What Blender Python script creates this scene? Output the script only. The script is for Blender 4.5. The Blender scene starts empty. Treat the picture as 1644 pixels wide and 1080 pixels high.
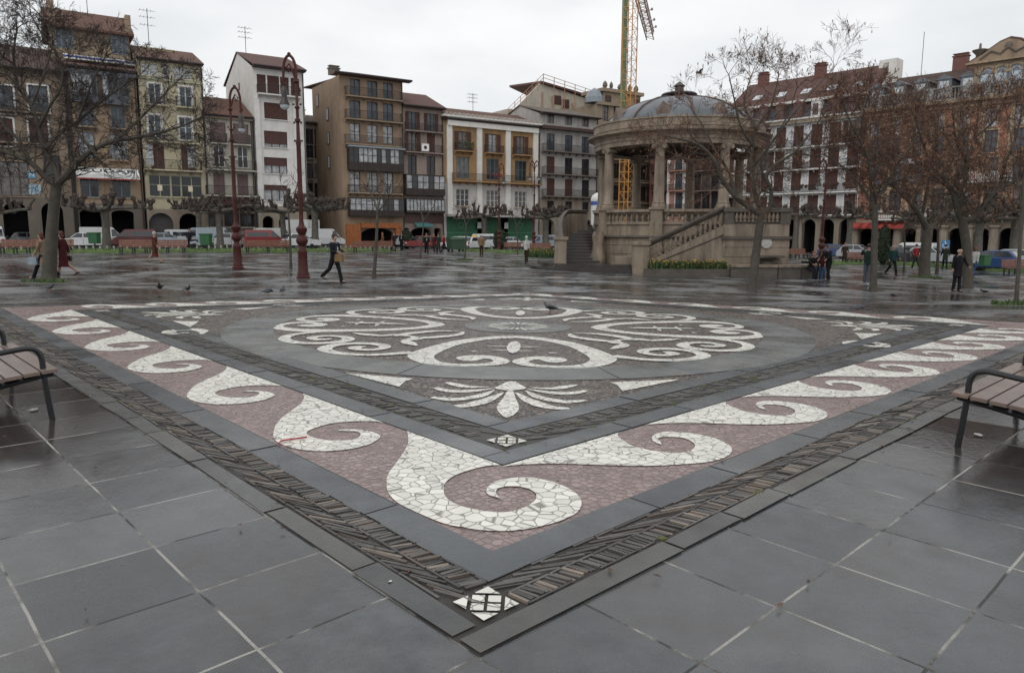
import bpy, bmesh, math, random
from math import radians as rad, sin, cos, pi, sqrt, atan2
from mathutils import Vector, Matrix, geometry
random.seed(7)
R = random.Random(11)
scene = bpy.context.scene
col = scene.collection

# ------------------------------------------------------------------ camera
F_PX, HOR, ROLL = 1176.58, 372.21, 0.003928          # focal length in photo pixels, horizon row, roll
CX, CY = 822.0, 540.0
CAMZ = 1.73
_p = math.atan((CY - HOR) / F_PX)
_w = Vector((0, cos(_p), -sin(_p)))
_r0 = Vector((1, 0, 0)); _u0 = _r0.cross(_w)
_r = _r0 * cos(ROLL) + _u0 * sin(ROLL)
_u = _u0 * cos(ROLL) - _r0 * sin(ROLL)
cam = bpy.data.cameras.new('camera'); cam_o = bpy.data.objects.new('camera', cam); col.objects.link(cam_o)
cam.sensor_width = 36.0; cam.lens = F_PX / 1644 * 36.0; cam.clip_start = 0.05; cam.clip_end = 3000
cam_o.matrix_world = Matrix(((_r.x, _u.x, -_w.x, 0), (_r.y, _u.y, -_w.y, 0), (_r.z, _u.z, -_w.z, CAMZ), (0, 0, 0, 1)))
scene.camera = cam_o
scene.render.engine = 'CYCLES'
scene.cycles.max_bounces = 5; scene.cycles.diffuse_bounces = 3; scene.cycles.glossy_bounces = 3
scene.cycles.use_denoising = True
# ------------------------------------------------------------------ overcast sky + soft sun
SUN_EL, SUN_AZ = rad(48), rad(205)
world = bpy.data.worlds.new('World'); scene.world = world; world.use_nodes = True
nt = world.node_tree; nt.nodes.clear()
def nd(nt, t, **kw):
    n = nt.nodes.new(t)
    for k, v in kw.items(): setattr(n, k, v)
    return n
out = nd(nt, 'ShaderNodeOutputWorld'); bg = nd(nt, 'ShaderNodeBackground')
sky = nd(nt, 'ShaderNodeTexSky', sky_type='NISHITA'); sky.sun_disc = False
sky.sun_elevation = SUN_EL; sky.sun_rotation = SUN_AZ; sky.dust_density = 4.0; sky.air_density = 1.2; sky.ozone_density = 1.0
hs = nd(nt, 'ShaderNodeHueSaturation'); hs.inputs['Saturation'].default_value = 0.12
tc = nd(nt, 'ShaderNodeTexCoord'); mp = nd(nt, 'ShaderNodeMapping'); mp.inputs['Scale'].default_value = (1.2, 1.2, 3.0)
ns = nd(nt, 'ShaderNodeTexNoise'); ns.inputs['Scale'].default_value = 2.2; ns.inputs['Detail'].default_value = 5
cr = nd(nt, 'ShaderNodeValToRGB')
cr.color_ramp.elements[0].position = 0.3; cr.color_ramp.elements[0].color = (6.3, 6.65, 6.9, 1)
cr.color_ramp.elements[1].position = 0.7; cr.color_ramp.elements[1].color = (9.0, 8.95, 8.95, 1)
mix = nd(nt, 'ShaderNodeMix', data_type='RGBA'); mix.inputs[0].default_value = 0.9
L = nt.links.new
L(sky.outputs[0], hs.inputs['Color']); L(tc.outputs['Generated'], mp.inputs[0]); L(mp.outputs[0], ns.inputs['Vector']); L(ns.outputs[0], cr.inputs[0])
L(hs.outputs[0], mix.inputs[6]); L(cr.outputs[0], mix.inputs[7]); L(mix.outputs[2], bg.inputs[0]); L(bg.outputs[0], out.inputs[0])
bg.inputs[1].default_value = 0.092
sun = bpy.data.lights.new('sun', 'SUN'); sun.energy = 0.55; sun.angle = rad(40); sun.color = (1, .97, .93)
sun_o = bpy.data.objects.new('sun', sun); col.objects.link(sun_o)
sun_o.rotation_euler = (pi/2 - SUN_EL, 0, pi - SUN_AZ) if False else Vector((-sin(SUN_AZ)*cos(SUN_EL), -cos(SUN_AZ)*cos(SUN_EL), -sin(SUN_EL))).to_track_quat('-Z', 'Y').to_euler()
scene.view_settings.view_transform = 'Standard'; scene.view_settings.look = 'None'
scene.view_settings.exposure = 0.42; scene.view_settings.gamma = 1.0; scene.view_settings.use_curve_mapping = False

# ------------------------------------------------------------------ ground height, pixel -> ground
QX, QX2, QXY, QY, QY2 = -0.0074962, 0.00120551, -0.00021805, 0.02134403, -0.00130364
TH = 0.815069; S0, T0 = 2.438065, 2.728231
E1 = (sin(TH), cos(TH)); E2 = (-cos(TH), sin(TH))
def clamp(v, a, b): return max(a, min(b, v))
def sstep(a, b, v):
    t = clamp((v - a) / (b - a), 0, 1); return t*t*(3 - 2*t)
def zg(X, Y):
    Xn = clamp(X, -16, 16); Yc = clamp(Y, -5, 26); b = sstep(15, 26, Y)
    return QY*Yc + QY2*Yc*Yc + (1-b)*(QX*Xn + QX2*Xn*Xn + QXY*Xn*clamp(Yc, 0, 16)) - b*.017*clamp(X, -24, 30)
def ray(px, py): return _r * ((px-CX)/F_PX) - _u * ((py-CY)/F_PX) + _w
def G(px, py):
    d = ray(px, py); t = 1.0; st = .25
    while t < 400:
        if CAMZ + d.z*t - zg(d.x*t, d.y*t) < 0: break
        t += st if t < 60 else 1.0
    a, b = t - 1.0, t
    for _ in range(30):
        m = (a+b)/2
        if CAMZ + d.z*m - zg(d.x*m, d.y*m) < 0: b = m
        else: a = m
    return Vector((d.x*a, d.y*a, zg(d.x*a, d.y*a)))
def AT(px, py, Y):
    d = ray(px, py); t = Y/d.y
    return Vector((d.x*t, Y, CAMZ + d.z*t))
def st2xy(s, t): return ((s+S0)*E1[0] + (t+T0)*E2[0], (s+S0)*E1[1] + (t+T0)*E2[1])
def xy2st(x, y): return (x*E1[0] + y*E1[1] - S0, x*E2[0] + y*E2[1] - T0)
def pst(s, t, dz=0):
    x, y = st2xy(s, t); return (x, y, zg(x, y) + dz)

# ------------------------------------------------------------------ mesh builder
class MB:
    def __init__(s): s.v = []; s.f = []; s.m = []
    def add(s, vs, fs, mi=0):
        o = len(s.v); s.v += [tuple(v) for v in vs]
        for f in fs: s.f.append(tuple(i+o for i in f)); s.m.append(mi)
        return s
    def box(s, x0, x1, y0, y1, z0, z1, mi=0):
        if x0 > x1: x0, x1 = x1, x0
        if y0 > y1: y0, y1 = y1, y0
        if z0 > z1: z0, z1 = z1, z0
        return s.add([(x0,y0,z0),(x1,y0,z0),(x1,y1,z0),(x0,y1,z0),(x0,y0,z1),(x1,y0,z1),(x1,y1,z1),(x0,y1,z1)],
              [(0,3,2,1),(4,5,6,7),(0,1,5,4),(1,2,6,5),(2,3,7,6),(3,0,4,7)], mi)
    def bar(s, a, b, r, n=4, mi=0, r2=None): return s.tube([a, b], [r, r if r2 is None else r2], n, mi)
    def tube(s, pts, rad_, n=6, mi=0, cap=True):
        pts = [Vector(p) for p in pts]; k = len(pts)
        if not isinstance(rad_, (list, tuple)): rad_ = [rad_]*k
        vs = []; prev = None
        for i, p in enumerate(pts):
            d = (pts[min(i+1, k-1)] - pts[max(i-1, 0)])
            if d.length < 1e-9: d = Vector((0, 0, 1))
            d.normalize()
            if prev is None:
                a = d.orthogonal().normalized() if abs(d.z) < .95 else Vector((1, 0, 0))
                a = (a - d*a.dot(d)).normalized()
            else:
                a = prev - d*prev.dot(d)
                a = a.normalized() if a.length > 1e-6 else d.orthogonal().normalized()
            prev = a; b = d.cross(a)
            rr = rad_[i]; ra, rb = rr if isinstance(rr, (tuple, list)) else (rr, rr)
            for j in range(n):
                t = 2*pi*j/n + (pi/4 if n == 4 else 0)
                vs.append(p + a*(cos(t)*ra) + b*(sin(t)*rb))
        fs = []
        for i in range(k-1):
            for j in range(n):
                j2 = (j+1) % n
                fs.append((i*n+j, i*n+j2, (i+1)*n+j2, (i+1)*n+j))
        if cap and n > 2: fs.append(tuple(range(n-1, -1, -1))); fs.append(tuple((k-1)*n+j for j in range(n)))
        return s.add(vs, fs, mi)
    def lathe(s, prof, n=16, c=(0, 0, 0), mi=0, a0=0, a1=2*pi, cap=True):
        full = abs(a1-a0-2*pi) < 1e-6; m = n if full else n+1; vs = []
        for r, z in prof:
            for j in range(m):
                t = a0 + (a1-a0)*j/n; vs.append((c[0]+r*cos(t), c[1]+r*sin(t), c[2]+z))
        fs = []
        for i in range(len(prof)-1):
            for j in range(n):
                j2 = (j+1) % m
                fs.append((i*m+j, i*m+j2, (i+1)*m+j2, (i+1)*m+j))
        if cap and full:
            fs.append(tuple(range(n-1, -1, -1))); fs.append(tuple((len(prof)-1)*m+j for j in range(n)))
        return s.add(vs, fs, mi)
    def prism(s, poly, y0, y1, axis='y', mi=0):
        n = len(poly)
        def P(a, b, h):
            return (a, h, b) if axis == 'y' else ((h, a, b) if axis == 'x' else (a, b, h))
        vs = [P(a, b, y0) for a, b in poly] + [P(a, b, y1) for a, b in poly]
        tri = geometry.tessellate_polygon([[Vector((a, b, 0)) for a, b in poly]])
        fs = [tuple(t) for t in tri] + [tuple(i+n for i in reversed(t)) for t in tri]
        fs += [(i, (i+1) % n, (i+1) % n+n, i+n) for i in range(n)]
        return s.add(vs, fs, mi)
    def ball(s, c, r, n=8, mi=0):
        rx, ry, rz = r if isinstance(r, (tuple, list)) else (r, r, r); k = max(3, n//2); vs = []
        for i in range(k+1):
            ph = -pi/2 + pi*i/k
            for j in range(n):
                t = 2*pi*j/n; vs.append((c[0]+rx*cos(ph)*cos(t), c[1]+ry*cos(ph)*sin(t), c[2]+rz*sin(ph)))
        fs = [(i*n+j, i*n+(j+1) % n, (i+1)*n+(j+1) % n, (i+1)*n+j) for i in range(k) for j in range(n)]
        return s.add(vs, fs, mi)
    def build(s, name, mats, parent=None, smooth=False, bevel=0):
        if not isinstance(mats, (list, tuple)): mats = [mats]
        me = bpy.data.meshes.new(name); me.from_pydata(s.v, [], s.f)
        for m in mats: me.materials.append(m)
        if len(mats) > 1: me.polygons.foreach_set('material_index', [min(i, len(mats)-1) for i in s.m])
        bm = bmesh.new(); bm.from_mesh(me); bmesh.ops.recalc_face_normals(bm, faces=bm.faces); bm.to_mesh(me); bm.free()
        if smooth:
            me.polygons.foreach_set('use_smooth', [True]*len(me.polygons))
            try: me.set_sharp_from_angle(angle=rad(40))
            except Exception: pass
        me.update()
        o = bpy.data.objects.new(name, me); col.objects.link(o)
        if parent: o.parent = parent
        if bevel:
            b = o.modifiers.new('bevel', 'BEVEL'); b.width = bevel; b.segments = 2; b.limit_method = 'ANGLE'
        return o
def tag(o, label, cat, group=None):
    o['label'] = label; o['category'] = cat
    if group: o['group'] = group
    return o
def thing(name, label, cat, loc=(0, 0, 0), rz=0, group=None):
    o = bpy.data.objects.new(name, None); col.objects.link(o); o.empty_display_size = .3
    o.location = loc; o.rotation_euler = (0, 0, rz); return tag(o, label, cat, group)
def struct(name, mb, mats, smooth=False):
    o = mb.build(name, mats, None, smooth); o['kind'] = 'structure'; return o
def copy_tree(o, parent=None):
    c = o.copy(); col.objects.link(c)
    if parent: c.parent = parent
    for ch in list(o.children): copy_tree(ch, c)
    return c

# ------------------------------------------------------------------ materials
_MC = {}
def M(name, c, rough=.6, var=.18, scale=4., bump=0., metal=0., spec=.5, stain=None, stain_s=.5, stain_a=.5, coat=0., emit=None, bscale=None):
    if name in _MC: return _MC[name]
    m = bpy.data.materials.new(name); m.use_nodes = True; t = m.node_tree; b = t.nodes['Principled BSDF']; L = t.links.new
    tc = nd(t, 'ShaderNodeTexCoord')
    ns = nd(t, 'ShaderNodeTexNoise'); ns.inputs['Scale'].default_value = scale; ns.inputs['Detail'].default_value = 6; ns.inputs['Roughness'].default_value = .65
    L(tc.outputs['Object'], ns.inputs['Vector'])
    r = nd(t, 'ShaderNodeValToRGB')
    r.color_ramp.elements[0].position = .3; r.color_ramp.elements[0].color = tuple(x*(1-var) for x in c)+(1,)
    r.color_ramp.elements[1].position = .7; r.color_ramp.elements[1].color = tuple(min(1, x*(1+var)) for x in c)+(1,)
    L(ns.outputs[0], r.inputs[0]); src = r.outputs[0]
    if stain:
        n2 = nd(t, 'ShaderNodeTexNoise'); n2.inputs['Scale'].default_value = stain_s; n2.inputs['Detail'].default_value = 8; n2.inputs['Roughness'].default_value = .7
        mp = nd(t, 'ShaderNodeMapping'); mp.inputs['Scale'].default_value = (1, 1, .35); L(tc.outputs['Object'], mp.inputs[0]); L(mp.outputs[0], n2.inputs['Vector'])
        rr = nd(t, 'ShaderNodeValToRGB'); rr.color_ramp.elements[0].position = .47; rr.color_ramp.elements[0].color = (0, 0, 0, 1)
        rr.color_ramp.elements[1].position = .72; rr.color_ramp.elements[1].color = (stain_a,)*3+(1,)
        L(n2.outputs[0], rr.inputs[0]); mx = nd(t, 'ShaderNodeMix', data_type='RGBA'); L(rr.outputs[0], mx.inputs[0]); L(src, mx.inputs[6]); mx.inputs[7].default_value = tuple(stain)+(1,); src = mx.outputs[2]
    L(src, b.inputs['Base Color'])
    b.inputs['Roughness'].default_value = rough; b.inputs['Metallic'].default_value = metal; b.inputs['Specular IOR Level'].default_value = spec
    if coat: b.inputs['Coat Weight'].default_value = coat; b.inputs['Coat Roughness'].default_value = .06
    if emit: b.inputs['Emission Color'].default_value = tuple(emit[:3])+(1,); b.inputs['Emission Strength'].default_value = emit[3]
    if bump:
        nb = nd(t, 'ShaderNodeTexNoise'); nb.inputs['Scale'].default_value = bscale or scale*4; nb.inputs['Detail'].default_value = 5; L(tc.outputs['Object'], nb.inputs['Vector'])
        bp = nd(t, 'ShaderNodeBump'); bp.inputs['Strength'].default_value = min(1, bump*10); bp.inputs['Distance'].default_value = bump*.2; L(nb.outputs[0], bp.inputs['Height']); L(bp.outputs[0], b.inputs['Normal'])
    _MC[name] = m; return m
def M_slats(name, c, period, axis, rough=.6, depth=.35, dark=.45):
    """painted boards / louvres / roof tiles: ribs across an object axis"""
    if name in _MC: return _MC[name]
    m = M(name, c, rough, .2, 2.5); t = m.node_tree; b = t.nodes['Principled BSDF']; L = t.links.new
    tc = nd(t, 'ShaderNodeTexCoord'); w = nd(t, 'ShaderNodeTexWave', wave_type='BANDS', bands_direction=axis, wave_profile='SIN')
    w.inputs['Scale'].default_value = 2*pi/period/20; w.inputs['Distortion'].default_value = .4; w.inputs['Detail Scale'].default_value = 2
    L(tc.outputs['Object'], w.inputs['Vector']); bp = nd(t, 'ShaderNodeBump'); bp.inputs['Strength'].default_value = .9; bp.inputs['Distance'].default_value = period*depth
    L(w.outputs[1], bp.inputs['Height']); L(bp.outputs[0], b.inputs['Normal'])
    return m
def st_nodes(t):
    L = t.links.new; tc = nd(t, 'ShaderNodeTexCoord')
    o = []
    for e, off in ((E1, S0), (E2, T0)):
        d = nd(t, 'ShaderNodeVectorMath', operation='DOT_PRODUCT'); d.inputs[1].default_value = (e[0], e[1], 0); L(tc.outputs['Object'], d.inputs[0])
        a = nd(t, 'ShaderNodeMath', operation='SUBTRACT'); L(d.outputs['Value'], a.inputs[0]); a.inputs[1].default_value = off; o.append(a.outputs[0])
    cb = nd(t, 'ShaderNodeCombineXYZ'); L(o[0], cb.inputs[0]); L(o[1], cb.inputs[1]); return cb.outputs[0]
def mixc(t, fac, a, b, blend='MIX'):
    m = nd(t, 'ShaderNodeMix', data_type='RGBA', blend_type=blend); L = t.links.new
    for s, v in ((0, fac), (6, a), (7, b)):
        if hasattr(v, 'links') or hasattr(v, 'is_output'): L(v, m.inputs[s])
        else: m.inputs[s].default_value = (tuple(v)+(1,))[:4] if isinstance(v, (tuple, list)) else v
    return m.outputs[2]
def ramp(t, src, p0, c0, p1, c1):
    r = nd(t, 'ShaderNodeValToRGB'); r.color_ramp.elements[0].position = p0; r.color_ramp.elements[1].position = p1
    r.color_ramp.elements[0].color = (c0 if isinstance(c0, (tuple, list)) else (c0,)*3)+(1,) if not isinstance(c0, tuple) else c0+(1,)
    r.color_ramp.elements[1].color = (c1 if isinstance(c1, tuple) else (c1,)*3)+(1,)
    t.links.new(src, r.inputs[0]); return r.outputs[0]
def noise(t, vec, scale, detail=5, rough=.6):
    n = nd(t, 'ShaderNodeTexNoise'); n.inputs['Scale'].default_value = scale; n.inputs['Detail'].default_value = detail; n.inputs['Roughness'].default_value = rough
    t.links.new(vec, n.inputs['Vector']); return n.outputs[0]
def nd_scale(t, src, k):
    m = nd(t, 'ShaderNodeMath', operation='MULTIPLY'); t.links.new(src, m.inputs[0]); m.inputs[1].default_value = k; return m.outputs[0]
def new_mat(name):
    m = bpy.data.materials.new(name); m.use_nodes = True; return m, m.node_tree, m.node_tree.nodes['Principled BSDF']

# wet slab paving of the whole square
def mat_paving():
    m, t, b = new_mat('wet_paving'); L = t.links.new; st = st_nodes(t)
    wob = nd(t, 'ShaderNodeVectorMath', operation='MULTIPLY_ADD'); nz = nd(t, 'ShaderNodeTexNoise'); nz.inputs['Scale'].default_value = 2.5; L(st, nz.inputs['Vector'])
    L(nz.outputs['Color'], wob.inputs[0]); wob.inputs[1].default_value = (.012, .012, 0); L(st, wob.inputs[2])
    br = nd(t, 'ShaderNodeTexBrick'); br.offset = 0; br.squash = 1
    for k, v in (('Scale', 1.), ('Mortar Size', .0072), ('Mortar Smooth', .15), ('Bias', 0.), ('Brick Width', .627), ('Row Height', .627)): br.inputs[k].default_value = v
    off = nd(t, 'ShaderNodeVectorMath', operation='ADD'); off.inputs[1].default_value = (62.7+.035, 62.7+.02, 0); L(wob.outputs[0], off.inputs[0]); L(off.outputs[0], br.inputs['Vector'])
    sc = nd(t, 'ShaderNodeVectorMath', operation='SCALE'); sc.inputs['Scale'].default_value = 1/.627; L(off.outputs[0], sc.inputs[0])
    fl = nd(t, 'ShaderNodeVectorMath', operation='FLOOR'); L(sc.outputs[0], fl.inputs[0])
    wn = nd(t, 'ShaderNodeTexWhiteNoise', noise_dimensions='3D'); L(fl.outputs[0], wn.inputs['Vector'])
    n1 = noise(t, st, 3.2, 8, .7); n2 = noise(t, st, .45, 5, .6); n3 = noise(t, st, 22, 4, .6)
    c = ramp(t, n1, .3, (.036, .04, .045), .72, (.098, .103, .107)); c = mixc(t, ramp(t, noise(t, st, .9, 6, .7), .42, 0., .66, .8), c, (.045, .036, .032))
    tint = mixc(t, wn.outputs['Value'], (.64, .68, .73), (1.26, 1.24, 1.2)); c = mixc(t, 1.0, c, tint, 'MULTIPLY')
    c = mixc(t, ramp(t, n3, .62, 0., .74, .35), c, (.03, .032, .034)); c = mixc(t, ramp(t, noise(t, st, 55, 3, .5), .73, 0., .76, .7), c, (.016, .015, .015)); c = mixc(t, ramp(t, noise(t, st, 7, 7, .75), .64, 0., .72, .5), c, (.15, .15, .145))
    # drying patches (pale, rough) and standing water (dark, mirror like) away from the carpet
    d0 = nd(t, 'ShaderNodeVectorMath', operation='DISTANCE'); L(st, d0.inputs[0]); d0.inputs[1].default_value = (4, 4, 0)
    m0 = nd(t, 'ShaderNodeMapRange'); L(d0.outputs['Value'], m0.inputs[0]); m0.inputs[1].default_value = 6.5; m0.inputs[2].default_value = 15; m0.inputs[3].default_value = .12; m0.inputs[4].default_value = 1
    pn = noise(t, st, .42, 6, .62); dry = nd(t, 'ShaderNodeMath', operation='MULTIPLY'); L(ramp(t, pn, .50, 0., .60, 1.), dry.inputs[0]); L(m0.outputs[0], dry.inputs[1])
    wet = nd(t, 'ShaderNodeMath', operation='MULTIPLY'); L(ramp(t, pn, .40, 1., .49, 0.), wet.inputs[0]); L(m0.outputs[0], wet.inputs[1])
    wet_shade = wet.outputs[0]
    for bpx, bpy, os_, ot_ in ((80, 674, -.45, .55), (1542, 718, .55, -.45)):   # dark reflection and shade of the two near benches, painted into the wet paving
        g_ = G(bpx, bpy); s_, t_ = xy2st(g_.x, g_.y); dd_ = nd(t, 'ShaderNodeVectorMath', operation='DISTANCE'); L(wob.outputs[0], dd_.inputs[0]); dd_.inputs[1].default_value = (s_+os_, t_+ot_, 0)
        ad = nd(t, 'ShaderNodeMath', operation='MULTIPLY_ADD'); L(pn, ad.inputs[0]); ad.inputs[1].default_value = 1.4; L(dd_.outputs['Value'], ad.inputs[2]); mx_ = nd(t, 'ShaderNodeMath', operation='MAXIMUM'); L(wet_shade, mx_.inputs[0]); L(ramp(t, ad.outputs[0], .0, .75, 1.0, 0.) if False else ramp(t, nd_scale(t, ad.outputs[0], .36), .62, .85, .96, 0.), mx_.inputs[1]); wet_shade = mx_.outputs[0]
    c = mixc(t, dry.outputs[0], c, mixc(t, wn.outputs['Value'], (.14, .145, .148), (.22, .22, .215))); c = mixc(t, wet_shade, c, (.032, .024, .021))
    mor = mixc(t, ramp(t, noise(t, st, 1.7, 5), .44, 0., .56, 1.), (.035, .033, .03), (.31, .295, .265))
    # joints get muddier and less pale away from the mosaic
    dist = nd(t, 'ShaderNodeVectorMath', operation='DISTANCE'); L(st, dist.inputs[0]); dist.inputs[1].default_value = (0, 0, 0)
    mr = nd(t, 'ShaderNodeMapRange'); L(dist.outputs['Value'], mr.inputs[0]); mr.inputs[1].default_value = 3.5; mr.inputs[2].default_value = 12; mr.inputs[3].default_value = 0; mr.inputs[4].default_value = .85
    mor = mixc(t, mr.outputs[0], mor, (.06, .055, .05))
    c = mixc(t, br.outputs['Fac'], c, mor); c = mixc(t, ramp(t, noise(t, st, 160, 2, .5), .35, 0., .65, 1.), mixc(t, 1., c, (.80, .80, .81), 'MULTIPLY'), mixc(t, 1., c, (1.2, 1.21, 1.23), 'MULTIPLY')); L(c, b.inputs['Base Color'])
    rg = ramp(t, n2, .38, .07, .62, .30); rg2 = mixc(t, .5, rg, ramp(t, n1, .32, .06, .68, .5)); rg2 = mixc(t, dry.outputs[0], rg2, (.34, .34, .34)); rg2 = mixc(t, wet_shade, rg2, (.05, .05, .05)); rg3 = mixc(t, br.outputs['Fac'], rg2, (.7, .7, .7))
    L(rg3, b.inputs['Roughness'])
    # each slab lies slightly off level
    geo = nd(t, 'ShaderNodeNewGeometry'); cs = nd(t, 'ShaderNodeVectorMath', operation='SUBTRACT'); L(wn.outputs['Color'], cs.inputs[0]); cs.inputs[1].default_value = (.5, .5, .5)
    ms = nd(t, 'ShaderNodeVectorMath', operation='MULTIPLY_ADD'); L(cs.outputs[0], ms.inputs[0]); ms.inputs[1].default_value = (.05, .05, 0); L(geo.outputs['Normal'], ms.inputs[2])
    nn = nd(t, 'ShaderNodeVectorMath', operation='NORMALIZE'); L(ms.outputs[0], nn.inputs[0])
    h = mixc(t, .5, n1, n3); h = mixc(t, br.outputs['Fac'], h, (-.9, -.9, -.9))
    bp = nd(t, 'ShaderNodeBump'); bp.inputs['Strength'].default_value = .28; bp.inputs['Distance'].default_value = .012; L(h, bp.inputs['Height']); L(nn.outputs[0], bp.inputs['Normal']); L(bp.outputs[0], b.inputs['Normal'])
    b.inputs['Specular IOR Level'].default_value = .55
    return m
def mat_cells(name, c, crack, scale, width, rough=.35, var=.1, bump=.004, speck=None):
    """mosaic of small irregular stones: voronoi cells with joints"""
    m, t, b = new_mat(name); L = t.links.new; st = st_nodes(t)
    v = nd(t, 'ShaderNodeTexVoronoi', feature='DISTANCE_TO_EDGE'); v.inputs['Scale'].default_value = scale; L(st, v.inputs['Vector'])
    v2 = nd(t, 'ShaderNodeTexVoronoi', feature='F1'); v2.inputs['Scale'].default_value = scale; L(st, v2.inputs['Vector']); v.inputs['Randomness'].default_value = v2.inputs['Randomness'].default_value = .72
    lum = nd(t, 'ShaderNodeSeparateColor'); L(v2.outputs['Color'], lum.inputs[0])
    cc = mixc(t, lum.outputs[0], tuple(x*(1-var) for x in c), tuple(min(1, x*(1+var)) for x in c))
    if speck: cc = mixc(t, ramp(t, lum.outputs[1], .55, 0., .6, .85), cc, speck)
    n = noise(t, st, 2.2, 6, .7); cc = mixc(t, ramp(t, n, .45, 0., .75, .4), cc, tuple(x*.62 for x in c))
    f = ramp(t, v.outputs['Distance'], width*.5, 1., width*1.4, 0.)
    cc = mixc(t, f, cc, crack); L(cc, b.inputs['Base Color'])
    L(ramp(t, n, .35, rough*.55, .65, rough*1.5), b.inputs['Roughness'])
    bp = nd(t, 'ShaderNodeBump'); bp.inputs['Strength'].default_value = .5; bp.inputs['Distance'].default_value = bump; L(ramp(t, v.outputs['Distance'], 0., 0., width*3, 1.), bp.inputs['Height']); L(bp.outputs[0], b.inputs['Normal'])
    return m
def mat_slab(name, c):
    m, t, b = new_mat(name); L = t.links.new; st = st_nodes(t)
    n1 = noise(t, st, 4, 8, .7); n2 = noise(t, st, 26, 4, .6); oi = nd(t, 'ShaderNodeNewGeometry')
    cc = ramp(t, n1, .3, tuple(x*.75 for x in c), .7, tuple(x*1.3 for x in c))
    cc = mixc(t, 1., cc, mixc(t, oi.outputs['Random Per Island'], (.8, .82, .86), (1.2, 1.18, 1.12)), 'MULTIPLY'); L(cc, b.inputs['Base Color'])
    L(ramp(t, noise(t, st, 1.1, 4), .35, .16, .65, .42), b.inputs['Roughness'])
    bp = nd(t, 'ShaderNodeBump'); bp.inputs['Strength'].default_value = .35; bp.inputs['Distance'].default_value = .01; L(mixc(t, .5, n1, n2), bp.inputs['Height']); L(bp.outputs[0], b.inputs['Normal'])
    return m
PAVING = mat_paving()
WHITE_STONE = mat_cells('white_mosaic_stone', (.70, .685, .625), (.22, .205, .18), 11.5, .034, .35, .13)
PINK_STONE = mat_cells('pink_mosaic_stone', (.245, .18, .168), (.14, .095, .09), 17, .05, .3, .22)
PEBBLE = mat_cells('dark_pebble_mosaic', (.075, .056, .05), (.022, .018, .016), 24, .07, .3, .45, .008, speck=(.24, .19, .155))
SLAB = mat_slab('grey_slab', (.062, .068, .074)); RING = mat_slab('ring_slab', (.125, .13, .127))
DARK = M('dark_joint', (.034, .029, .025), .7, .4, 6); KERBST = mat_slab('kerb_stone', (.062, .06, .058)); MUD = M('mud_mortar', (.05, .047, .043), .6, .4, 5, .01)
# ================================================================== ground sheet
def axis_steps(lo, hi, f0, f1, fine):
    a = [lo]; x = lo
    while x < hi - 1e-6:
        if f0 <= x < f1: d = fine
        else:
            dist = (f0 - x) if x < f0 else (x - f1); d = max(fine, dist*.18)
            if x < f0: d = min(d, max(fine, f0 - x))
        x = min(hi, x + d); a.append(x)
    return a
xs = axis_steps(-420, 420, -16, 16, .5); ys = axis_steps(-20, 700, -3, 26, .5)
g = MB(); nx = len(xs)
g.v = [(x, y, zg(x, y)) for y in ys for x in xs]
g.f = [(j*nx+i, j*nx+i+1, (j+1)*nx+i+1, (j+1)*nx+i) for j in range(len(ys)-1) for i in range(nx-1)]; g.m = [0]*len(g.f)
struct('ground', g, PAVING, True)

# ================================================================== mosaic carpet (drawn in its own square plan: s along one side, t along the other)
W = .974; Lq = 13.55 + W/2 + .07                     # band width, side length
CS, CT = 6.51, 6.62                                   # centre of the roundel
def rot_pt(s, t, k):                                  # turn the plan about the middle of the carpet
    c = Lq/2; a, b = s-c, t-c
    for _ in range(k): a, b = -b, a
    return a+c, b+c
def quad_st(mb, a, b, c, d, dz, mi=0, step=.6):
    n = max(1, int(max(sqrt((a[0]-b[0])**2+(a[1]-b[1])**2), sqrt((c[0]-d[0])**2+(c[1]-d[1])**2))/step)); vs = []
    for i in range(n+1):
        f = i/n
        vs.append(pst(a[0]+(b[0]-a[0])*f, a[1]+(b[1]-a[1])*f, dz)); vs.append(pst(d[0]+(c[0]-d[0])*f, d[1]+(c[1]-d[1])*f, dz))
    mb.add(vs, [(2*i, 2*i+2, 2*i+3, 2*i+1) for i in range(n)], mi)
def smooth_closed(pts, sharp=(), sub=3):
    n = len(pts); o = []
    for i in range(n):
        p0, p1, p2, p3 = pts[i-1], pts[i], pts[(i+1) % n], pts[(i+2) % n]
        if i in sharp: p0 = p1
        if (i+1) % n in sharp: p3 = p2
        for k in range(sub):
            t = k/sub
            o.append(tuple(.5*(2*p1[j]+(p2[j]-p0[j])*t+(2*p0[j]-5*p1[j]+4*p2[j]-p3[j])*t*t+(3*p1[j]-p0[j]-3*p2[j]+p3[j])*t**3) for j in (0, 1)))
    return o
def smooth_open(pts, sub=4):
    o = []; n = len(pts)
    for i in range(n-1):
        p0, p1, p2, p3 = pts[max(0, i-1)], pts[i], pts[i+1], pts[min(n-1, i+2)]
        for k in range(sub):
            t = k/sub
            o.append(tuple(.5*(2*p1[j]+(p2[j]-p0[j])*t+(2*p0[j]-5*p1[j]+4*p2[j]-p3[j])*t*t+(3*p1[j]-p0[j]-3*p2[j]+p3[j])*t**3) for j in range(len(p1))))
    o.append(tuple(pts[-1])); return o
def fill_st(mb, poly, dz, mi=0):
    tri = geometry.tessellate_polygon([[Vector((a, b, 0)) for a, b in poly]])
    mb.add([pst(a, b, dz) for a, b in poly], [tuple(t) for t in tri], mi)
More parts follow.
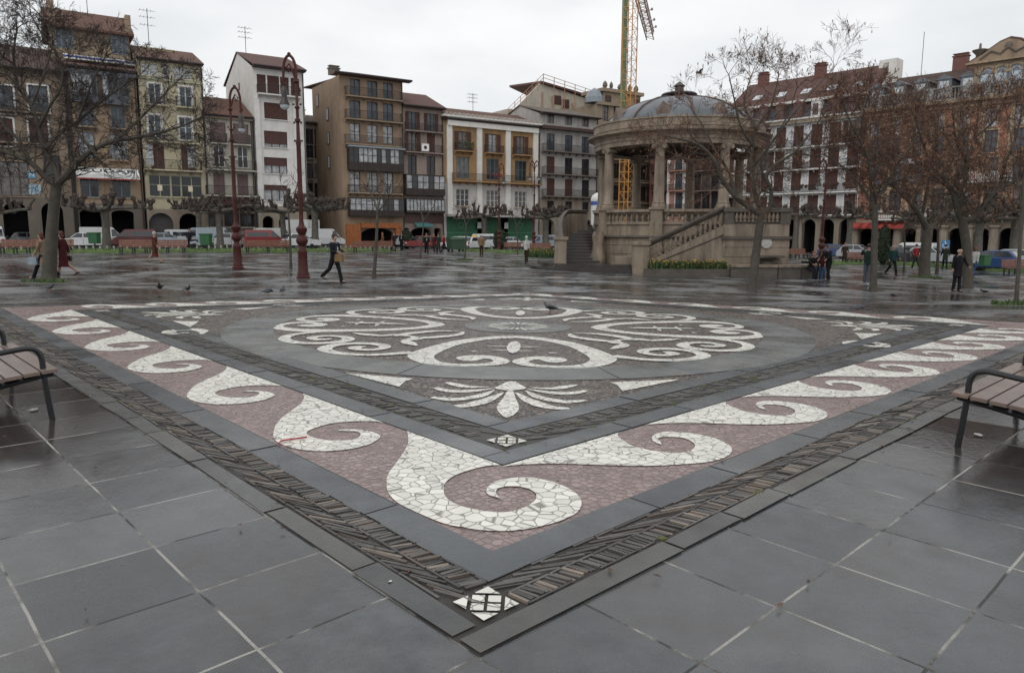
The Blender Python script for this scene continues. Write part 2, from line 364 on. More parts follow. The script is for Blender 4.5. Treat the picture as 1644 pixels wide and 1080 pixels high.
def ribbon_st(mb, pts, dz, mi=0):                     # (s, t, half width)
    vs = []; k = len(pts)
    for i, p in enumerate(pts):
        q0, q1 = pts[max(0, i-1)], pts[min(k-1, i+1)]; dx, dy = q1[0]-q0[0], q1[1]-q0[1]; l = sqrt(dx*dx+dy*dy) or 1
        nx_, ny_ = -dy/l*p[2], dx/l*p[2]; vs += [pst(p[0]+nx_, p[1]+ny_, dz), pst(p[0]-nx_, p[1]-ny_, dz)]
    mb.add(vs, [(2*i, 2*i+1, 2*i+3, 2*i+2) for i in range(k-1)], mi)
Z1, Z2, Z3 = .005, .011, .016
under, pink, white, field, slab, ringm, bricks, kerbs, inner = MB(), MB(), MB(), MB(), MB(), MB(), MB(), MB(), MB()
O = .665
# dark bed under kerbs and brick strips
for k in range(4):
    def q(s, t): return rot_pt(s, t, k)
    quad_st(under, q(-O, -O), q(Lq+O, -O), q(Lq, 0), q(0, 0), Z1)
    quad_st(inner, q(W, W), q(Lq-W, W), q(Lq-1.9, 1.9), q(1.9, 1.9), Z1)
    quad_st(pink, q(0, 0), q(Lq, 0), q(Lq-W, W), q(W, W), Z1)
# dark pebble field
N = 16
for i in range(N):
    a, b = 1.82+(Lq-3.64)*i/N, 1.82+(Lq-3.64)*(i+1)/N
    quad_st(field, (1.82, a), (Lq-1.82, a), (Lq-1.82, b), (1.82, b), Z1)
# border slabs: rows (t0, t1), cut into stones with dark gaps
rs = random.Random(5)
def slab_row(k, t0, t1, s0, s1, lo, hi, mb=None, jit=.007):
    mb = mb or slab
    s = s0
    while s < s1-.05:
        e = min(s1, s + rs.uniform(lo, hi))
        if s1-e < .35: e = s1
        j = [rs.uniform(-jit, jit) for _ in range(4)]
        quad_st(mb, rot_pt(s+.009, t0+.008+j[0], k), rot_pt(e-.009, t0+.008+j[1], k), rot_pt(e-.009, t1-.008+j[2], k), rot_pt(s+.009, t1-.008+j[3], k), Z2+rs.uniform(-.002, .002))
        s = e
def tiles(k, t0, t1, s0, s1, ang, pitch, ln, mi0=0, keep=1.):
    s = s0
    while s < s1:
        if rs.random() < keep:
            a = ang + rs.uniform(-.12, .12); c_, s_ = cos(a)*ln/2, sin(a)*ln/2; w = pitch*rs.uniform(.24, .44); hn = (-sin(a)*w, cos(a)*w); tc_ = (t0+t1)/2+rs.uniform(-.006, .006); vs = []; hz = Z2+rs.uniform(-.005, .008)
            for zz in (Z1-.003, hz):
                for sx, sy in ((-c_-hn[0], -s_-hn[1]), (c_-hn[0], s_-hn[1]), (c_+hn[0], s_+hn[1]), (-c_+hn[0], -s_+hn[1])):
                    vs.append(pst(*rot_pt(s+sx, tc_+sy, k), zz+rs.uniform(-.001, .001)))
            bricks.add(vs, [(4, 5, 6, 7), (0, 1, 5, 4), (1, 2, 6, 5), (2, 3, 7, 6), (3, 0, 4, 7)], rs.choice((0, 0, 0, 1, 1, 1, 2, 3) if not mi0 else (0, 0, 0, 1)))
        s += pitch/max(.25, abs(sin(ang)))*rs.uniform(.95, 1.08)
for k in range(4):
    e = Lq+.25
    slab_row(k, -.25, -.004, -.25 if k in (0, 2) else 0.0, Lq+(.0 if k in (0, 2) else .25), .9, 1.7)
    slab_row(k, -O-.012, -.522, -O+.0, Lq+.5, .5, 1.5, kerbs, .011)
    slab_row(k, W+.006, W+.245, W, Lq-W-.24, .8, 1.6)
    slab_row(k, 1.555, 1.82, 1.56, Lq-1.82, .9, 1.8)
    if k in (0, 2):
        tiles(k, -.375, -.255, -.24, Lq+.25, pi-.36, .022, .25); tiles(k, -.51, -.385, -.24, Lq+.25, pi/2+.22, .030, .115)
        tiles(k, 1.24, 1.38, 1.6, Lq-1.6, pi-.4, .026, .24, 1, .62); tiles(k, 1.40, 1.54, 1.6, Lq-1.6, pi/2+.25, .032, .12, 1, .62)
    else:
        tiles(k, -.375, -.255, -.1, Lq+.25, pi/2-.25, .030, .115); tiles(k, -.51, -.385, -.1, Lq+.25, .36, .022, .25)
        tiles(k, 1.24, 1.38, 1.6, Lq-1.6, pi/2-.25, .032, .12, 1, .62); tiles(k, 1.40, 1.54, 1.6, Lq-1.6, .4, .026, .24, 1, .62)
    # thin stone fillets that edge the brick strips
    for tt in (-.252, -.381, -.512):
        s = -.24
        while s < Lq+.2:
            e2 = min(s+rs.uniform(.12, .35), Lq+.24)
            if rs.random() < .75: quad_st(bricks, rot_pt(s, tt-.007, k), rot_pt(e2-.01, tt-.007+rs.uniform(-.004, .004), k), rot_pt(e2-.01, tt+.006, k), rot_pt(s, tt+.006, k), Z2+.004, rs.choice((0, 1, 3)))
            s = e2
# little white stone roses in the corners of the brick strips
def rose(cs, ct, h, k):
    def put(pts): fill_st(white, [rot_pt(cs+(a-b)*h, ct+(a+b)*h, k) for a, b in pts], Z3)
    for sx in (-1, 1):
        for sy in (-1, 1): put([(sx*.05, sy*.05), (sx*.42, sy*.05), (sx*.42, sy*.42), (sx*.05, sy*.42)])
    for i in range(4):
        c_, s_ = cos(i*pi/2), sin(i*pi/2); put([(c_*x-s_*y, s_*x+c_*y) for x, y in ((.54, -.38), (.95, 0), (.54, .38))])
for k in range(4):
    rose(-.385, -.385, .112, k); rose(1.40, 1.40, .12, k)
# --- running wave band.  corner scroll, first scroll and the repeated one, in plan
corner = [(0.971, 2.148), (0.786, 1.872), (0.6, 1.677), (0.419, 1.509), (0.253, 1.356), (0.153, 1.223), (0.063, 1.071), (0.012, 0.906), (0.004, 0.757), (0.01, 0.6), (0.027, 0.446), (0.068, 0.343), (0.129, 0.231), (0.212, 0.145), (0.317, 0.083), (0.449, 0.044), (0.577, 0.031), (0.704, 0.045), (0.815, 0.101), (0.916, 0.199), (0.973, 0.322), (0.993, 0.435), (0.983, 0.562), (0.946, 0.666), (0.87, 0.733), (0.767, 0.769), (0.659, 0.755), (0.559, 0.688), (0.514, 0.612), (0.528, 0.508), (0.557, 0.589), (0.625, 0.655), (0.698, 0.652), (0.76, 0.597), (0.78, 0.518), (0.757, 0.437), (0.68, 0.36), (0.567, 0.321), (0.458, 0.319), (0.374, 0.359), (0.31, 0.459), (0.267, 0.586), (0.273, 0.718), (0.33, 0.838), (0.445, 0.969), (0.584, 1.04), (0.73, 1.058), (0.868, 1.05), (0.967, 1.0)]
wave = [(0.95, .97), (1.129, 0.881), (1.3, 0.75), (1.466, 0.573), (1.62, 0.406), (1.791, 0.254), (1.996, 0.123), (2.154, 0.046), (2.286, 0.021), (2.43, 0.035), (2.548, 0.086), (2.636, 0.156), (2.704, 0.272), (2.734, 0.406), (2.718, 0.537), (2.654, 0.661), (2.574, 0.731), (2.445, 0.735), (2.343, 0.686), (2.27, 0.609), (2.257, 0.529), (2.332, 0.602), (2.375, 0.643), (2.443, 0.639), (2.521, 0.57), (2.534, 0.478), (2.463, 0.362), (2.359, 0.305), (2.252, 0.292), (2.16, 0.324), (2.097, 0.415), (2.057, 0.544), (2.058, 0.667), (2.133, 0.831), (2.206, 0.928), (2.292, 0.97)]
def put_wave(tip, k, fn, sc=1.):
    pts = smooth_closed([fn((u-2.292)*sc+tip, v) for u, v in wave], (0, 20, 35)); fill_st(white, [rot_pt(a, b, k) for a, b in pts], Z2)
tips_r = [2.29, 3.97, 5.52, 7.07, 8.62, 10.0, 11.28, 12.5]
starts_l = [3.94, 5.82, 7.7, 9.55, 11.39, 13.2]
fr = lambda u, v: (u, v)
fl = lambda u, v: (v, -u)
for k in (0, 2):
    fill_st(white, [rot_pt(a, b, k) for a, b in smooth_closed(corner, (0, 29, 48))], Z2)
    pr = 1.0
    for i, tp in enumerate(tips_r):
        put_wave(tp, k, fr, 1. if i == 0 else min(1., (tp-tips_r[i-1])/1.62))
    for i, sp in enumerate(starts_l): put_wave(-(sp-1.34*1.08), k, fl, 1.08)
# --- roundel
RI, RO = 4.13, 4.92
def pol(r, a): return (CS+r*cos(a), CT+r*sin(a))
n = 96
for i in range(n):
    a, b = 2*pi*i/n+.0008, 2*pi*(i+1)/n-(.0025 if i % 8 == 7 else -.0008)
    ringm.add([pst(*pol(RI, a), Z2), pst(*pol(RO, a), Z2), pst(*pol(RO, b), Z2), pst(*pol(RI, b), Z2)], [(0, 1, 2, 3)])
    aa, bb = 2*pi*i/n, 2*pi*(i+1)/n
    ringm.add([pst(*pol(0, 0), Z2), pst(*pol(.95, aa), Z2), pst(*pol(.95, bb), Z2)], [(0, 1, 2)])
def heart_pt(a, b, k, m):                             # a outward along the axis facing the near corner, b to its right
    a -= .4; b = (b+.115)*m
    for _ in range(k): a, b = -b, a
    return (CS + (-a+b)*.70711, CT + (-a-b)*.70711)
heart_o = [(1.69, -.115), (1.78, -.4), (1.97, -.66), (2.38, -1.02), (2.9, -1.26), (3.35, -1.42), (3.68, -1.5), (3.95, -1.47), (4.2, -1.36), (4.40, -1.2), (4.5, -1.0), (4.53, -.8), (4.52, -.58), (4.46, -.36), (4.34, -.2), (4.13, -.125), (3.92, -.2), (3.76, -.34), (3.70, -.55), (3.78, -.76), (3.95, -.84), (4.13, -.76), (4.17, -.62), (4.07, -.53), (3.95, -.47), (3.99, -.40), (4.14, -.34), (4.3, -.42), (4.37, -.58), (4.38, -.78), (4.29, -.96), (4.1, -1.08), (3.8, -1.14), (3.3, -1.06), (2.75, -.9), (2.27, -.6), (2.07, -.35), (1.97, -.115)]
strokeA = [(3.6, -1.47, .11), (3.72, -1.65, .09), (3.84, -1.85, .08), (3.88, -2.1, .085), (3.83, -2.35, .09), (3.68, -2.58, .095), (3.48, -2.70, .1), (3.24, -2.70, .1), (3.02, -2.58, .1), (2.9, -2.38, .1), (2.92, -2.15, .095), (3.06, -1.97, .09), (3.26, -1.92, .08), (3.43, -2.02, .075), (3.47, -2.18, .08), (3.36, -2.32, .09), (3.22, -2.28, .085), (3.18, -2.2, .02)]
strokeC = [(2.0, -1.75, .03), (2.3, -1.62, .10), (2.5, -1.75, .07), (2.75, -1.66, .10), (3.0, -1.5, .02)]
strokeD = [(1.35, -1.0, .02), (1.75, -1.05, .08), (2.1, -1.4, .1), (2.3, -1.75, .05)]
for k in range(4):
    for m in (1, -1):
        fill_st(white, [heart_pt(a, b, k, m) for a, b in smooth_closed(heart_o, (0, 24, 37))], Z2)
        for sk in (strokeA, strokeC, strokeD):
            if sk is strokeA: sk = [(a if a < 3.5 else a, b, w) for a, b, w in sk]
            ribbon_st(white, [heart_pt(a, b, k, m)+(w,) for a, b, w in smooth_open(sk)], Z3)
        for a, b, l in ((2.87, -.33, .17), (3.24, -.28, .12), (3.39, -.66, .06)):
            ribbon_st(white, [heart_pt(a, b-l, k, m)+(.01,), heart_pt(a, b, k, m)+(.035,), heart_pt(a, b+l, k, m)+(.02,)], Z2)
    fill_st(white, [heart_pt(2.93+.58*cos(i*pi/6), -.115+.1*sin(i*pi/6), k, 1) for i in range(12)], Z3)
    for i in range(6):                                # broken petals of the middle flower
        a = k*pi/2+i*pi/12*1.0; fill_st(white, [pol(.16+.05*(i % 2), a), pol(.5, a-.09), pol(.62-.1*(i % 3 == 0), a), pol(.5, a+.09)], Z3)
# corner palmettes in the pebble field
bulb = [(5.90, -.06), (5.90, .0), (6.19, .028), (6.585, .075), (6.84, .045), (6.98, -.03), (6.80, -.105), (6.572, -.135), (6.2, -.09)]
leaves = [[(5.97, -.10, .012), (6.2, -.19, .05), (6.43, -.31, .075), (6.58, -.46, .06), (6.60, -.62, .025)], [(5.87, -.2, .012), (6.1, -.30, .05), (6.24, -.42, .06), (6.33, -.6, .06), (6.25, -.8, .03)],
          [(5.79, -.22, .012), (5.92, -.42, .05), (5.96, -.6, .06), (5.9, -.74, .05), (5.8, -.82, .03)], [(5.72, -.26, .012), (5.73, -.48, .05), (5.64, -.62, .06), (5.52, -.74, .03)]]
cap_ = [(5.765, -.2), (5.60, -.14), (5.45, -.09), (5.40, -.035), (5.45, .02), (5.60, .08), (5.75, .13), (5.85, .02), (5.86, -.09)]
def corner_pt(a, b, k): 
    d = Lq/2-6.85; s, t = 6.85+(-a+b)*.70711, 6.85+(-a-b)*.70711
    return rot_pt(s, t, k)
for k in range(4):
    fill_st(white, [corner_pt(a, b, k) for a, b in smooth_closed(bulb)], Z2)
    fill_st(white, [corner_pt(a, b, k) for a, b in smooth_closed(cap_)], Z2)
    for m in (1, -1):
        for lf in leaves: ribbon_st(white, [corner_pt(a, -.035+(b+.035)*m, k)+(w,) for a, b, w in smooth_open(lf)], Z2)
        fill_st(white, [corner_pt(a, -.035+(b+.035)*m, k) for a, b in ((5.13, -1.95), (5.36, -1.12), (5.5, -1.19), (5.80, -1.21))], Z2)
        if k % 2: ribbon_st(white, [corner_pt(a, -.035+(b+.035)*m, k)+(w,) for a, b, w in smooth_open([(4.6, -2.7, .02), (4.75, -2.35, .09), (5.0, -2.2, .1), (5.2, -2.45, .1), (5.05, -2.75, .1), (4.85, -2.6, .03)])], Z2)
struct('mosaic_bed', under, DARK); struct('mortar_bed', inner, MUD); struct('pink_mosaic', pink, PINK_STONE); struct('pebble_mosaic', field, PEBBLE)
struct('white_mosaic', white, WHITE_STONE); struct('border_slabs', slab, SLAB); struct('kerb_stones', kerbs, KERBST); struct('ring_slabs', ringm, RING)
struct('brick_strip', bricks, [M('brick_grey', (.085, .08, .075), .4, .35, 8), M('brick_dark', (.045, .04, .038), .4, .35, 8), M('brick_tan', (.20, .165, .135), .5, .3, 8), M('brick_brown', (.11, .085, .07), .5, .3, 8)])
# dropped red stick on the white stones
a_, b_ = G(452, 712), G(493, 706); rd = MB(); rd.bar((a_.x, a_.y, a_.z+.025), (b_.x, b_.y, b_.z+.025), .007, 6); a2 = G(447, 717); rd.bar((a_.x, a_.y, a_.z+.025), (a2.x, a2.y, a2.z+.025), .006, 6)
tag(rd.build('red_stick', M('red_plastic', (.35, .02, .03), .4)), 'thin red bent stick lying on the white mosaic scroll', 'litter')
# white scraps of paper on the wet slabs
def scrap(px, py, lab, k0=1.):
    p = G(px, py); m = MB(); a = R.uniform(0, 3); pts = [(cos(a+t)*.035*k_*k0, sin(a+t)*.05*k_*k0) for t, k_ in ((0, 1), (1.3, .8), (2.6, 1.1), (3.9, .9), (5.2, 1))]
    m.add([(p.x+x, p.y+y, p.z+.006+R.uniform(0, .012)) for x, y in pts], [(0, 1, 2, 3, 4)]); tag(m.build('paper_scrap', M('paper', (.6, .58, .55), .7)), lab, 'litter')
scrap(54, 659, 'pale paper scrap on the wet ground under the left bench'); scrap(1570, 699, 'pale paper scrap on the wet ground under the right bench'); scrap(626, 937, 'tiny white scrap on the kerb stone left of the near corner', .35)

# fallen leaves, grit and moss caught in the joints
lf = MB(); mo = MB(); rl_ = random.Random(9)
for i in range(420):
    if i < 260: k = rl_.randrange(4); s_, t_ = rot_pt(rl_.uniform(-.6, Lq+.5), rl_.choice((-.515, -.25, -.66, -.38, 0, W, 1.24, 1.55))+rl_.gauss(0, .03), k)
    else: s_, t_ = rl_.uniform(-4, 14), rl_.uniform(-4, 14)
    x, y = st2xy(s_, t_); z = zg(x, y)+.022; a = rl_.uniform(0, 6.28); l = rl_.uniform(.012, .032); w = l*.45; c_, n_ = cos(a), sin(a); h = rl_.uniform(0, .012)
    lf.add([(x-c_*l, y-n_*l, z), (x-n_*w, y+c_*w, z+h), (x+c_*l, y+n_*l, z+.004), (x+n_*w, y-c_*w, z+h)], [(0, 1, 2, 3)], rl_.choice((0, 0, 1)))
for i in range(130):
    k = rl_.choice((0, 3)); b_ = rl_.choice((.6, 2.2, 4.6, 5.2, 7.5, 9.5, 11)); o_ = rl_.choice((-.515, -.25, 1.24, 1.4, 1.55)); s_, t_ = rot_pt(max(b_+rl_.gauss(0, .35), o_), o_+rl_.gauss(0, .02), k); x, y = st2xy(s_, t_); z = zg(x, y)+.008; r_ = rl_.uniform(.006, .022); mo.ball((x, y, z), (r_*1.8, r_*1.4, r_*.6), 6)
o = lf.build('fallen_leaves', [M('leaf_brown', (.10, .05, .03), .6, .4, 20), M('leaf_dark', (.05, .03, .02), .6, .4, 20)]); o['kind'] = 'stuff'
o = mo.build('joint_moss', M('moss', (.075, .085, .02), .9, .4, 30)); o['kind'] = 'stuff'
# ================================================================== buildings
class Plane:
    """a street front: origin, direction to the right along the front"""
    def __init__(s, P0, ang): s.P = Vector((P0[0], P0[1], 0)); s.a = Vector((sin(ang), cos(ang), 0)); s.n = Vector((s.a.y, -s.a.x, 0)); s.rz = atan2(s.a.y, s.a.x)
    def uz(s, px, py):
        d = ray(px, py); t = s.P.dot(s.n)/d.dot(s.n); q = Vector((d.x*t, d.y*t, CAMZ+d.z*t)); return (q-s.P).dot(s.a), q.z
    def at(s, u): p = s.P + s.a*u; return p
    def off(s, d):                                    # parallel front d metres further back
        q = Plane((s.P.x-s.n.x*d, s.P.y-s.n.y*d), 0); q.a, q.n, q.rz = s.a, s.n, s.rz; return q
WEST = Plane((0, 101), rad(57)); EAST = Plane((0, 0), pi-TH*0); 
_e = Vector((E1[0], E1[1])) ; 
EAST = Plane((63.2, 72.0), 0); EAST.a = Vector((-E2[0], -E2[1], 0)); EAST.n = Vector((EAST.a.y, -EAST.a.x, 0)); EAST.rz = atan2(EAST.a.y, EAST.a.x)

plaster = lambda n, c, st=(.08, .065, .052), a=.6: M(n, c, .85, .1, 1.2, .012, stain=st, stain_s=.55, stain_a=a, bscale=14)
GLASS = M('window_glass', (.018, .02, .023), .06, .3, .6, spec=.5)
CURTAIN = M('curtained_glass', (.33, .34, .35), .12, .5, 2.2, spec=.5)
BLUEGLASS = M('bluish_glass', (.06, .08, .10), .1, .5, 1.2, spec=.5); DIMCURT = M('dim_curtain_glass', (.12, .115, .11), .12, .6, 2.5, spec=.5)
BROWN = M('brown_wood', (.055, .026, .02), .6, .25, 3); DKWOOD = M('dark_wood', (.03, .02, .017), .6, .3, 3)
WHITEP = M('white_paint', (.62, .62, .6), .5, .08, 3); BLUEP = M('blue_paint', (.16, .22, .27), .55, .15, 3)
SHUT = M_slats('brown_louvre', (.085, .036, .028), .09, 'Z'); SHUTR = M_slats('red_louvre', (.085, .036, .027), .09, 'Z'); SHUTM = M_slats('mauve_blind', (.16, .105, .105), .09, 'Z'); SHUTW = M_slats('white_louvre', (.5, .52, .52), .09, 'Z')
IRON = M('black_iron', (.016, .015, .015), .45, .2, 5); STONE = plaster('tan_stone', (.27, .225, .175)); DKSTONE = plaster('dark_stone', (.15, .125, .105))
TILE = M_slats('roof_tile', (.125, .06, .042), .24, 'X', .8); TILER = M_slats('red_roof_tile', (.108, .052, .043), .24, 'X', .8); TILEB = M_slats('brown_roof_tile', (.075, .045, .037), .24, 'X', .8); SLATE = M('slate', (.05, .056, .068), .45, .3, 3, .01)
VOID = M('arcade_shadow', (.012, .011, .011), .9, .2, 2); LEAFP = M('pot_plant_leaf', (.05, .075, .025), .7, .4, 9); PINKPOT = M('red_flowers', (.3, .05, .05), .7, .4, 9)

class Bld:
    def __init__(s, name, label, pl, c0, c1, eave, wall, depth=12., cat='building', zb=None):
        """c0, c1: photo points on the two upper corners; eave: photo point giving the height"""
        s.pl = pl; s.u0, _ = pl.uz(*c0); s.u1, _ = pl.uz(*c1); s.W = s.u1-s.u0
        p = pl.at(s.u0); s.zb = (zg(p.x, p.y)-.1) if zb is None else zb
        s.H = pl.uz(*eave)[1]-s.zb; s.D = depth
        s.o = thing(name, label, cat, (p.x, p.y, s.zb), pl.rz); s.wallm = wall; s.low = None; s.open = []; s.wins = []; s.bands = []
    def x(s, px, py): return s.pl.uz(px, py)[0]-s.u0
    def z(s, px, py): return s.pl.uz(px, py)[1]-s.zb
    def part(s, mb, name, mats, parent=None, **k): return mb.build(name, mats, parent or s.o, **k)
    def hole(s, x0, x1, z0, z1, arch=0, back=None): s.open.append((x0, x1, max(.02, z0), z1, arch, back))
    def finish(s, ground_dark=True, topdark=None):
        """wall skin with real openings, reveals, sides"""
        mb = MB(); W_, H_, D_ = s.W, s.H, s.D; dp = .32
        X = sorted({0, W_} | {round(v, 4) for o in s.open for v in o[:2] if 0 < v < W_}); Z = sorted({0, H_} | {round(v, 4) for o in s.open for v in o[2:4] if 0 < v < H_} | ({round(s.low[0], 4)} if s.low else set()))
        ops = [tuple(round(clamp(v, 0, lim), 4) for v, lim in zip(o[:4], (W_, W_, H_, H_))) for o in s.open]
        for i in range(len(X)-1):
            run = None
            for j in range(len(Z)-1):
                cx_, cz_ = (X[i]+X[i+1])/2, (Z[j]+Z[j+1])/2
                if s.low and run is not None and abs(Z[j]-s.low[0]) < .001: mb.add([(X[i], 0, run), (X[i+1], 0, run), (X[i+1], 0, Z[j]), (X[i], 0, Z[j])], [(0, 1, 2, 3)], 2); run = Z[j]
                if any(o[0] < cx_ < o[1] and o[2] < cz_ < o[3] for o in ops):
                    if run is not None: mb.add([(X[i], 0, run), (X[i+1], 0, run), (X[i+1], 0, Z[j]), (X[i], 0, Z[j])], [(0, 1, 2, 3)], 2 if s.low and Z[j] <= s.low[0]+.001 else 0); run = None
                elif run is None: run = Z[j]
            if run is not None: mb.add([(X[i], 0, run), (X[i+1], 0, run), (X[i+1], 0, H_), (X[i], 0, H_)], [(0, 1, 2, 3)])
        for (a, b, c, d), o in zip(ops, s.open):
            e = dp if not o[4] else 3.0; li = 2 if s.low and d <= s.low[0]+.01 else 0
            if o[4]:
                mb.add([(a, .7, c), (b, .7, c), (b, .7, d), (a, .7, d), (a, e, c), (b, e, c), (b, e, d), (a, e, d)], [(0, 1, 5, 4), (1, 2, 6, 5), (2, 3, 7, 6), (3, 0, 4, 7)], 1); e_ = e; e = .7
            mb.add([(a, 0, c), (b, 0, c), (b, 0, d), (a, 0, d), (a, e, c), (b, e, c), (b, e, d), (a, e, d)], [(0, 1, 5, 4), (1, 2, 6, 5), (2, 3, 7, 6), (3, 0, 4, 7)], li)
            if o[4]:                                   # arch spandrels
                e = e_
                r = (b-a)/2; m = (a+b)/2; hz = min(r, d-c) if o[4] == 1 else r*.35; n = 10; pts = [(m-r*cos(pi*i/n), d-hz+hz*sin(pi*i/n)) for i in range(n+1)]
                for i in range(n):
                    p, q = pts[i], pts[i+1]
                    mb.add([(p[0], .003, p[1]), (q[0], .003, q[1]), (q[0], .003, d), (p[0], .003, d), (p[0], .6, p[1]), (q[0], .6, q[1])], [(0, 1, 2, 3), (0, 4, 5, 1)], li)
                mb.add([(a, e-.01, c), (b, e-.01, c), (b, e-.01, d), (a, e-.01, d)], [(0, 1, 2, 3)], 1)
        mb.add([(0, 0, 0), (0, D_, 0), (0, D_, H_), (0, 0, H_)], [(0, 1, 2, 3)]); mb.add([(W_, 0, 0), (W_, D_, 0), (W_, D_, H_), (W_, 0, H_)], [(0, 3, 2, 1)])
        mb.add([(0, D_, 0), (W_, D_, 0), (W_, D_, H_), (0, D_, H_), (0, 0, H_), (W_, 0, H_)], [(0, 3, 2, 1), (4, 5, 2, 3)])
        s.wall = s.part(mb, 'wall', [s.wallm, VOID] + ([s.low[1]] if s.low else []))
        if s.H > 6: q = MB(); q.bar((s.W-.12, -.1, .1), (s.W-.12, -.1, s.H-.15), .06, 6); s.part(q, 'drainpipe', [IRON])
        for o_ in s.bands: o_.data.materials[0] = s.trimm if hasattr(s, 'trimm') else STONE
        return s
    # --- windows --------------------------------------------------------
    def win(s, cx, cz, w, h, frame=None, glass=None, blind=0, blindm=None, shut=None, arch=0, surround=None, sill=True, bars=1, rows=2, name='window', closed=False):
        frame = frame or DKWOOD; glass = glass or GLASS
        if glass is GLASS and R.random() < .22: glass = DIMCURT
        x0, x1, z0, z1 = cx-w/2, cx+w/2, cz-h/2, cz+h/2
        s.hole(x0, x1, z0, z1, 0)
        f = MB(); y0, y1, t = .12, .2, .065
        f.box(x0, x0+t, y0, y1, z0, z1); f.box(x1-t, x1, y0, y1, z0, z1); f.box(x0+t, x1-t, y0, y1, z0, z0+t); f.box(x0+t, x1-t, y0, y1, z1-t, z1)
        for i in range(bars): m = x0+(x1-x0)*(i+1)/(bars+1); f.box(m-.04, m+.04, y0-.01, y1-.01, z0+t, z1-t)
        for i in range(rows-1):
            zz = z0+(z1-z0)*(i+1.25)/(rows+.25); a = x0+t
            for k in range(bars+1):
                b = (x0+(x1-x0)*(k+1)/(bars+1)-.04) if k < bars else x1-t
                f.box(a, b, y0+.01, y1-.02, zz-.02, zz+.02); a = b+.08
        if arch:
            n = 8; r = w/2
            pts = [(cx-r*cos(pi*i/n), z1-r*.55+r*.55*sin(pi*i/n)) for i in range(n+1)]
            for i in range(n): p, q = pts[i], pts[i+1]; f.add([(p[0], .02, p[1]), (q[0], .02, q[1]), (q[0], .02, z1), (p[0], .02, z1)], [(0, 1, 2, 3)])
        fo = s.part(f, name, [frame])
        pm = MB(); zt = z1-t-(h-2*t)*blind
        if blind < .97: pm.add([(x0+t, .17, z0+t), (x1-t, .17, z0+t), (x1-t, .17, zt), (x0+t, .17, zt)], [(0, 1, 2, 3)]); pm.build('pane', [glass], fo)
        bk = MB(); bk.add([(x0, .30, z0), (x1, .30, z0), (x1, .30, z1), (x0, .30, z1)], [(0, 1, 2, 3)]); f2 = bk
        if blind > 0:
            b = MB(); b.box(x0+t+.004, x1-t-.004, .07, .105, max(z0+t, zt), z1-.02); b.build('blind', [blindm or SHUT], fo)
        if closed:
            b = MB(); b.box(x0+.01, cx-.012, .03, .075, z0+.02, z1-.02); b.box(cx+.012, x1-.01, .03, .075, z0+.02, z1-.02); b.build('shutter', [shut or SHUT], fo)
        elif shut:
            for sg in (-1, 1):
                b = MB(); xa = x0-.02 if sg < 0 else x1+.02; b.box(xa, xa+sg*w*.46, -.055, -.012, z0, z1); b.build('shutter', [shut], fo)
        if surround:
            b = MB(); q = .16; b.box(x0-q, x0, -.05, .05, z0-.0, z1+q); b.box(x1, x1+q, -.05, .05, z0, z1+q); b.box(x0, x1, -.05, .05, z1, z1+q)
            if shut and not closed: b = MB(); b.box(x0-q, x1+q, -.05, .05, z1+.01, z1+q)
            b.build('surround', [surround], fo)
        if sill: b = MB(); b.box(x0-.12, x1+.12, -.12, .1, z0-.1, z0-.003); b.build('sill', [s.wallm if not surround else surround], fo)
        return fo
    def grid(s, cols, rows_, w, h, ref=None, **k):
        """cols: photo x at the first row; rows_: photo y; w,h metres"""
        py0 = rows_[0] if ref is None else ref
        for r in rows_:
            for c in cols: s.win(s.x(c, py0), s.z(c if isinstance(c, (int, float)) else c[0], r) if False else s.z((cols[0]+cols[-1])/2, r), w, h, **k)
    def balcony(s, x0, x1, z, out=.75, h=1.0, m=None, slabm=None, bal=False, flowers=None, name='balcony'):
        b = MB(); b.box(x0, x1, -out, .001, z-.14, z); n = max(2, int((x1-x0)/1.1))
        for i in range(n+1): xx = x0+.08+(x1-x0-.16)*i/n; b.add([(xx-.05, -.002, z-.14), (xx+.05, -.002, z-.14), (xx+.05, -out*.75, z-.14), (xx-.05, -out*.75, z-.14), (xx-.05, -.002, z-.5), (xx+.05, -.002, z-.5)], [(0, 4, 3), (1, 2, 5), (4, 5, 2, 3)])
        bo = s.part(b, name, [slabm or s.wallm]); r = MB(); m = m or IRON; y = -out+.05; zt = z+h
        r.box(x0+.02, x1-.02, y-.025, y+.025, zt-.05, zt); r.box(x0+.02, x1-.02, y-.02, y+.02, z+.06, z+.1)
        for xx in (x0+.04, x1-.04): r.box(xx-.02, xx+.02, y+.026, 0, zt-.05, zt-.005); r.box(xx-.02, xx+.02, y+.026, 0, z+.06, z+.1)
        def bar(xx, yy):
            if bal: r.lathe([(.04, z+.1), (.075, z+.3), (.035, z+.6), (.05, zt-.05)], 5, (xx, yy, 0), cap=False)
            else: r.box(xx-.012, xx+.012, yy-.012, yy+.012, z+.1, zt-.05)
        pitch = .2 if bal else .13; n = int((x1-x0-.1)/pitch)
        for i in range(n+1): bar(x0+.05+(x1-x0-.1)*i/max(1, n), y)
        k = int(out/pitch)
        for i in range(1, k):
            for xx in (x0+.04, x1-.04): bar(xx, y+out*i/k)
        r.build('railing', [m], bo)
        if flowers:
            q = MB(); 
            for i in range(int((x1-x0)*14)): c = (R.uniform(x0+.1, x1-.1), -out+R.uniform(-.12, .1), z+R.uniform(.3, h+.15)); q.ball(c, (R.uniform(.05, .14),)*3, 5)
            q.build('balcony_plants', [flowers], bo)['kind'] = 'stuff'
        return bo
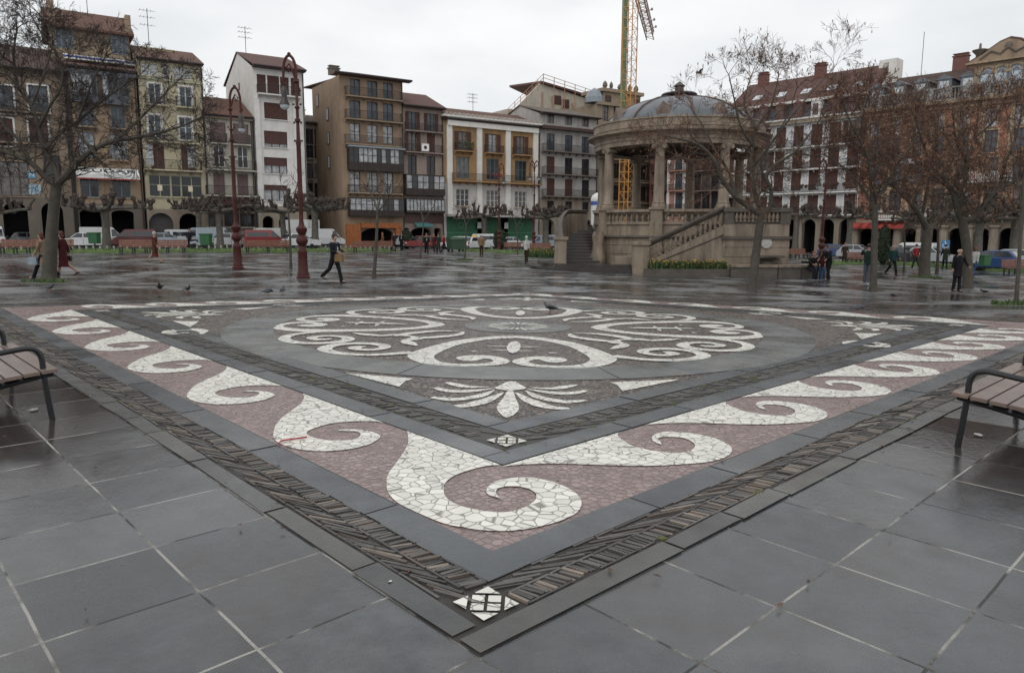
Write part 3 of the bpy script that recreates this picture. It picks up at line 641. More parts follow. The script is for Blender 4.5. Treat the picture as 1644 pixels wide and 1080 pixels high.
    def gallery(s, x0, x1, z0, z1, out=.8, n=10, rows=3, frame=None, glass=None, panel=.28, light=None):
        frame = frame or DKWOOD; f = MB(); t = .07; y = -out
        f.box(x0, x1, y, 0, z0-.16, z0); f.box(x0, x1, y, 0, z1, z1+.14); zp = z0+(z1-z0)*panel
        for i in range(n+1): xx = x0+t/2+(x1-x0-t)*i/n; f.box(xx-t/2, xx+t/2, y, y+.08, z0, z1)
        f.box(x0+.002, x1-.002, y+.02, y+.06, z0, zp)
        for i in range(1, rows):
            zz = zp+(z1-zp)*i/rows; f.box(x0, x1, y+.015, y+.065, zz-.03, zz+.03)
        for xx in (x0, x1-.06): f.box(xx, xx+.06, y+.081, 0, z0, z1)
        go = s.part(f, 'glazed_gallery', [frame]); p = MB(); rr = R
        for i in range(n):
            a, b = x0+t/2+(x1-x0-t)*i/n+t/2, x0+t/2+(x1-x0-t)*(i+1)/n-t/2
            mi = 1 if rr.random() < (.45 if light is None else light) else 0
            p.add([(a, y+.045, zp), (b, y+.045, zp), (b, y+.045, z1), (a, y+.045, z1)], [(0, 1, 2, 3)], mi)
        p.build('pane', [glass or GLASS, CURTAIN], go); return go
    def roof(s, rise, m, over=.55, hip=False, thick=.14, eavem=None, flat=0):
        W_, D_, H_ = s.W, s.D, s.H; o = over; mb = MB(); z = H_+.06
        xl, xr = (-o, W_+o) if hip else (-.12, W_+.12); hx = min(W_*.45, D_*.5) if hip else 0
        ft = [(xl, -o, z), (xr, -o, z), (xr-hx-(o if hip else 0), D_/2, z+rise), (xl+hx+(o if hip else 0), D_/2, z+rise), (xl, D_+o, z), (xr, D_+o, z)]
        top = [(a, b, c+thick) for a, b, c in ft]
        mb.add(ft+top, [(0, 3, 2, 1), (3, 4, 5, 2), (6, 7, 8, 9), (9, 8, 11, 10), (0, 1, 7, 6), (1, 2, 8, 7), (2, 5, 11, 8), (5, 4, 10, 11), (4, 3, 9, 10), (3, 0, 6, 9)])
        if hip: pass
        else: mb.add([(0, 0, H_), (0, D_, H_), (0, D_/2, z+rise-.02)], [(0, 1, 2)], 1); mb.add([(W_, 0, H_), (W_, D_, H_), (W_, D_/2, z+rise-.02)], [(0, 2, 1)], 1)
        ro = s.part(mb, 'roof', [m, s.wallm])
        e = MB(); e.box(xl+.05, xr-.05, -o+.02, .02 if not hip else .02, z-.12, z-.004); e.build('eave', [eavem or BROWN], ro)
        if o > .2: g_ = MB(); g_.bar((xl, -o-.06, z+.02), (xr, -o-.06, z+.02), .07, 6); g_.build('gutter', [IRON], ro)
        return ro
    def chimney(s, x, y, z, w=.8, h=1.6, m=None, pots=2):
        b = MB(); b.box(x-w/2, x+w/2, y-.4, y+.4, z, z+h); b.box(x-w/2-.1, x+w/2+.1, y-.5, y+.5, z+h, z+h+.12); b.box(x-w/2+.08, x+w/2-.08, y-.3, y+.3, z+h+.12, z+h+.3); b.box(x-w/2-.04, x+w/2+.04, y-.42, y+.42, z+h+.3, z+h+.38); return s.part(b, 'chimney', [m or s.wallm])
    def antenna(s, x, y, z, h=4.):
        b = MB(); b.bar((x, y, z), (x, y, z+h), .035, 5)
        for i, k in enumerate((.95, .8, .62)): 
            for q in range(4): b.bar((x-.7+.35*q, y-.5, z+h*k), (x-.7+.35*q, y+.5, z+h*k), .018, 3)
            b.bar((x-.8, y, z+h*k), (x+.8, y, z+h*k), .02, 3)
        return s.part(b, 'antenna', [IRON])
    def band(s, z, h=.25, out=.12, x0=0, x1=None, m=None):
        q = MB(); q.box(x0-.02, (s.W if x1 is None else x1)+.02, -out, .004, z, z+h); s.bands.append(s.part(q, 'string_course', [STONE]))

def sign_text(parent, txt, x, y, z, size, m, name='lettering', sx=1.):
    c = bpy.data.curves.new(name, 'FONT'); c.body = txt; c.size = size; c.extrude = .008; c.align_x = 'CENTER'; c.align_y = 'CENTER'; c.materials.append(m)
    tmp = bpy.data.objects.new('tmp', c); col.objects.link(tmp); bpy.context.view_layer.update()
    me = bpy.data.meshes.new_from_object(tmp.evaluated_get(bpy.context.evaluated_depsgraph_get())); bpy.data.objects.remove(tmp); bpy.data.curves.remove(c)
    me.materials.clear(); me.materials.append(m)
    o = bpy.data.objects.new(name, me); col.objects.link(o); o.parent = parent; o.location = (x, y, z); o.rotation_euler = (pi/2, 0, 0); o.scale = (sx, 1, 1); return o

# ------------------------------------------------ west row, left to right
P_TAN = plaster('tan_plaster', (.33, .24, .16)); P_OCHRE = plaster('ochre_plaster', (.29, .208, .142)); P_CREAM = plaster('cream_plaster', (.44, .39, .27)); P_GREYC = plaster('greycream_plaster', (.40, .375, .32)); P_WHITE = plaster('white_render', (.66, .645, .62), (.33, .31, .29), .35)
P_BEIGE = plaster('beige_plaster', (.27, .23, .19)); P_ROSE = plaster('rose_plaster', (.28, .215, .185)); P_ORANGE = plaster('orange_plaster', (.34, .205, .095)); P_GREY = plaster('grey_plaster', (.38, .36, .34), (.12, .11, .1), .7); P_OLD = plaster('old_gable', (.46, .42, .35))
b = Bld('corner_house', 'brown stone house at far left behind the big bare tree with two arches below', WEST, (-75, 105), (104, 120), (30, 112), plaster('brown_stone', (.24, .18, .13)), 13)
for c in (6, 62):
    for r, kw in ((160, dict(glass=BLUEGLASS, surround=WHITEP)), (212, dict(closed=True, shut=SHUT, surround=WHITEP))): b.win(b.x(c, r), b.z(c, r), 1.5, 2.5, frame=BROWN, **kw)
b.win(b.x(-45, 180), b.z(-45, 180), 1.5, 2.4); b.win(b.x(16, 287), b.z(16, 287), 3.0, 3.2, frame=BROWN, bars=3, rows=2, glass=GLASS); b.win(b.x(85, 270), b.z(85, 270), 1.3, 2.4, frame=BROWN)
for c0, c1 in ((6, 46), (68, 103)): b.hole(b.x(c0, 360), b.x(c1, 360), .02, b.z(25, 324), 1)
b.balcony(b.x(-12, 232), b.x(80, 232), b.z(30, 229), .6, 1.0); b.balcony(b.x(-12, 182), b.x(80, 182), b.z(30, 179), .6, 1.)
for px, py, tx in ((51, 281, 'N'), (56, 304, 'N')):
    q = MB(); k = .72 if py < 290 else 1.1; xx, zz = b.x(px, py), b.z(px, py); q.box(xx-.45*k, xx+.45*k, -.06, -.01, zz-.45*k, zz+.45*k); po = b.part(q, 'poster', [M('blue_poster', (.08, .22, .34), .6) if k < 1. else M('pale_blue_poster', (.33, .43, .47), .6)]); sign_text(po, tx, xx, -.065, zz, .8*k, WHITEP if k < 1. else M('blue_ink', (.06, .2, .33)))
b.low = (b.z(25, 316), DKSTONE); b.finish(); b.roof(3.2, TILEB, .6)

b = Bld('tall_tan_house', 'tall tan house with dark bay galleries, attic storey and white lettered awning', WEST, (108, 122), (218, 128), (150, 112), P_TAN, 14)
for c in (136, 186): b.gallery(b.x(c-22, 150), b.x(c+20, 150), b.z(160, 165), b.z(160, 124), .7, 5, 2, M('bluegrey_paint', (.075, .085, .105), .5), GLASS, .3)
for c in (139, 190):
    b.win(b.x(c, 190), b.z(165, 189), 1.25, 2.3, frame=BLUEP, glass=BLUEGLASS); b.win(b.x(c, 236), b.z(165, 236), 1.5, 2.6, frame=BLUEP, glass=CURTAIN, bars=2, rows=3); b.win(b.x(c+5, 300), b.z(165, 300), 1.6, 2.1, frame=BLUEP, bars=1)
    b.balcony(b.x(c-16, 205), b.x(c+16, 205), b.z(165, 205), .6); b.balcony(b.x(c-17, 256), b.x(c+17, 256), b.z(165, 256), .6)
for c0, c1 in ((129, 166), (180, 216)): b.hole(b.x(c0, 360), b.x(c1, 360), .02, b.z(165, 337), 0); 
for o_ in range(len(b.open)-2, len(b.open)): b.open[o_] = b.open[o_][:4]+(2, None)
q = MB(); xa, xb = b.x(121, 275), b.x(222, 278); zt, zm = b.z(165, 270), b.z(165, 281)
q.add([(xa, -.05, zt), (xb, -.05, zt), (xb, -1.15, zm), (xa, -1.15, zm)], [(0, 1, 2, 3)]); n = 26
for i in range(n): a, e = xa+(xb-xa)*i/n, xa+(xb-xa)*(i+1)/n; q.add([(a, -1.151, zm), (e, -1.151, zm), (e, -1.16, zm-.42), ((a+e)/2, -1.16, zm-.52), (a, -1.16, zm-.42)], [(0, 1, 2, 3, 4)])
q.add([(xa, -.05, zt), (xa, -1.15, zm), (xa, -.05, zm)], [(0, 1, 2)]); q.add([(xb, -.05, zt), (xb, -.05, zm), (xb, -1.15, zm)], [(0, 1, 2)])
aw = b.part(q, 'awning', [M('white_canvas', (.62, .63, .62), .8, .12, 2)]); slope = atan2(zt-zm, 1.1)
t_ = sign_text(aw, 'CUDAR', (xa+xb)/2, -.62, (zt+zm)/2+.03, .82, M('dark_ink', (.04, .04, .05)), sx=1.75); t_.rotation_euler = (slope, 0, 0)
q = MB()
for i in range(n): a, e = xa+(xb-xa)*i/n, xa+(xb-xa)*(i+1)/n; q.add([(a, -1.168, zm-.39), (e, -1.168, zm-.39), (e, -1.168, zm-.46), ((a+e)/2, -1.168, zm-.56), (a, -1.168, zm-.46)], [(0, 1, 2, 3, 4)])
q.build('valance_edge', [M('red_canvas', (.33, .05, .04), .8)], aw)
q = MB(); q.box(b.x(126, 333), b.x(168, 333), -.25, -.02, b.z(165, 336), b.z(165, 331)); b.part(q, 'shop_sign', [M('pale_sign', (.5, .45, .4), .6)])
b.band(b.H-.5, .35, .5); b.trimm = M('grey_cornice', (.14, .15, .17), .7); b.low = (b.z(165, 327), DKSTONE); b.finish(); b.roof(2.0, TILE, .7)
# attic storey set back on the same house
ax0, ax1 = b.x(80, 30), b.x(212, 40); az1 = b.z(150, 38); az0 = b.H+.3; q = MB(); q.box(ax0, ax1, 3.0, 11, az0, az1); at_ = b.part(q, 'attic', [plaster('attic_plaster', (.3, .235, .165))])
for c in (105, 196):
    xx, zz = b.x(c, 55), b.z(150, 57); q = MB(); q.box(xx-.75, xx+.75, 2.93, 2.99, zz-.9, zz+.9); w_ = q.build('window', [BLUEP], at_); q = MB()
    for k in (-1, 0, 1): q.box(xx+k*.47-.2, xx+k*.47+.2, 2.91, 2.929, zz-.8, zz+.8)
    q.build('pane', [BLUEGLASS], w_)
q = MB()
for i in range(6): q.lathe([(.16, 0), (.2, .3), (.1, .45)], 6, (b.x(138+i*8, 57), 2.9, b.z(150, 57)))
q.build('wall_pots', [DKSTONE], at_)
q = MB(); q.add([(ax0-.5, 2.3, az1), (ax1+.4, 2.3, az1), (ax1+.4, 7, az1+2.6), (ax0-.5, 7, az1+2.6), (ax0-.5, 11.5, az1), (ax1+.4, 11.5, az1), (ax0-.5, 2.3, az1-.2), (ax1+.4, 2.3, az1-.2), (ax0-.5, 11.5, az1-.2), (ax1+.4, 11.5, az1-.2)], [(0, 1, 2, 3), (3, 2, 5, 4), (0, 6, 7, 1), (6, 8, 9, 7), (0, 3, 4, 8, 6), (1, 7, 9, 5, 2)]); q.build('attic_roof', [TILE], at_)
q = MB(); q.box(ax0-.1, ax0+.5, 2.6, 3.6, az1-.5, az1+3.2); q.box(ax1-.3, ax1+.2, 2.6, 3.4, az1, az1+1.9); q.build('chimney', [P_TAN], at_)
q = MB(); za = b.z(155, 84); q.add([(b.x(102, 78), 1.4, za-.3), (ax1+.2, 1.4, za-.3), (ax1+.2, 2.95, za+.15), (b.x(102, 78), 2.95, za+.15), (b.x(102, 78), 1.38, za-.62), (ax1+.2, 1.38, za-.62)], [(0, 1, 2, 3), (0, 4, 5, 1)], 0)
q.add([(b.x(102, 78), 1.36, za-.46), (ax1+.2, 1.36, za-.46), (ax1+.2, 1.36, za-.3), (b.x(102, 78), 1.36, za-.3)], [(0, 1, 2, 3)], 1); q.build('terrace_awning', [WHITEP, M('blue_stripe', (.05, .08, .3))], at_)
b.antenna(b.x(150, 40), 6, az1+2., 3)
q = MB(); q.bar((-.1, -.1, .1), (-.1, -.1, b.H-1), .09, 6); b.part(q, 'drainpipe', [IRON])

b = Bld('cream_house', 'cream house with white French windows and green shop windows below', WEST, (220, 100), (324, 104), (270, 100), P_CREAM, 11)
for c, w_ in ((240, 1.5), (266, .9), (292, 1.7)): b.win(b.x(c, 116), b.z(270, 116), w_, 1.15, frame=WHITEP, glass=CURTAIN, blind=.6, blindm=SHUTW)
for c in (249, 298):
    b.win(b.x(c, 153), b.z(270, 154), 1.15, 2.1, frame=WHITEP, glass=BLUEGLASS, surround=WHITEP); b.win(b.x(c, 206), b.z(270, 205), 1.2, 2.3, frame=WHITEP, glass=BLUEGLASS, surround=WHITEP); b.win(b.x(c+4, 253), b.z(270, 252), 1.3, 2.6, frame=WHITEP, closed=True, shut=SHUT)
    b.balcony(b.x(c-16, 172), b.x(c+16, 172), b.z(270, 170), .55)
    q = MB(); xx, zz = b.x(c-9+18*(c > 270), 252), b.z(270, 250); q.box(xx-.35, xx+.35, -.05, -.01, zz-1.1, zz+1.1); b.part(q, 'shutter', [SHUTW])
b.balcony(b.x(234, 228), b.x(320, 228), b.z(270, 228), .6); b.balcony(b.x(230, 274), b.x(323, 274), b.z(270, 273), .7)
GRC = M('green_cream_paint', (.36, .37, .26), .5, .1, 2)
for c, w_ in ((257, 2.6), (283, 1.2), (308, 2.6)): b.win(b.x(c, 300), b.z(270, 299), w_*.78, 2.2, frame=GRC, bars=1 if w_ > 2 else 0, rows=2)
for c in (257, 306): q = MB(); xx, zz = b.x(c, 302), b.z(270, 302); q.box(xx-.22, xx+.22, .09, .11, zz-.3, zz+.3); b.part(q, 'notice', [M('cream_paper', (.7, .62, .45), .7)])
for c0, c1 in ((239, 279), (288, 320)): b.hole(b.x(c0, 360), b.x(c1, 360), .02, b.z(270, 342), 1)
q = MB(); q.box(b.x(238, 360), b.x(280, 360), .35, .42, 0, b.z(270, 343)); b.part(q, 'roller_shutter', [M_slats('grey_roller', (.075, .07, .07), .12, 'Z')])
b.band(b.z(270, 131), .2, .15); b.trimm = GRC; b.low = (b.z(270, 336), STONE); b.finish(); b.roof(2.2, TILE, .4)
q = MB(); xx = b.x(266, 75); q.box(xx-1.3, xx+1.3, 4, 7, b.H+.5, b.z(266, 67)); q.box(xx-1.45, xx+1.45, 3.9, 7.1, b.z(266, 67), b.z(266, 65.5)); b.part(q, 'stair_tower', [P_CREAM]); b.antenna(b.x(253, 70), 6, b.H+2, 4.5)

b = Bld('low_cream_house', 'low cream house with mauve blinds and iron balconies beside the white block', WEST, (325, 187), (404, 190), (365, 188), P_GREYC, 11)
for c in (350, 387): b.win(b.x(c, 216), b.z(368, 214), 1.6, 2.1, blind=.97, blindm=SHUTM, sill=False); b.balcony(b.x(c-14, 232), b.x(c+14, 232), b.z(368, 231), .6)
for c in (352, 390): b.win(b.x(c, 252), b.z(368, 252), 1.1, 2.2, shut=None, frame=WHITEP); b.win(b.x(c, 297), b.z(368, 296), 1.15, 2.3, closed=True, shut=SHUTM)
b.balcony(b.x(330, 274), b.x(410, 274), b.z(368, 273), .8, flowers=None); b.balcony(b.x(330, 315), b.x(410, 315), b.z(368, 314), .8)
for c in (345, 372, 397): b.win(b.x(c, 345), b.z(368, 345), 1.6, 2.6, frame=BROWN, bars=1, rows=2)
q = MB(); q.box(b.x(331, 330), b.x(410, 330), -.15, -.005, b.z(368, 330), b.z(368, 318)); b.part(q, 'shop_fascia', [M('dark_red_paint', (.09, .03, .028), .5)])
b.band(b.H-.25, .2, .25); b.low = (b.z(368, 330), DKSTONE); b.finish(); b.roof(2.6, TILER if False else TILE, .35)

b = Bld('white_apartment_block', 'white rendered apartment block with wide brown roller blinds', WEST, (405, 108), (487, 118), (445, 112), P_WHITE, 13)
for c in (420, 439, 457, 474): b.win(b.x(c, 139), b.z(440, 138), .95 if c != 439 else 1.3, 2.1, blind=.97, blindm=SHUT, sill=False)
b.balcony(b.x(412, 155), b.x(480, 157), b.z(440, 153), .8, .95)
for r, bl in ((179, .97), (224, .8), (266, .5), (310, .3)): b.win(b.x(443, r), b.z(443, r), 2.55, 1.75, frame=DKWOOD, glass=CURTAIN if r > 220 else GLASS, blind=bl, blindm=SHUT, bars=2, rows=1)
for c0, c1 in ((422, 440), (448, 466)): b.hole(b.x(c0, 360), b.x(c1, 360), .02, b.z(440, 347), 1)
q = MB(); q.box(-.02, b.W, -.06, -.004, .0, b.z(440, 330)); 
for c in (415, 476): q2 = MB(); xx = b.x(c, 240); q2.box(xx-.28, xx+.28, -.18, -.004, b.z(440, 330), b.z(440, 160)); b.part(q2, 'pilaster', [P_WHITE])
b.low = (b.z(440, 331), STONE); b.finish(); b.roof(2.6, TILER, .8)
q = MB(); q.box(-.05, -.01, 6, 6.4, b.H-1.5, b.H-.7); b.part(q, 'vent_slot', [VOID]); b.antenna(1, 6.5, b.H+2.5, 3.2)

PB = WEST.off(9)
b = Bld('side_street_house', 'narrow beige house set back down the side street', PB, (486, 200), (560, 196), (505, 200), P_BEIGE, 12)
for c in (497, 511):
    for r in (220, 242, 275, 306): b.win(b.x(c, r), b.z(505, r), 1.0, 1.9, frame=BROWN)
for r in (255, 288): b.balcony(b.x(493, r), b.x(502, r), b.z(505, r), .5)
b.hole(b.x(492, 360), b.x(515, 360), .02, b.z(505, 345), 0); b.open[-1] = b.open[-1][:4]+(2, None)
b.finish(); b.roof(1.8, TILEB, .7); b.chimney(b.x(497, 190), 4, b.H+.6, 1.2, 1.6, P_WHITE)

b = Bld('yellow_ochre_house', 'narrow ochre house with arched top windows and dark wooden galleries', WEST, (545, 124), (646, 128), (595, 126), P_OCHRE, 10)
cs = (570, 598, 623)
for c in cs:
    b.win(b.x(c, 145), b.z(597, 145), 1.25, 2.1, arch=1, frame=BROWN, glass=BLUEGLASS, sill=False); b.win(b.x(c, 181), b.z(597, 180), 1.35, 2.3, arch=1, frame=BROWN, glass=BLUEGLASS, sill=False); b.win(b.x(c, 216), b.z(597, 215), 1.3, 2.1, frame=BROWN, glass=WHITEP if False else CURTAIN, sill=False); b.win(b.x(c, 296), b.z(597, 295), 1.35, 2.7, frame=BROWN, glass=CURTAIN, bars=1, rows=3, sill=False)
for r, o_ in ((158, .7), (194, .7), (233, .5)): b.balcony(b.x(553, r), b.x(643, r), b.z(597, r), o_, 1.0)
b.gallery(b.x(557, 258), b.x(644, 258), b.z(597, 273), b.z(597, 240), .8, 12, 2, DKWOOD, GLASS, .34, .55); b.gallery(b.x(558, 330), b.x(645, 330), b.z(597, 345), b.z(597, 320), .8, 10, 2, DKWOOD, GLASS, .3, .7)
b.balcony(b.x(558, 311), b.x(644, 311), b.z(597, 310), .55, .9)
q = MB(); q.box(b.x(556, 236), b.x(646, 236), -.95, -.01, b.z(597, 239), b.z(597, 236.5)); b.part(q, 'ledge', [M('blue_grey_lead', (.25, .28, .31), .5)])
ORW = M_slats('orange_boards', (.36, .12, .035), .2, 'X')
q = MB(); q.box(b.x(556, 388), b.x(578, 388), -.4, -.02, .1, b.z(597, 360)); q.box(b.x(578, 362), b.x(642, 362), -.45, -.02, b.z(597, 366), b.z(597, 358)); q.box(b.x(634, 388), b.x(642, 388), -.4, -.02, .1, b.z(597, 366)); b.part(q, 'shopfront', [ORW])
b.hole(b.x(580, 380), b.x(632, 380), .02, b.z(597, 366), 0); b.open[-1] = b.open[-1][:4]+(2, None)
b.finish(); b.roof(1.3, TILEB, .9, hip=True, eavem=BROWN); b.chimney(b.x(560, 118), 5, b.H+.9, 1.2, .7, DKSTONE)
for i, zz in enumerate((b.z(545, 145), b.z(545, 175), b.z(545, 215), b.z(545, 255))):
    q = MB(); yy = 4 if i else 7.5; q.box(-.06, -.005, yy, yy+.8, zz-.8, zz+.7); w_ = b.part(q, 'window', [BROWN]); q = MB(); q.box(-.07, -.061, yy+.1, yy+.7, zz-.7, zz+.6); q.build('pane', [GLASS], w_)

b = Bld('rose_house', 'rose grey house with a red roof, paired shutters and a white poster on its balcony', WEST, (646, 172), (711, 176), (680, 174), P_ROSE, 10)
for c in (662, 692):
    b.win(b.x(c, 197), b.z(678, 196), 1.0, 2.2, frame=DKWOOD, glass=BLUEGLASS, shut=SHUT, sill=False); b.win(b.x(c, 229), b.z(678, 229), 1.1, 2.3, frame=DKWOOD, shut=SHUT if c < 670 else None, closed=c > 670, sill=False); b.win(b.x(c, 266), b.z(678, 266), 1.2, 2.4, frame=DKWOOD, glass=GLASS, sill=False)
b.balcony(b.x(649, 211), b.x(709, 211), b.z(678, 211), .5, .9); b.balcony(b.x(649, 246), b.x(709, 246), b.z(678, 245), .6, .95)
b.gallery(b.x(648, 297), b.x(710, 297), b.z(678, 312), b.z(678, 283), .8, 7, 2, DKWOOD, GLASS, .3, .55); b.gallery(b.x(648, 330), b.x(710, 330), b.z(678, 340), b.z(678, 321), .8, 11, 1, DKWOOD, CURTAIN, .08, 1.)
q = MB(); xx, zz = b.x(679, 237), b.z(678, 237); q.box(xx-.5, xx+.5, -.7, -.66, zz-.5, zz+.4); po = b.part(q, 'poster', [M('white_poster', (.75, .74, .72), .7)]); q = MB(); q.ball((xx, -.71, zz-.05), (.22, .02, .22), 8); q.build('poster_mark', [M('black_ink', (.02, .02, .02))], po)
q = MB(); q.add([(b.x(664, 362), -.05, b.z(678, 357)), (b.x(688, 362), -.05, b.z(678, 357)), (b.x(690, 362), -1.3, b.z(678, 363)), (b.x(662, 362), -1.3, b.z(678, 363)), (b.x(690, 362), -1.3, b.z(678, 365)), (b.x(662, 362), -1.3, b.z(678, 365))], [(0, 3, 2, 1), (3, 5, 4, 2)]); b.part(q, 'awning', [M('teal_canvas', (.05, .15, .15), .8)])
for c0, c1, mm in ((650, 657, 0), (660, 692, 1), (697, 708, 0)):
    b.hole(b.x(c0, 380), b.x(c1, 380), .02, b.z(678, 366), 0); b.open[-1] = b.open[-1][:4]+(2, None)
q = MB(); q.box(b.x(648, 352), b.x(710, 352), -.12, -.005, b.z(678, 358), b.z(678, 343)); b.part(q, 'shop_fascia', [M('brown_fascia', (.07, .035, .03), .5)])
b.finish(); b.roof(2.4, TILER, .7); b.chimney(.8, 3.5, b.H+1.2, .9, .9, M('red_brick', (.15, .058, .045)))

b = Bld('orange_pilaster_house', 'orange house with four white pilasters and green shopfront below', WEST, (709, 192), (867, 206), (790, 199), P_ORANGE, 11)
PW = plaster('pilaster_white', (.68, .66, .62), (.35, .3, .25), .3)
for c in (721, 769, 815, 859): q = MB(); xx = b.x(c, 240); q.box(xx-.38, xx+.38, -.22, .0, b.z(790, 345), b.z(790, 207)); b.part(q, 'pilaster', [PW])
q = MB(); q.box(b.x(717, 205), b.x(863, 205), -.4, 0, b.z(790, 208), b.z(790, 195)); q.box(-.1, b.W+.1, -.7, 0, b.z(790, 195), b.z(790, 192)); b.part(q, 'entablature', [PW])
q = MB(); q.box(b.x(717, 340), b.W, -.1, 0, b.z(790, 345), b.z(790, 296)); lowm = plaster('pale_lower_wall', (.5, .47, .45), (.2, .19, .18), .4)
b.x_low = q
for c, fl_ in ((743, LEAFP), (791, None), (836, None)):
    b.win(b.x(c, 232), b.z(790, 231), 1.25, 2.5, frame=BROWN if c != 791 else DKWOOD, glass=GLASS if c != 791 else CURTAIN, shut=SHUTR if c != 791 else SHUT, sill=False); b.win(b.x(c, 272), b.z(790, 272), 1.9, 2.7, frame=M('teal_frame', (.1, .15, .16), .5), glass=GLASS, bars=2, rows=2, sill=False); b.win(b.x(c, 320), b.z(790, 319), 1.9, 2.2, frame=WHITEP, glass=GLASS, bars=2, rows=3)
    b.balcony(b.x(c-14, 246), b.x(c+14, 246), b.z(790, 246), .8, .95, flowers=fl_)
b.balcony(b.x(724, 294), b.x(864, 294), b.z(790, 293), 1.0, .95, flowers=None)
q = MB(); 
for i in range(60): q.ball((b.x(790, 290)+R.uniform(-1, 1), -.9, b.z(790, 292)+R.uniform(.6, 1.0)), .07, 5)
b.part(q, 'flower_box', [PINKPOT])
GREEN = M('green_shop_panel', (.025, .13, .06), .4, .2, 1.5)
b.hole(b.x(717, 370), b.x(856, 370), .02, b.z(790, 349), 0)
q = MB()
for c0, c1 in ((717, 767), (777, 805), (816, 855)): q.box(b.x(c0, 370), b.x(c1, 370), .1, .2, b.z(790, 392), b.z(790, 349))
sf = b.part(q, 'shopfront', [GREEN]); q = MB()
for c in (741, 836):
    xx, zz = b.x(c, 362), b.z(790, 362); n = 14
    for i in range(n): a, e = 2*pi*i/n, 2*pi*(i+1)/n; q.add([(xx+.42*cos(a), .09, zz+.42*sin(a)), (xx+.42*cos(e), .09, zz+.42*sin(e)), (xx+.3*cos(e), .09, zz+.3*sin(e)), (xx+.3*cos(a), .09, zz+.3*sin(a))], [(0, 1, 2, 3)])
    q.box(xx-2.3, xx+2.3, .07, .095, zz-1.0, zz-.93)
q.build('shop_emblem', [M('dull_green_white', (.12, .28, .17), .5)], sf)
for c in (768, 811): q = MB(); xx, zz = b.x(c, 362), b.z(790, 362); q.box(xx-.3, xx+.3, -.3, -.24, zz-.4, zz+.4); q.bar((xx, -.1, zz), (xx, -.26, zz), .03); b.part(q, 'notice', [M('white_notice', (.6, .62, .64), .6)])
q = MB(); q.box(b.x(716, 346), b.x(858, 346), -1.8, -.005, b.z(790, 349), b.z(790, 346)); b.part(q, 'canopy', [M('canopy_grey', (.42, .4, .37), .6)])
b.low = (b.z(790, 297), lowm); b.finish()
b.roof(2.2, TILE, .5)
q = MB()
for i in range(24): xx = b.W*i/24+.2; q.box(xx, xx+.3, -.75, -.1, b.z(790, 192)+.02, b.z(790, 188)); 
b.part(q, 'cornice_blocks', [M('worn_white', (.4, .35, .31), .8, .3, 3)]); b.chimney(.3, 3, b.H+.8, .6, 1.2, DKSTONE); b.antenna(b.x(790, 170), 5, b.H+1.6, 3)

b = Bld('grey_balcony_house', 'grey house with three storeys of dark iron balconies left of the bandstand', WEST, (867, 182), (960, 192), (912, 187), P_GREY, 10)
for c in (884, 913, 940):
    b.win(b.x(c, 192), b.z(912, 192), 1.2, 1.5, frame=DKWOOD, sill=False)
    for r, kw in ((232, dict(closed=False, glass=BLUEGLASS)), (268, dict(closed=c == 884)), (302, dict(closed=c != 940))): b.win(b.x(c, r), b.z(912, r), 1.35, 2.5, frame=DKWOOD, shut=SHUT if kw.get('closed') else None, sill=False, **kw)
for r in (245, 281, 316): b.balcony(b.x(869, r), b.x(957, r), b.z(912, r), .8, .95, slabm=DKSTONE)
q = MB(); q.box(-.1, b.W+.1, -.9, -.005, b.z(912, 211), b.z(912, 206)); b.part(q, 'cornice', [BROWN])
for c0, c1 in ((872, 890), (900, 925), (932, 952)): b.hole(b.x(c0, 360), b.x(c1, 360), .02, b.z(912, 352), 1)
for c in (884, 913, 940): b.win(b.x(c, 332), b.z(912, 332), 1.2, 1.5)
b.low = (b.z(912, 318), STONE); b.finish(); b.roof(1.6, M_slats('grey_roof_tile', (.14, .11, .09), .24, 'X', .8), .7)

b = Bld('gabled_house', 'tall old cream gable with red roof and scaffold rails behind the orange house', WEST.off(13), (815, 190), (965, 190), (880, 182), P_OLD, 22)
b.finish()
pk = (b.x(867, 134), b.z(867, 134)); q = MB(); le = b.z(815, 188); re = b.z(962, 166)
q.prism([(b.x(815, 188), 0), (b.W, 0), (b.W, re), pk, (b.x(815, 188), le)], 0.02, .4, 'y'); b.part(q, 'gable', [P_OLD])
q = MB(); q.add([(pk[0], -.5, pk[1]), (b.W+.5, -.5, re+.3), (b.W+.5, 12, re+.3), (pk[0]+2, 12, pk[1]+1.5), (pk[0], -.5, pk[1]+.3), (b.W+.5, -.5, re+.6), (b.W+.5, 12, re+.6), (pk[0]+2, 12, pk[1]+1.8)], [(0, 3, 2, 1), (4, 5, 6, 7), (0, 1, 5, 4), (0, 4, 7, 3), (1, 2, 6, 5)])
b.part(q, 'roof', [TILER])
q = MB()
for i in range(7):
    f = i/6; x_, z_ = pk[0]+(b.W-pk[0])*f, pk[1]+(re-pk[1])*f; q.bar((x_, -.9, z_-(4 if i else 0)), (x_, -.9, z_+1.3), .06, 4)
    x2, z2_ = pk[0]+(b.x(812, 190)-pk[0])*f, pk[1]+(le-pk[1])*f; q.bar((x2, -.9, z2_-.5), (x2, -.9, z2_+1.3), .05, 4)
for h_ in (.7, 1.25): q.bar((pk[0], -.9, pk[1]+h_), (b.W, -.9, re+h_), .045, 4); q.bar((pk[0], -.9, pk[1]+h_), (b.x(812, 190), -.9, le+h_), .045, 4)
b.part(q, 'scaffold_rail', [M('rusty_tube', (.36, .19, .12), .6, .3, 4)])
for c, r in ((895, 161), (908, 167)): q = MB(); xx, zz = b.x(c, r), b.z(c, r); q.box(xx-.7, xx+.7, -.06, .01, zz-.7, zz+.7); b.part(q, 'window', [BROWN])
q = MB()
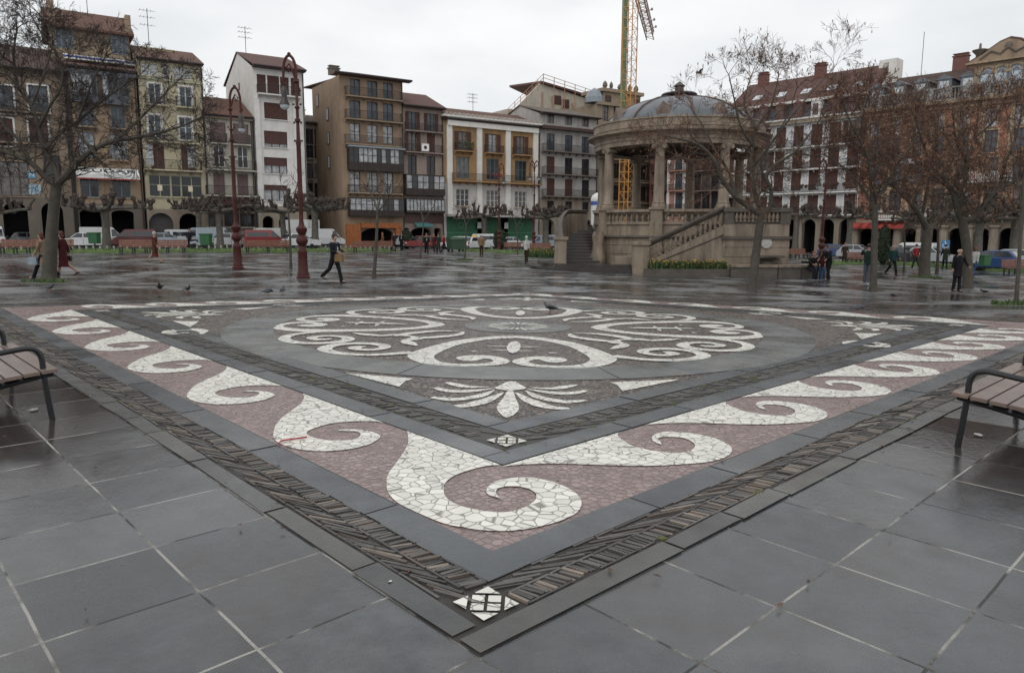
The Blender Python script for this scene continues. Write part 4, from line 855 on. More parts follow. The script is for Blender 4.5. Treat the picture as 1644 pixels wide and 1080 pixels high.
for i in range(4): q.bar((b.x(870+i*16, 180), -.2, b.z(885, 195)), (b.x(870+i*16, 180), -.2, b.z(885, 150+i*4)), .12, 5)
b.part(q, 'flue', [M('flue_rust', (.33, .22, .16), .7)])

b = Bld('ornate_tower_house', 'tan ornate house topped with stone balls behind the crane mast', WEST.off(4), (957, 190), (1050, 186), (1000, 172), plaster('tower_stone', (.27, .215, .15)), 10)
for c in (972, 990, 1012, 1033):
    for r in (185, 240, 275, 310): b.win(b.x(c, r), b.z(1000, r), 1.2, 2.3, frame=BROWN, shut=SHUT if r > 200 else None, sill=False)
for r in (257, 292, 325): b.balcony(b.x(962, r), b.x(1046, r), b.z(1000, r), .7, .95)
b.hole(b.x(966, 370), b.x(985, 370), .02, b.z(1000, 352), 1); b.hole(b.x(1000, 370), b.x(1030, 370), .02, b.z(1000, 352), 1)
b.finish(); q = MB(); xa, xb = b.x(972, 150), b.x(1032, 150); za, zb_ = b.H, b.z(1000, 150); q.box(xa, xb, .5, 5, za, zb_); q.box(xa-.4, xb+.4, .1, 5.4, zb_, zb_+.5)
q.box(b.x(958, 170), b.W+.1, -.4, .4, b.H-.1, b.H+.35); tp = b.part(q, 'crowning_storey', [plaster('tower_stone', (.27, .215, .15))])
for i, c in enumerate((980, 1003, 1026)): q = MB(); xx = b.x(c, 162); q.box(xx-.55, xx+.55, .42, .5, za+.5, zb_-.5); q.build('window', [BROWN], tp)
q = MB()
for c, r_ in ((978, .4), (988, .3), (1004, .6), (1018, .35), (1028, .4)): xx = b.x(c, 146); q.lathe([(r_*.5, 0), (r_*.6, .2), (r_, .5), (r_*.8, .9), (r_*.2, 1.2)], 8, (xx, 1.0, zb_+.5))
q.build('stone_urns', [DKSTONE], tp); q = MB(); q.lathe([(1.5, 0), (1.4, .8), (.9, 1.7), (.1, 2.2)], 10, (b.x(962, 168), 1.2, b.H+.3)); b.part(q, 'lead_dome', [M('grey_lead', (.2, .23, .26), .4)])

# ------------------------------------------------ east front (right)
P_PINK = plaster('pink_plaster', (.43, .23, .17)); P_REDB = plaster('dark_red_front', (.14, .06, .05)); P_BRN = plaster('brown_front', (.19, .14, .12)); P_COOL = plaster('cool_white_render', (.56, .575, .59), (.3, .3, .3), .35)
for nm, lab, x0, x1, top, m_, cc in (('dark_red_house', 'dark red house seen between the bandstand columns', 1046, 1074, 205, P_REDB, (1060,)), ('pink_house', 'pink house with white edges seen through the bandstand', 1074, 1106, 205, P_PINK, (1090,)), ('brown_house', 'brown house behind the right bandstand columns', 1106, 1161, 190, P_BRN, (1119, 1133, 1148))):
    b = Bld(nm, lab, EAST, (x0, top), (x1, top), ((x0+x1)/2, top), m_, 10)
    for c in cc:
        for r, kw in ((235, {}), (262, dict(closed=nm == 'brown_house')), (292, {}), (322, {})): b.win(b.x(c, r), b.z((x0+x1)/2, r), 1.3, 2.4, frame=BROWN, glass=GLASS if c != 1090 else BLUEGLASS, shut=SHUTR if kw.get('closed') else None, sill=False, surround=WHITEP if nm == 'pink_house' else None, **kw)
    for r in (274, 306, 338): b.balcony(b.x(x0+2, r), b.x(x1-2, r), b.z((x0+x1)/2, r), .7, .95)
    b.hole(b.W*.2, b.W*.8, .02, 4.2, 1)
    if nm == 'dark_red_house': q = MB(); xx, zz = b.x(1063, 305), b.z(1063, 305); q.box(xx-.4, xx+.4, -.8, -.76, zz-.4, zz+.4); b.part(q, 'notice', [M('white_notice', (.6, .62, .64), .6)])
    if nm == 'pink_house':
        q = MB(); q.box(.02, .5, -.1, -.003, 4.5, b.H-.3); q.box(b.W-.5, b.W-.02, -.1, -.003, 4.5, b.H-.3); b.part(q, 'corner_strip', [PW])
    b.finish(); b.roof(1.8, TILE, .5)

b = Bld('white_shuttered_block', 'long white block with rows of red brown shutters, slate mansard and stone arcade', EAST, (1161, 205), (1387, 178), (1290, 192), P_COOL, 14)
cols_ = (1172, 1188, 1207, 1228, 1252, 1280, 1309, 1338, 1369)
for i, c in enumerate(cols_):
    for r, hh in ((216, 2.6), (254, 2.4), (289, 2.6), (330, 2.7)):
        opn = (r == 216 and c > 1340) or (i*7+r) % 11 == 0
        b.win(b.x(c, 254), b.z(1309, r), 1.35 if i < 6 else 1.45, hh, frame=BROWN, glass=GLASS, closed=not opn, shut=SHUTR, sill=False, surround=PW if r > 216 else None)
for r in (235, 271, 309, 345): b.balcony(.1, b.W-.1, b.z(1309, r), .7, .95, slabm=PW)
q = MB()
for i in range(26): q.ball((R.uniform(2, b.W-1), -.6, b.z(1309, 307)+R.uniform(.5, .9)), R.uniform(.15, .3), 5)
b.part(q, 'balcony_plants', [BROWN])['kind'] = 'stuff'
n = 8
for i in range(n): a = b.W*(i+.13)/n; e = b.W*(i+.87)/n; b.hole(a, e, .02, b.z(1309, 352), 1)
b.band(b.z(1309, 350), .3, .2); b.band(b.H-.5, .5, .45); b.trimm = STONE; b.low = (b.z(1309, 349), STONE); b.finish()
q = MB(); zt = b.z(1309, 156); q.add([(0, -.2, b.H+.05), (b.W, -.2, b.H+.05), (b.W, 1.5, zt), (0, 1.5, zt), (0, 13, b.H), (b.W, 13, b.H), (0, 12, zt), (b.W, 12, zt)], [(0, 1, 2, 3), (4, 6, 7, 5), (0, 3, 6, 4), (1, 5, 7, 2)]); mr = b.part(q, 'mansard', [SLATE]); q = MB(); q.box(0, b.W, -.55, -.2, b.H+.01, b.H+.2); q.build('gutter', [PW], mr)
q = MB(); q.add([(-.1, .9, zt), (b.W+.1, .9, zt), (b.W+.1, 7, zt+4.2), (-.1, 7, zt+4.2), (-.1, 13, zt), (b.W+.1, 13, zt)], [(0, 1, 2, 3), (3, 2, 5, 4), (0, 3, 4), (1, 5, 2)]); ro = b.part(q, 'roof', [TILER]); q = MB(); q.box(-.1, b.W+.1, .7, .95, zt-.3, zt+.02); q.build('eave', [PW], ro)
for i in range(5): q = MB(); xx = b.W*(.15+.18*i); q.add([(xx, 2.4, zt+1.1), (xx+1.2, 2.4, zt+1.1), (xx+1.2, 3.5, zt+1.86), (xx, 3.5, zt+1.86)], [(0, 1, 2, 3)]); q.build('skylight', [M('skylight_glass', (.5, .52, .55), .2)], ro)
for i in range(8):
    xx = b.W*(i+.5)/8; q = MB(); q.box(xx-.6, xx+.6, -.1, 1.4, b.H+.1, zt-.5); q.prism([(xx-.7, zt-.5), (xx+.7, zt-.5), (xx, zt-.1)], -.2, 1.4, 'y'); d = b.part(q, 'dormer', [M('dormer_red', (.13, .06, .05), .6) if i != 5 else PW]); q = MB(); q.box(xx-.36, xx+.36, -.15, -.101, b.H+.4, zt-.8); q.build('pane', [SHUTM], d)
for xx in (.12, .55): b.chimney(b.W*xx, 6.5, zt+3.6, 1.4, 1.6, M('red_brick', (.15, .058, .045)))

BRICK = new_mat('orange_brick')[0]
t = BRICK.node_tree; bs = t.nodes['Principled BSDF']; tc = nd(t, 'ShaderNodeTexCoord'); br = nd(t, 'ShaderNodeTexBrick'); sx_ = nd(t, 'ShaderNodeSeparateXYZ'); cx_ = nd(t, 'ShaderNodeCombineXYZ'); L(tc.outputs['Object'], sx_.inputs[0]) if False else t.links.new(tc.outputs['Object'], sx_.inputs[0]); t.links.new(sx_.outputs[0], cx_.inputs[0]); t.links.new(sx_.outputs[2], cx_.inputs[1]); t.links.new(cx_.outputs[0], br.inputs['Vector'])
for k, v in (('Scale', 1.), ('Brick Width', .28), ('Row Height', .075), ('Mortar Size', .008)): br.inputs[k].default_value = v
br.inputs['Color1'].default_value = (.27, .085, .045, 1); br.inputs['Color2'].default_value = (.36, .14, .075, 1); br.inputs['Mortar'].default_value = (.30, .25, .2, 1)
t.links.new(mixc(t, ramp(t, noise(t, tc.outputs['Object'], .6, 7, .7), .45, 0., .7, .5), br.outputs[0], (.12, .07, .05)), bs.inputs['Base Color']); bs.inputs['Roughness'].default_value = .85
TRIMS = plaster('buff_trim', (.36, .27, .18))
b = Bld('brick_palace', 'big orange brick building with roof balustrade, pavilion and white balconies at right', EAST, (1387, 182), (1760, 130), (1560, 158), BRICK, 16)
cc = (1405, 1437, 1470, 1505, 1545, 1590, 1637, 1690)
for c in cc:
    b.win(b.x(c, 200), b.z(1550, 192), 1.2, 2.1, frame=BROWN, glass=CURTAIN, surround=TRIMS); b.win(b.x(c, 235), b.z(1550, 230), 1.25, 2.4, frame=BROWN, glass=BLUEGLASS, surround=TRIMS); b.win(b.x(c, 275), b.z(1550, 274), 1.4, 2.6, arch=1, frame=BROWN, glass=BLUEGLASS, surround=TRIMS, sill=False); b.win(b.x(c, 322), b.z(1550, 322), 1.4, 2.8, arch=1, frame=BROWN, glass=GLASS, surround=TRIMS, sill=False)
    q = MB(); xx = b.x(c, 250)+1.75; q.box(xx-.2, xx+.2, -.12, -.004, b.z(1550, 350), b.H-.4); b.part(q, 'stone_strip', [TRIMS])
b.balcony(b.x(1543, 290), b.x(1625, 290), b.z(1585, 291), 1., 1., m=WHITEP, slabm=PW, bal=True); b.balcony(b.x(1408, 350), b.W-.2, b.z(1550, 351), 1.0, 1.0, m=WHITEP, slabm=PW, bal=True)
n = 9
for i in range(n): a = b.W*(i+.16)/n; e = b.W*(i+.84)/n; b.hole(a, e, .02, b.z(1550, 366), 1)
for i in range(n+1): q = MB(); xx = b.W*i/n; q.lathe([(.62, 0), (.62, .5), (.5, .6), (.45, 3.2), (.62, 3.4), (.62, 3.6)], 10, (xx, -.25, 0)); b.part(q, 'arcade_column', [STONE])
q = MB(); zr = b.z(1400, 364)
for i in range(6): xa = b.x(1370+i*13, 362); q.add([(xa, -.1, zr+.5), (xa+1.5, -.1, zr+.5), (xa+1.5, -1.2, zr), (xa, -1.2, zr), (xa+1.5, -1.2, zr-.25), (xa, -1.2, zr-.25)], [(0, 1, 2, 3), (3, 2, 4, 5)])
b.part(q, 'awning', [M('red_canvas', (.33, .05, .04), .8)])
b.band(b.H-.9, .25, .25); b.band(b.H-.35, .35, .7); b.band(b.z(1550, 300), .3, .2); b.trimm = TRIMS; b.low = (b.z(1550, 353), STONE); b.finish()
q = MB(); z = b.H; zr = z+1.45; STB = plaster('grey_balustrade', (.3, .3, .29))
q.box(-.1, b.W, -.6, -.25, z+.02, z+.2); q.box(-.1, b.W, -.62, -.23, zr-.15, zr)
for i in range(int(b.W/.34)): q.lathe([(.07, .2), (.12, .5), (.06, .9), (.08, 1.3)], 5, (.2+i*.34, -.42, z), cap=False)
for i in range(13): xx = b.W*i/12; q.box(xx-.3, xx+.3, -.66, -.19, z+.02, zr+.12)
b.part(q, 'roof_balustrade', [STB])
q = MB(); xe = b.x(1563, 110); q.add([(0, .6, z), (xe, .6, z), (xe, 7, z+4.6), (0, 7, z+4.6), (0, 14, z), (xe, 14, z)], [(0, 1, 2, 3), (3, 2, 5, 4), (0, 3, 4), (1, 5, 2)]); b.part(q, 'roof', [TILEB])
LEAD = M('dormer_lead', (.13, .15, .17), .4)
for c in (1405, 1440, 1475, 1512, 1550):
    xx = b.x(c, 160); q = MB(); q.box(xx-.75, xx+.75, .4, 3.2, z+.05, z+2.5); q.prism([(xx-1.0, z+2.5), (xx+1.0, z+2.5), (xx, z+3.1)], .3, 4., 'y'); d = b.part(q, 'dormer', [LEAD]); q = MB(); q.box(xx-.5, xx+.5, .34, .399, z+.5, z+2.3); q.build('pane', [M('pale_blind', (.5, .54, .56), .3)], d)
for c, w_, h_ in ((1506, 1.6, 2.6), (1531, 1.2, 1.5), (1547, 2.0, 2.6)): b.chimney(b.x(c, 130), 7.5, z+3.6, w_, h_, M('red_brick', (.15, .058, .045)))
# white party wall between the two roofs
q = MB(); xx = -1.0; q.prism([(1.0, z+.3), (13, z+.3), (9, z+5.6), (6.2, z+6.6), (6.2, z+5)], -.5, .2, 'x'); q.box(-1.0, 1.2, 6.2, 8.2, z+3, z+7.0); b.part(q, 'party_wall', [PW])
px0, px1 = b.x(1563, 110), b.x(1676, 100); zt = b.z(1600, 97); q = MB(); q.box(px0, px1, .2, 8, z+.03, zt); pv = b.part(q, 'pavilion', [plaster('pavilion_stone', (.36, .28, .2))])
mid = (px0+px1)/2; q = MB(); pts = [(px0-.6, zt), (px1+.6, zt), (px1-.8, zt+.75), (mid+.9, zt+1.75), (mid, zt+2.05), (mid-.9, zt+1.75), (px0+.8, zt+.75)]; q.prism(pts, -.3, 1.0, 'y'); pe = q.build('pediment', [plaster('pediment_stone', (.3, .22, .15))], pv)
q = MB(); q.add([(px0-.7, -.45, zt-.05), (mid, -.45, zt+3.6), (mid, 8.3, zt+3.6), (px0-.7, 8.3, zt-.05), (px1+.7, -.45, zt-.05), (px1+.7, 8.3, zt-.05)], [(0, 1, 2, 3), (1, 4, 5, 2)]) if False else q.box(px0-.7, px1+.7, -.45, .6, zt-.15, zt+.02); q.build('pavilion_cornice', [TRIMS], pv)
q = MB(); q.tube([(pts[0][0]+1.2, -.33, zt+.25), (mid-1.6, -.33, zt+1.0), (mid-.7, -.33, zt+.6), (mid, -.33, zt+1.2), (mid+.7, -.33, zt+.6), (mid+1.6, -.33, zt+1.0), (pts[1][0]-1.2, -.33, zt+.25)], .14, 6); q.ball((mid, -.33, zt+1.35), (.4, .12, .4), 8); q.build('pediment_relief', [DKSTONE], pe)
q = MB(); q.tube([(p[0], .3, p[1]+.1) for p in [pts[0], pts[6], pts[5], pts[4], pts[3], pts[2], pts[1]]], .22, 6); q.build('pavilion_roof_edge', [TILER], pv)
for i in range(4):
    c = (1585, 1607, 1631, 1656)[i]; xx = b.x(c, 115); w_ = .68; q = MB(); z0, z1 = z+1.0, zt-1.35; pts = [(xx-w_, z0), (xx+w_, z0)]+[(xx+w_*cos(pi*k/10), z1+w_*sin(pi*k/10)) for k in range(11)]; q.prism(pts, .1, .19, 'y'); wo = q.build('window', [BLUEP], pv); q = MB(); q.prism([(xx-.56, z0+.1), (xx+.56, z0+.1), (xx+.56, z1), (xx-.56, z1)], .07, .099, 'y'); q.build('pane', [M('pale_glass', (.42, .48, .52), .15)], wo); q = MB()
    for k in range(5): a = pi*(k+.5)/5; q.box(xx+.42*cos(a)-.1, xx+.42*cos(a)+.1, .07, .099, z1+.08+.36*sin(a)-.08, z1+.08+.36*sin(a)+.1)
    q.build('fanlight', [CURTAIN], wo); q = MB()
    for k in range(10): a, e = pi*k/10, pi*(k+1)/10; q.add([(xx+(w_+.02)*cos(a), .0, z1+(w_+.02)*sin(a)), (xx+(w_+.3)*cos(a), .0, z1+(w_+.3)*sin(a)), (xx+(w_+.3)*cos(e), .0, z1+(w_+.3)*sin(e)), (xx+(w_+.02)*cos(e), .0, z1+(w_+.02)*sin(e)), (xx+(w_+.02)*cos(a), .2, z1+(w_+.02)*sin(a)), (xx+(w_+.02)*cos(e), .2, z1+(w_+.02)*sin(e))], [(0, 1, 2, 3), (0, 3, 5, 4)])
    q.build('arch_trim', [TRIMS], wo)
q = MB(); q.lathe([(.2, 0), (.25, .3), (.1, .5), (.75, 1.2), (.8, 1.3), (.15, 1.45), (.1, 2.0)], 8, (px0+.4, .3, zt+.1)); q.build('stone_vase', [DKSTONE], pv)
q = MB(); q.bar((3.5, 8, z+4), (3.5, 8, z+10), .035, 5); b.part(q, 'antenna', [IRON])
# ================================================================== bandstand
KST = new_mat('kiosk_stone')[0]; t = KST.node_tree; bs = t.nodes['Principled BSDF']; tc = nd(t, 'ShaderNodeTexCoord')
n1 = noise(t, tc.outputs['Object'], 1.1, 8, .7); mp_ = nd(t, 'ShaderNodeMapping'); mp_.inputs['Scale'].default_value = (1.6, 1.6, .22); t.links.new(tc.outputs['Object'], mp_.inputs[0]); n2 = noise(t, mp_.outputs[0], 1.2, 7, .7)
c_ = ramp(t, n1, .3, (.21, .165, .122), .7, (.32, .26, .198)); c_ = mixc(t, ramp(t, n2, .44, 0., .68, .85), c_, (.07, .056, .046)); t.links.new(c_, bs.inputs['Base Color']); bs.inputs['Roughness'].default_value = .8
bp = nd(t, 'ShaderNodeBump'); bp.inputs['Strength'].default_value = .35; bp.inputs['Distance'].default_value = .03; t.links.new(noise(t, tc.outputs['Object'], 14, 5), bp.inputs['Height']); t.links.new(bp.outputs[0], bs.inputs['Normal'])
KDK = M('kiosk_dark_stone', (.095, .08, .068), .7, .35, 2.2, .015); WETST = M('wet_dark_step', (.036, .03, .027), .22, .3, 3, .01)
DOME = M('dome_lead_sheet', (.10, .113, .128), .38, .3, 1.3, .006, stain=(.06, .065, .07), stain_a=.7); RUST = M('rusty_rib', (.075, .05, .042), .6, .3, 4)
KX, KY = 9.98, 45.6; KZ = zg(KX, KY)-.05
k = thing('bandstand', 'round stone bandstand with columns, lead dome and two staircases', 'bandstand', (KX, KY, KZ)); FL = 2.72; RT = 3.55     # floor, rail top
def kpart(mb, n, m=KST, parent=None, **kw): return mb.build(n, m, parent or k, **kw)
RB = 4.95; q = MB()
q.lathe([(RB+.35, 0), (RB+.35, .35), (RB+.2, .5), (RB+.05, .55), (RB+.05, 1.0), (RB+.02, 1.02), (RB+.02, 1.04), (RB+.05, 1.06), (RB+.05, 1.5), (RB+.02, 1.52), (RB+.02, 1.54), (RB+.05, 1.56), (RB+.05, 1.95)], 64, cap=False); q.lathe([(RB-.08, 2.1), (RB-.08, FL), (0, FL)], 64, cap=False)
base = kpart(q, 'base', smooth=True); q = MB(); q.lathe([(RB+.05, 1.95), (RB+.2, 1.99), (RB+.2, 2.08), (RB-.08, 2.1)], 64, cap=False); kpart(q, 'string_course', KDK, base)
A0 = -pi/2-rad(23.7)
rail = MB(); rail.lathe([(RB-.02, RT-.2), (RB+.06, RT-.14), (RB+.06, RT-.02), (RB+.0, RT), (RB-.3, RT), (RB-.36, RT-.06), (RB-.36, RT-.16), (RB-.3, RT-.2)], 64, cap=False); rail.lathe([(RB, FL), (RB, FL+.14), (RB-.3, FL+.14), (RB-.3, FL)], 64, cap=False)
rl = kpart(rail, 'balustrade', smooth=True)
bal0 = MB(); bal0.lathe([(.075, 0), (.075, .05), (.05, .08), (.095, .2), (.085, .28), (.042, .4), (.05, .46), (.075, .5)], 8); bal_o = None
for i in range(8):
    a = A0+i*pi/4
    q = MB()
    for dr, w_, z0, z1 in ((.05, .36, .35, FL+.1), (.02, .33, FL+.1, RT-.02), (.1, .42, RT-.02, RT+.1)):
        c_, s_ = cos(a), sin(a); r0, r1 = RB-.5, RB+.12+dr
        q.add([(c_*r-s_*w, s_*r+c_*w, z) for z in (z0, z1) for r, w in ((r0, -w_), (r1, -w_), (r1, w_), (r0, w_))], [(0, 3, 2, 1), (4, 5, 6, 7), (0, 1, 5, 4), (1, 2, 6, 5), (2, 3, 7, 6), (3, 0, 4, 7)])
    kpart(q, 'pedestal')
    q = MB(); rc = RB-.3; q.lathe([(.4, RT+.1), (.4, RT+.22), (.34, RT+.3), (.36, RT+.36), (.3, RT+.44), (.295, RT+1.4), (.25, 6.75), (.28, 6.78), (.28, 6.82)], 16, (rc*cos(a), rc*sin(a), 0)); co = kpart(q, 'column', smooth=True)
    q = MB(); q.lathe([(.26, 6.82), (.33, 6.95), (.36, 7.02), (.36, 7.09)], 12, (rc*cos(a), rc*sin(a), 0))
    for sg in (-1, 1): q.lathe([(.0, -.12), (.13, -.12), (.13, .12), (0, .12)], 10, (0, 0, 0)); nv = 40; vs = q.v[-nv:]; q.v[-nv:] = [(rc*cos(a)-sin(a)*(sg*.3+x)+cos(a)*z*2.2, rc*sin(a)+cos(a)*(sg*.3+x)+sin(a)*z*2.2, 6.95+y) for x, y, z in vs]
    q.build('capital', KST, co)
    if -pi-.1 < ((a+pi) % (2*pi)-pi) < .6 or True:
        for j in range(9):
            aa = a+pi/4*(j+1.35)/10.7
            if sin(aa) > .45: continue
            bo = bal0.build('baluster', KST, rl, smooth=True) if bal_o is None else bal_o.copy()
            if bal_o is not None: col.objects.link(bo); bo.parent = rl
            bal_o = bal_o or bo; bo.location = ((RB-.15)*cos(aa), (RB-.15)*sin(aa), FL+.14)
q = MB(); E0 = 7.09
q.lathe([(3.9, E0+0.016), (4.35, E0), (4.95, E0), (4.95, E0+0.230), (5.0, E0+0.246), (5.0, E0+0.451), (5.06, E0+0.476), (5.06, E0+0.541), (5.16, E0+0.607), (5.4, E0+0.672), (5.42, E0+0.779), (5.2, E0+0.820), (5.02, E0+0.836), (5.02, E0+0.918), (5.06, E0+0.935), (5.06, E0+1.312), (5.12, E0+1.345), (5.12, E0+1.427), (4.9, E0+1.460), (4.1, E0+1.476)], 72, cap=False); ent = kpart(q, 'entablature', smooth=True)
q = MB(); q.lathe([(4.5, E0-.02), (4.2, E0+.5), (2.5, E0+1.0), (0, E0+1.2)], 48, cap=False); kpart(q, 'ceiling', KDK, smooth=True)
DZ = E0+1.40; q = MB(); q.lathe([(4.45, DZ), (4.42, DZ+.1), (4.1, DZ+.48), (3.6, DZ+.86), (2.9, DZ+1.23), (2.1, DZ+1.51), (1.3, DZ+1.69), (.9, DZ+1.76), (0, DZ+1.8)], 64, cap=False); dm = kpart(q, 'dome', DOME, smooth=True)
for i in range(8):
    a = A0+pi/8+i*pi/4; q = MB(); q.tube([(r*cos(a), r*sin(a), DZ+h+.02) for r, h in ((4.42, .1), (4.1, .48), (3.6, .86), (2.9, 1.23), (2.1, 1.51), (1.3, 1.69), (.9, 1.76))], .075, 5); q.build('dome_rib', RUST, dm)
    a = A0+i*pi/4
    if i % 2 == 0 or True:
        q = MB(); c_, s_ = cos(a), sin(a)
        def P(r, w, z): return (c_*r-s_*w, s_*r+c_*w, DZ+z)
        q.add([P(4.3, -.42, .1), P(4.3, .42, .1), P(4.3, 0, .95), P(3.3, 0, .95), P(4.0, -.42, .6), P(4.0, .42, .6)], [(0, 1, 2), (0, 2, 3, 4), (1, 5, 3, 2)]); lu = q.build('dome_vent', M('vent_bronze', (.13, .095, .075), .6), dm)
q = MB(); q.lathe([(.75, DZ+1.720), (.75, DZ+1.840), (1.0, DZ+1.870), (1.08, DZ+1.942), (1.0, DZ+2.020), (.7, DZ+2.050), (.5, DZ+2.122), (.28, DZ+2.158), (.25, DZ+2.410), (.32, DZ+2.422), (.34, DZ+2.470), (.2, DZ+2.590), (.06, DZ+2.710), (0, DZ+2.722)], 20); kpart(q, 'lantern', M('dark_lead', (.05, .052, .058), .45, .3, 3), smooth=True)
# plinth steps (round platform in front of the left stair)
pl_ = MB(); pcx, pcy = -3.6, -2.2
def arc_platform(mb, r, z0, z1, x1):
    n = 30; pts = []
    for i in range(n+1):
        a = pi*1.08+(pi*.47)*i/n*1.0; pts.append((pcx+r*1.0*cos(a), pcy+r*.85*sin(a)))
    pts = [p for p in pts if p[0] < x1] + [(x1, pcy+r*.85*sin(-pi/2+.35)), (x1, 0.), (pcx-r, 0.5)]
    mb.prism(pts, z0, z1, 'z')
arc_platform(pl_, 5.5, -.25, .36, -2.95); arc_platform(pl_, 4.8, .36, .54, -2.96); kpart(pl_, 'plinth_step', WETST)
# stair A : climbs away from us on the left
def stair_steps(mb, n, w0, w1, run, rise, z0, f): 
    for i in range(n): f(mb, i, z0+rise*i, z0+rise*(i+1))
LX = lambda px, Y: (px-CX)/F_PX*Y-KX                 # local x of a photo column at depth Y
q = MB(); yA = -3.6; nA = 14; xl, xr = -7.15, -5.25
for i in range(nA):
    z0 = .28+(FL-.3)*i/nA; y0 = yA+.34*i; q.box(xl+.05+.02*i, xr+.3, y0, y0+.37 if i < nA-1 else y0+1.2, 0, z0+(FL-.3)/nA)
kpart(q, 'stair', WETST); q = MB()
for i in range(nA): z0 = .28+(FL-.3)*(i+1)/nA; y0 = yA+.34*i; q.box(xl+.12, xr+.22, y0-.035, y0+.3, z0+.002, z0+.045)
kpart(q, 'stair_tread', M('stair_tread_stone', (.085, .072, .063), .3, .3, 4))
def para(mb, pts, w, z_low, h):                       # stair parapet following points (x, y, ztop)
    for i in range(len(pts)-1):
        (x0, y0, z0), (x1, y1, z1) = pts[i], pts[i+1]; dx, dy = x1-x0, y1-y0; l = sqrt(dx*dx+dy*dy); nx_, ny_ = -dy/l*w/2, dx/l*w/2
        mb.add([(x0-nx_, y0-ny_, z_low), (x1-nx_, y1-ny_, z_low), (x1+nx_, y1+ny_, z_low), (x0+nx_, y0+ny_, z_low), (x0-nx_, y0-ny_, z0-h), (x1-nx_, y1-ny_, z1-h), (x1+nx_, y1+ny_, z1-h), (x0+nx_, y0+ny_, z0-h)], [(0, 3, 2, 1), (4, 5, 6, 7), (0, 1, 5, 4), (1, 2, 6, 5), (2, 3, 7, 6), (3, 0, 4, 7)])
ptsA = [(-7.25, yA-.2, 1.9), (-7.28, yA+.4, 2.25), (-7.25, yA+1., 2.75), (-7.1, yA+1.7, 3.2), (-6.8, yA+2.6, 3.5), (-6.5, yA+3.6, 3.55), (-5.4, yA+4.2, 3.55)]
q = MB(); para(q, ptsA, .34, 0, .16); wa = kpart(q, 'stair_wall'); q = MB(); q.tube([(x, y, z-.07) for x, y, z in ptsA], [(.24, .1)]*len(ptsA), 8); q.build('handrail', KDK, wa, smooth=True)
q = MB(); q.box(-7.6, -6.95, yA-.75, yA-.1, 0, 1.85); q.box(-7.68, -6.87, yA-.83, yA-.02, 1.85, 2.02); q.box(-7.66, -6.89, yA-.81, yA-.04, 0, .45); kpart(q, 'newel')
# carved fountain trough and scroll by the left pilaster
q = MB(); q.lathe([(.2, .3), (.42, .35), (.5, .8), (.36, 1.1), (.3, 1.6), (.36, 2.0), (.28, 2.3)], 10, (-5.0, -2.6, 0)); kpart(q, 'scroll_bracket', smooth=True)
q = MB(); q.box(-4.4, -2.9, -5.4, -4.3, .55, .95); q.box(-4.5, -4.2, -5.3, -4.3, .28, .6); q.box(-3.15, -2.85, -5.3, -4.3, .28, .6); kpart(q, 'stone_bench')
# stair B : runs across the front to the landing block on the right
yf, yb = -7.0, -5.3; xB0, xB1, xB2 = LX(1040, 38.6), LX(1158, 38.6), LX(1262, 38.6)
q = MB(); q.prism([(xB0, -.3), (xB1, -.3), (xB1, FL-.05), (xB0, .75)], yf+.02, yf+.36, 'y'); sw = kpart(q, 'stair_wall')
q = MB(); n = 13
for i in range(n): x0 = xB0+(xB1-xB0)*i/n; q.box(x0, xB1+.2, yf+.361, yb+.6, -.2, .3+(FL-.3)*(i+1)/n) if i % 1 == 0 else None
kpart(q, 'stair', WETST)
q = MB(); q.tube([(xB0-.1, yf+.19, 1.62), (xB1+.05, yf+.19, RT-.02)], [(.1, .22)]*2, 8); q.build('handrail', KDK, sw)
for i in range(15):
    f = (i+.6)/15.2; bo = bal_o.copy(); col.objects.link(bo); bo.parent = sw; bo.name = 'baluster'; bo.location = (xB0+(xB1-xB0)*f, yf+.19, .75+(FL-.8)*f+.02); bo.scale = (1, 1, 1.25)
q = MB(); q.tube([(xB0, yf, .55), (xB1, yf, FL-.55)], [(.03, .05)]*2, 4); q.build('string_moulding', KDK, sw)
q = MB(); xn = LX(1022, 38.4); q.box(xB0-.78, xB0-.03, yf-.1, yf+.65, -.3, 1.62); q.box(xB0-.86, xB0+.05, yf-.18, yf+.73, 1.621, 1.8); q.box(xB0-.84, xB0+.0, yf-.16, yf+.71, -.3, .35); kpart(q, 'newel')
q = MB()
for z0, z1, o_ in ((-.35, .5, .06), (.5, .53, 0), (.53, 1.0, .03), (1.0, 1.03, 0), (1.03, 1.5, .03), (1.5, 1.53, 0), (1.53, 1.95, .03), (2.1, FL, .0)): q.box(xB1-o_, xB2+o_, yf-o_, -.5, z0, z1)
lb = kpart(q, 'landing_block'); q = MB(); q.box(xB1-.12, xB2+.12, yf-.14, -.5, 1.951, 2.099); q.build('string_course', KDK, lb)
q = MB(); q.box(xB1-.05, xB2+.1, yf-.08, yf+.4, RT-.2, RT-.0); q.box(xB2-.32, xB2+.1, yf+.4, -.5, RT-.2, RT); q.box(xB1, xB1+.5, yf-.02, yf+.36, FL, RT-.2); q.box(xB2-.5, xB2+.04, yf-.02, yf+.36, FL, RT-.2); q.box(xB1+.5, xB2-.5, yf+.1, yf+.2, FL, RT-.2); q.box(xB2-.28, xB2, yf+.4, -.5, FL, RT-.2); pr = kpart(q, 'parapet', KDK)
for i in range(11):
    bo = bal_o.copy(); col.objects.link(bo); bo.parent = pr; bo.location = (xB1+.65+(xB2-xB1-1.3)*i/10, yf+.03, FL+.12)
